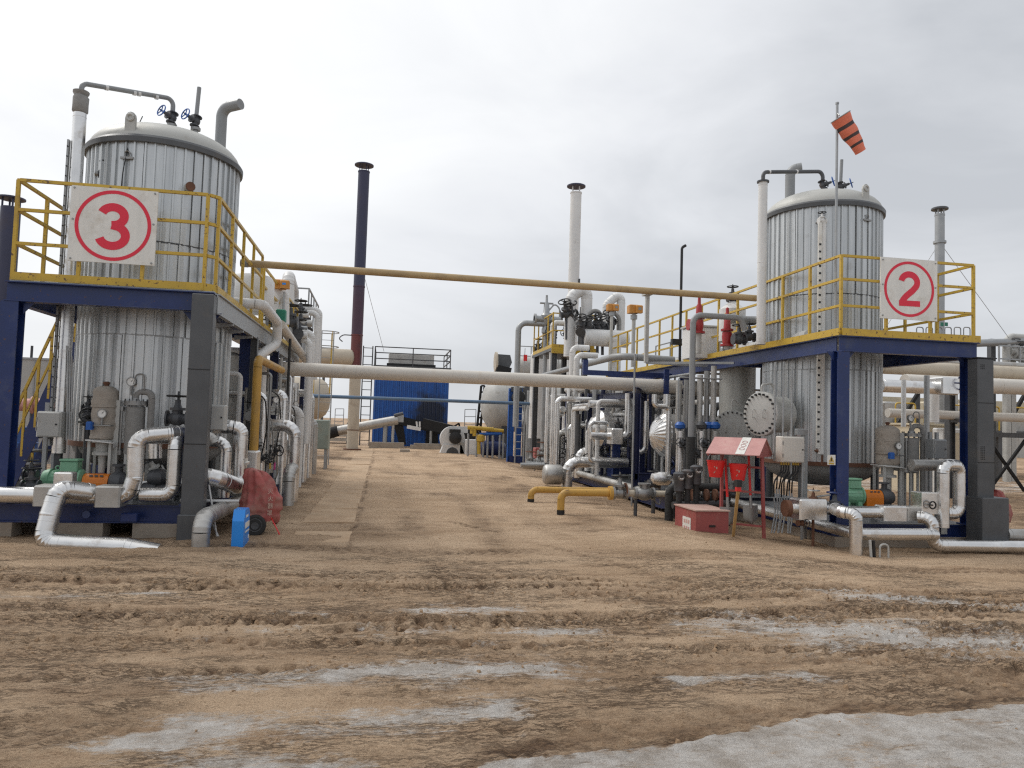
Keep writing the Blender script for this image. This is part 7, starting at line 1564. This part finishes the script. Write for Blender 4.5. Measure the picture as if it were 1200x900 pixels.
obj('tank_back', MB().lathe([(0, .2), (.1, .6), (1.4, .6), (1.5, .2)], A(612, 488, 33.2), X_, 22), 'pale_grey_paint', t)
t = thing('coal_hoist', 'dark skip hoist head on an inclined black mast behind the boiler', 'hoist', A(590, 500, 40)); hy = 40.0
obj('mast', MB().bar(A(583, 460, hy), A(590, 430, hy), .9, .8), 'soot', t, smooth=False); obj('skip', MB().prism([A(584, 415, hy), A(598, 416, hy), A(600, 425, hy), A(594, 438, hy), A(585, 434, hy)], Y_*1.0), 'dark_grey_paint', t, smooth=False); obj('wheel_guard', MB().lathe([(0, .3), (0, .55), (.1, .55), (.1, .3)], A(580, 424, hy), X_, 16), 'beige_paint', t)
obj('lower_mast', MB().bar((A(583, 460, hy).x, hy, -.1), A(583, 460, hy), .5, .5), 'soot', t, smooth=False)
t = thing('hoist_ladder', 'black lattice ladder leaning beside the grey boiler drum', 'ladder', AZ(558, 530))
for p_ in ((558, 512, 564, 452), (562, 512, 568, 452)): obj('stile', MB().cyl(A(p_[0], p_[1], 38), A(p_[2], p_[3], 38), .07, n=6), 'soot', t)
for k in range(9): f = k/8; obj('rung', MB().cyl(A(558+6*f, 512-60*f, 38), A(562+6*f, 512-60*f, 38), .05, n=6), 'soot', t)
t = thing('far_railing', 'thin grey railing far behind between boiler house and drum', 'railing', A(550, 510, 44)); rail_run(t, [A(544, 505, 44), A(557, 505, 44)], 'galvanised', 1.3, (.4, .85, 1.28), .8, .04, toe=0)
t = thing('far_left_railing', 'thin railing far behind left of the beige stack foot', 'railing', A(395, 510, 44)); rail_run(t, [A(392, 502, 46), A(402, 502, 46)], 'galvanised', 1.2, (.4, .8, 1.18), .6, .04, toe=0)

# ================================================================== far right: pipe bridge and neighbouring plant
t = thing('pipe_bridge', 'elevated bundle of large silver pipes behind the number two unit', 'pipe rack', (14, 19, 0)); ry = 19.0
for (q, r, m, x0_, dy) in ((446, .20, 'beige_paint', 1030, 0.), (462, .22, 'cream_paint', 1060, -.6), (498, .13, 'cream_paint', 1040, .2), (437, .1, 'dull_aluminium', 1060, .8)):
    z = A(1180, q-9, ry+dy).z; pipe_parts(t, [(A(x0_, q, ry+dy).x, ry+dy, z), (26, ry+dy, z)], r, m, n=18, seam=2.2)
for x in (13.0, 16.5, 20.5): ibeam(t, (x, 19.4, -.3), (x, 19.4, 3.1), .2, .2, 'dark_grey_paint', 'post', up=(1, 0, 0)); obj('cross_arm', MB().box((x-.08, 18.2, 2.02), (x+.08, 20.2, 2.12)), 'dark_grey_paint', t, smooth=False)
t = PP('silver header with a square clad valve box under the number two platform', 16.5, [(1032, 452), (1120, 452)], .16, 'aluminium', n=18)
b0 = A(1097, 461, 16.4); b1 = A(1118, 443, 16.4); obj('valve_cover', bbox((b0.x, 16.2, b0.z), (b1.x, 16.7, b1.z), .03), 'aluminium', t); hw = A(1125, 449, 16.2); obj('handwheel', MB().torus(hw, V((.9, -.4, 0)), .16, .018, 18, 6).cyl(hw, hw-X_*.15, .02, n=6), 'blue_paint', t)
for k, (p_, q0, q1, r, m, Y) in enumerate(((1059, 445, 500, .05, 'white_paint', 14.5), (1086, 440, 545, .055, 'galvanised', 13.8), (1094, 460, 495, .13, 'white_paint', 17))):
    x = A(p_, q0, Y).x; vpipe(('slim white upright behind the slim filter of unit two', 'grey conduit post right of the slim filter of unit two', 'white stub pipe hanging below the square clad valve box')[k], x, Y, A(p_, q1, Y).z if k != 1 else G2-.1, A(p_, q0, Y).z, r, m)
t = thing('site_cabin', 'cream equipment box behind the filters of unit two', 'cabin', A(1105, 520, 21)); b0 = A(1079, 498, 20.5); b1 = A(1119, 497, 20.5)
obj('housing', bbox((b0.x, 20.5, -.2), (b1.x, 22, b0.z+0), .03), 'cream_box', t); t.children[-1].data.update(); obj('lid', MB().box((b0.x-.06, 20.44, b0.z), (b1.x+.06, 22.06, b0.z+.06)), 'cream_box', t, smooth=False)
z_up = A(1079, 495, 20.5).z
t = thing('site_cabin', 'taller cream equipment box with a rounded panel further behind unit two', 'cabin', A(1118, 530, 20)); c = A(1118, 512, 19.8); obj('housing', bbox((c.x-.35, 19.8, -.2), (c.x+.4, 20.3, A(1118, 502, 19.8).z), .04), 'white_paint', t); obj('panel', bbox((c.x-.25, 19.77, .4), (c.x+.3, 19.799, A(1118, 507, 19.8).z), .02), 'cream_box', t)
# neighbouring skid with yellow rails and dark trestle
t = thing('neighbour_skid', 'long beige skid with yellow gates in the distance at the right', 'plant', (20, 30, 0)); ny = 30.0
nz0 = A(1180, 505, ny).z; x0_ = A(1040, 500, ny).x
obj('deck', MB().box((x0_, ny, nz0-.25), (40, ny+2.5, nz0-.0)), 'dark_grey_paint', t, smooth=False); obj('panel_wall', MB().box((x0_, ny+2.4, nz0), (40, ny+2.5, nz0+1.5)), 'cream_box', t, smooth=False)
for k in range(14): x = x0_+.4+k*1.45; hose(t, [(x, ny, nz0), (x, ny, nz0+1.1), (x+1.0, ny, nz0+1.1), (x+1.0, ny, nz0)], .035, 'yellow_paint', 'gate', .15); obj('gate_rail', MB().bar((x, ny, nz0+.55), (x+1.0, ny, nz0+.55), .04), 'yellow_paint', t, smooth=False)
for k in range(7): x = x0_+1+k*2.8; obj('brace', MB().bar((x, ny+.6, nz0+.1), (x+1.4, ny+.6, nz0+2.2), .14, .14), 'soot', t, smooth=False); obj('hatch', bbox((x+1.6, ny+2.2, nz0+.3), (x+2.4, ny+2.39, nz0+1.1), .04), 'beige_paint', t)
for k in range(9): x = x0_+.5+k*2.2; obj('machine', bbox((x, ny+.8, nz0), (x+1.2, ny+1.9, nz0+rs.uniform(.7, 1.7)), .08), rs.choice(('beige_paint', 'dull_aluminium', 'cream_box', 'dark_grey_paint')), t)
for k in range(10): x = x0_+.3+k*2.0; obj('stand_pipe', MB().cyl((x, ny+1.0, nz0), (x, ny+1.0, nz0+rs.uniform(1.5, 3.2)), .12, n=10), rs.choice(('dull_aluminium', 'pale_grey_paint', 'dark_grey_paint')), t)
for k in range(8):
    x = x0_+1+k*2.4; obj('leg', MB().box((x, ny+.1, -.3), (x+.35, ny+.5, nz0-.25)), 'dark_grey_paint', t, smooth=False)
t = thing('trestle', 'black cross braced steel trestle at the right edge', 'trestle', (17, 21, 0)); ty = 21.0; tz = A(1180, 507, ty).z; tx = A(1150, 520, ty).x
obj('top_beam', MB().box((tx, ty, tz-.16), (tx+6, ty+.25, tz)), 'dark_grey_paint', t, smooth=False)
for k in range(3): x = tx+1.55*k+.3; obj('leg', MB().box((x, ty+.02, -.3), (x+.22, ty+.22, tz-.16)), 'dark_grey_paint', t, smooth=False)
for k in range(3): x = tx+1.55*k+.35; obj('brace', MB().bar((x, ty+.1, -.1), (x+1.4, ty+.1, tz-.2), .08, .08), 'soot', t, smooth=False); obj('brace', MB().bar((x+1.4, ty+.16, -.1), (x, ty+.16, tz-.2), .08, .08), 'soot', t, smooth=False)
t = thing('corrugated_fence', 'pale corrugated sheet fence in the far distance at the right', 'fence', (30, 55, 0)); 
fm = mesh('fence_sheet', sheet(1.9, 2.4, 'x'), 'pale_grey_paint', smooth=False)
for k in range(34): place('fence_sheet', fm, t, (16+k*1.95, 62, -.2))
obj('fence_rail', MB().box((16, 62.02, .9), (82, 62.1, 1.0)), 'galvanised', t, smooth=False); obj('fence_rail', MB().box((16, 62.02, 1.9), (82, 62.1, 2.0)), 'galvanised', t, smooth=False)
# pipework at the upper right edge
t = thing('roof_pipework', 'pale elevated pipework with railings at the upper right edge', 'pipe rack', (20, 24, 0)); ey = 24.0
pipe_parts(t, [(A(1090, 408, ey).x, ey, A(1145, 407, ey).z), (A(1182, 400, ey).x, ey, A(1182, 401, ey).z), (A(1230, 395, ey).x, ey, A(1230, 395, ey).z)], .14, 'galvanised', clad=False, n=14)
pipe_parts(t, [(A(1180, 440, ey).x, ey, 0), (A(1180, 400, ey).x, ey, A(1180, 394, ey).z), (A(1230, 392, ey).x, ey, A(1180, 394, ey).z)], .12, 'pale_grey_paint', clad=False, n=12, bend=.25)
for p_ in (1172, 1190, 1196): x = A(p_, 430, ey).x; obj('post', MB().box((x-.1, ey+.3, 0), (x+.1, ey+.5, A(p_, 396, ey).z)), 'pale_grey_paint' if p_ > 1180 else 'dark_grey_paint', t, smooth=False)
z = A(1180, 436, ey).z; rail_run(t, [(A(1163, 436, ey).x, ey-.3, z), (A(1235, 436, ey).x, ey-.3, z)], 'galvanised', .95, (.45, .93), .8, .05, toe=0); obj('deck_beam', MB().box((A(1160, 436, ey).x, ey-.4, z-.12), (A(1235, 436, ey).x, ey+.6, z)), 'dark_grey_paint', t, smooth=False)
for k in range(4): valve(t, (A(1188+5*k, 412, ey).x, ey, A(1188, 412+3*k, ey).z), X_, .09, Z_, 'pale_grey_paint', 'dark_grey_paint')
# distant low bits at the left behind the stack
t = thing('distant_stack_of_timber', 'low pale stack of boards beyond the foot of the beige stack', 'boards', A(394, 515, 47)); c = A(394, 514, 47)
for k in range(4): obj('board', MB().box((c.x-.9, 47, .15+.28*k), (c.x+.9, 48, .33+.28*k)), 'beige_paint', t, smooth=False)
for k in range(2): obj('bearer', MB().box((c.x-.7+1.3*k, 47.1, -.2), (c.x-.6+1.3*k, 47.9, 1.3)), 'dark_grey_paint', t, smooth=False)
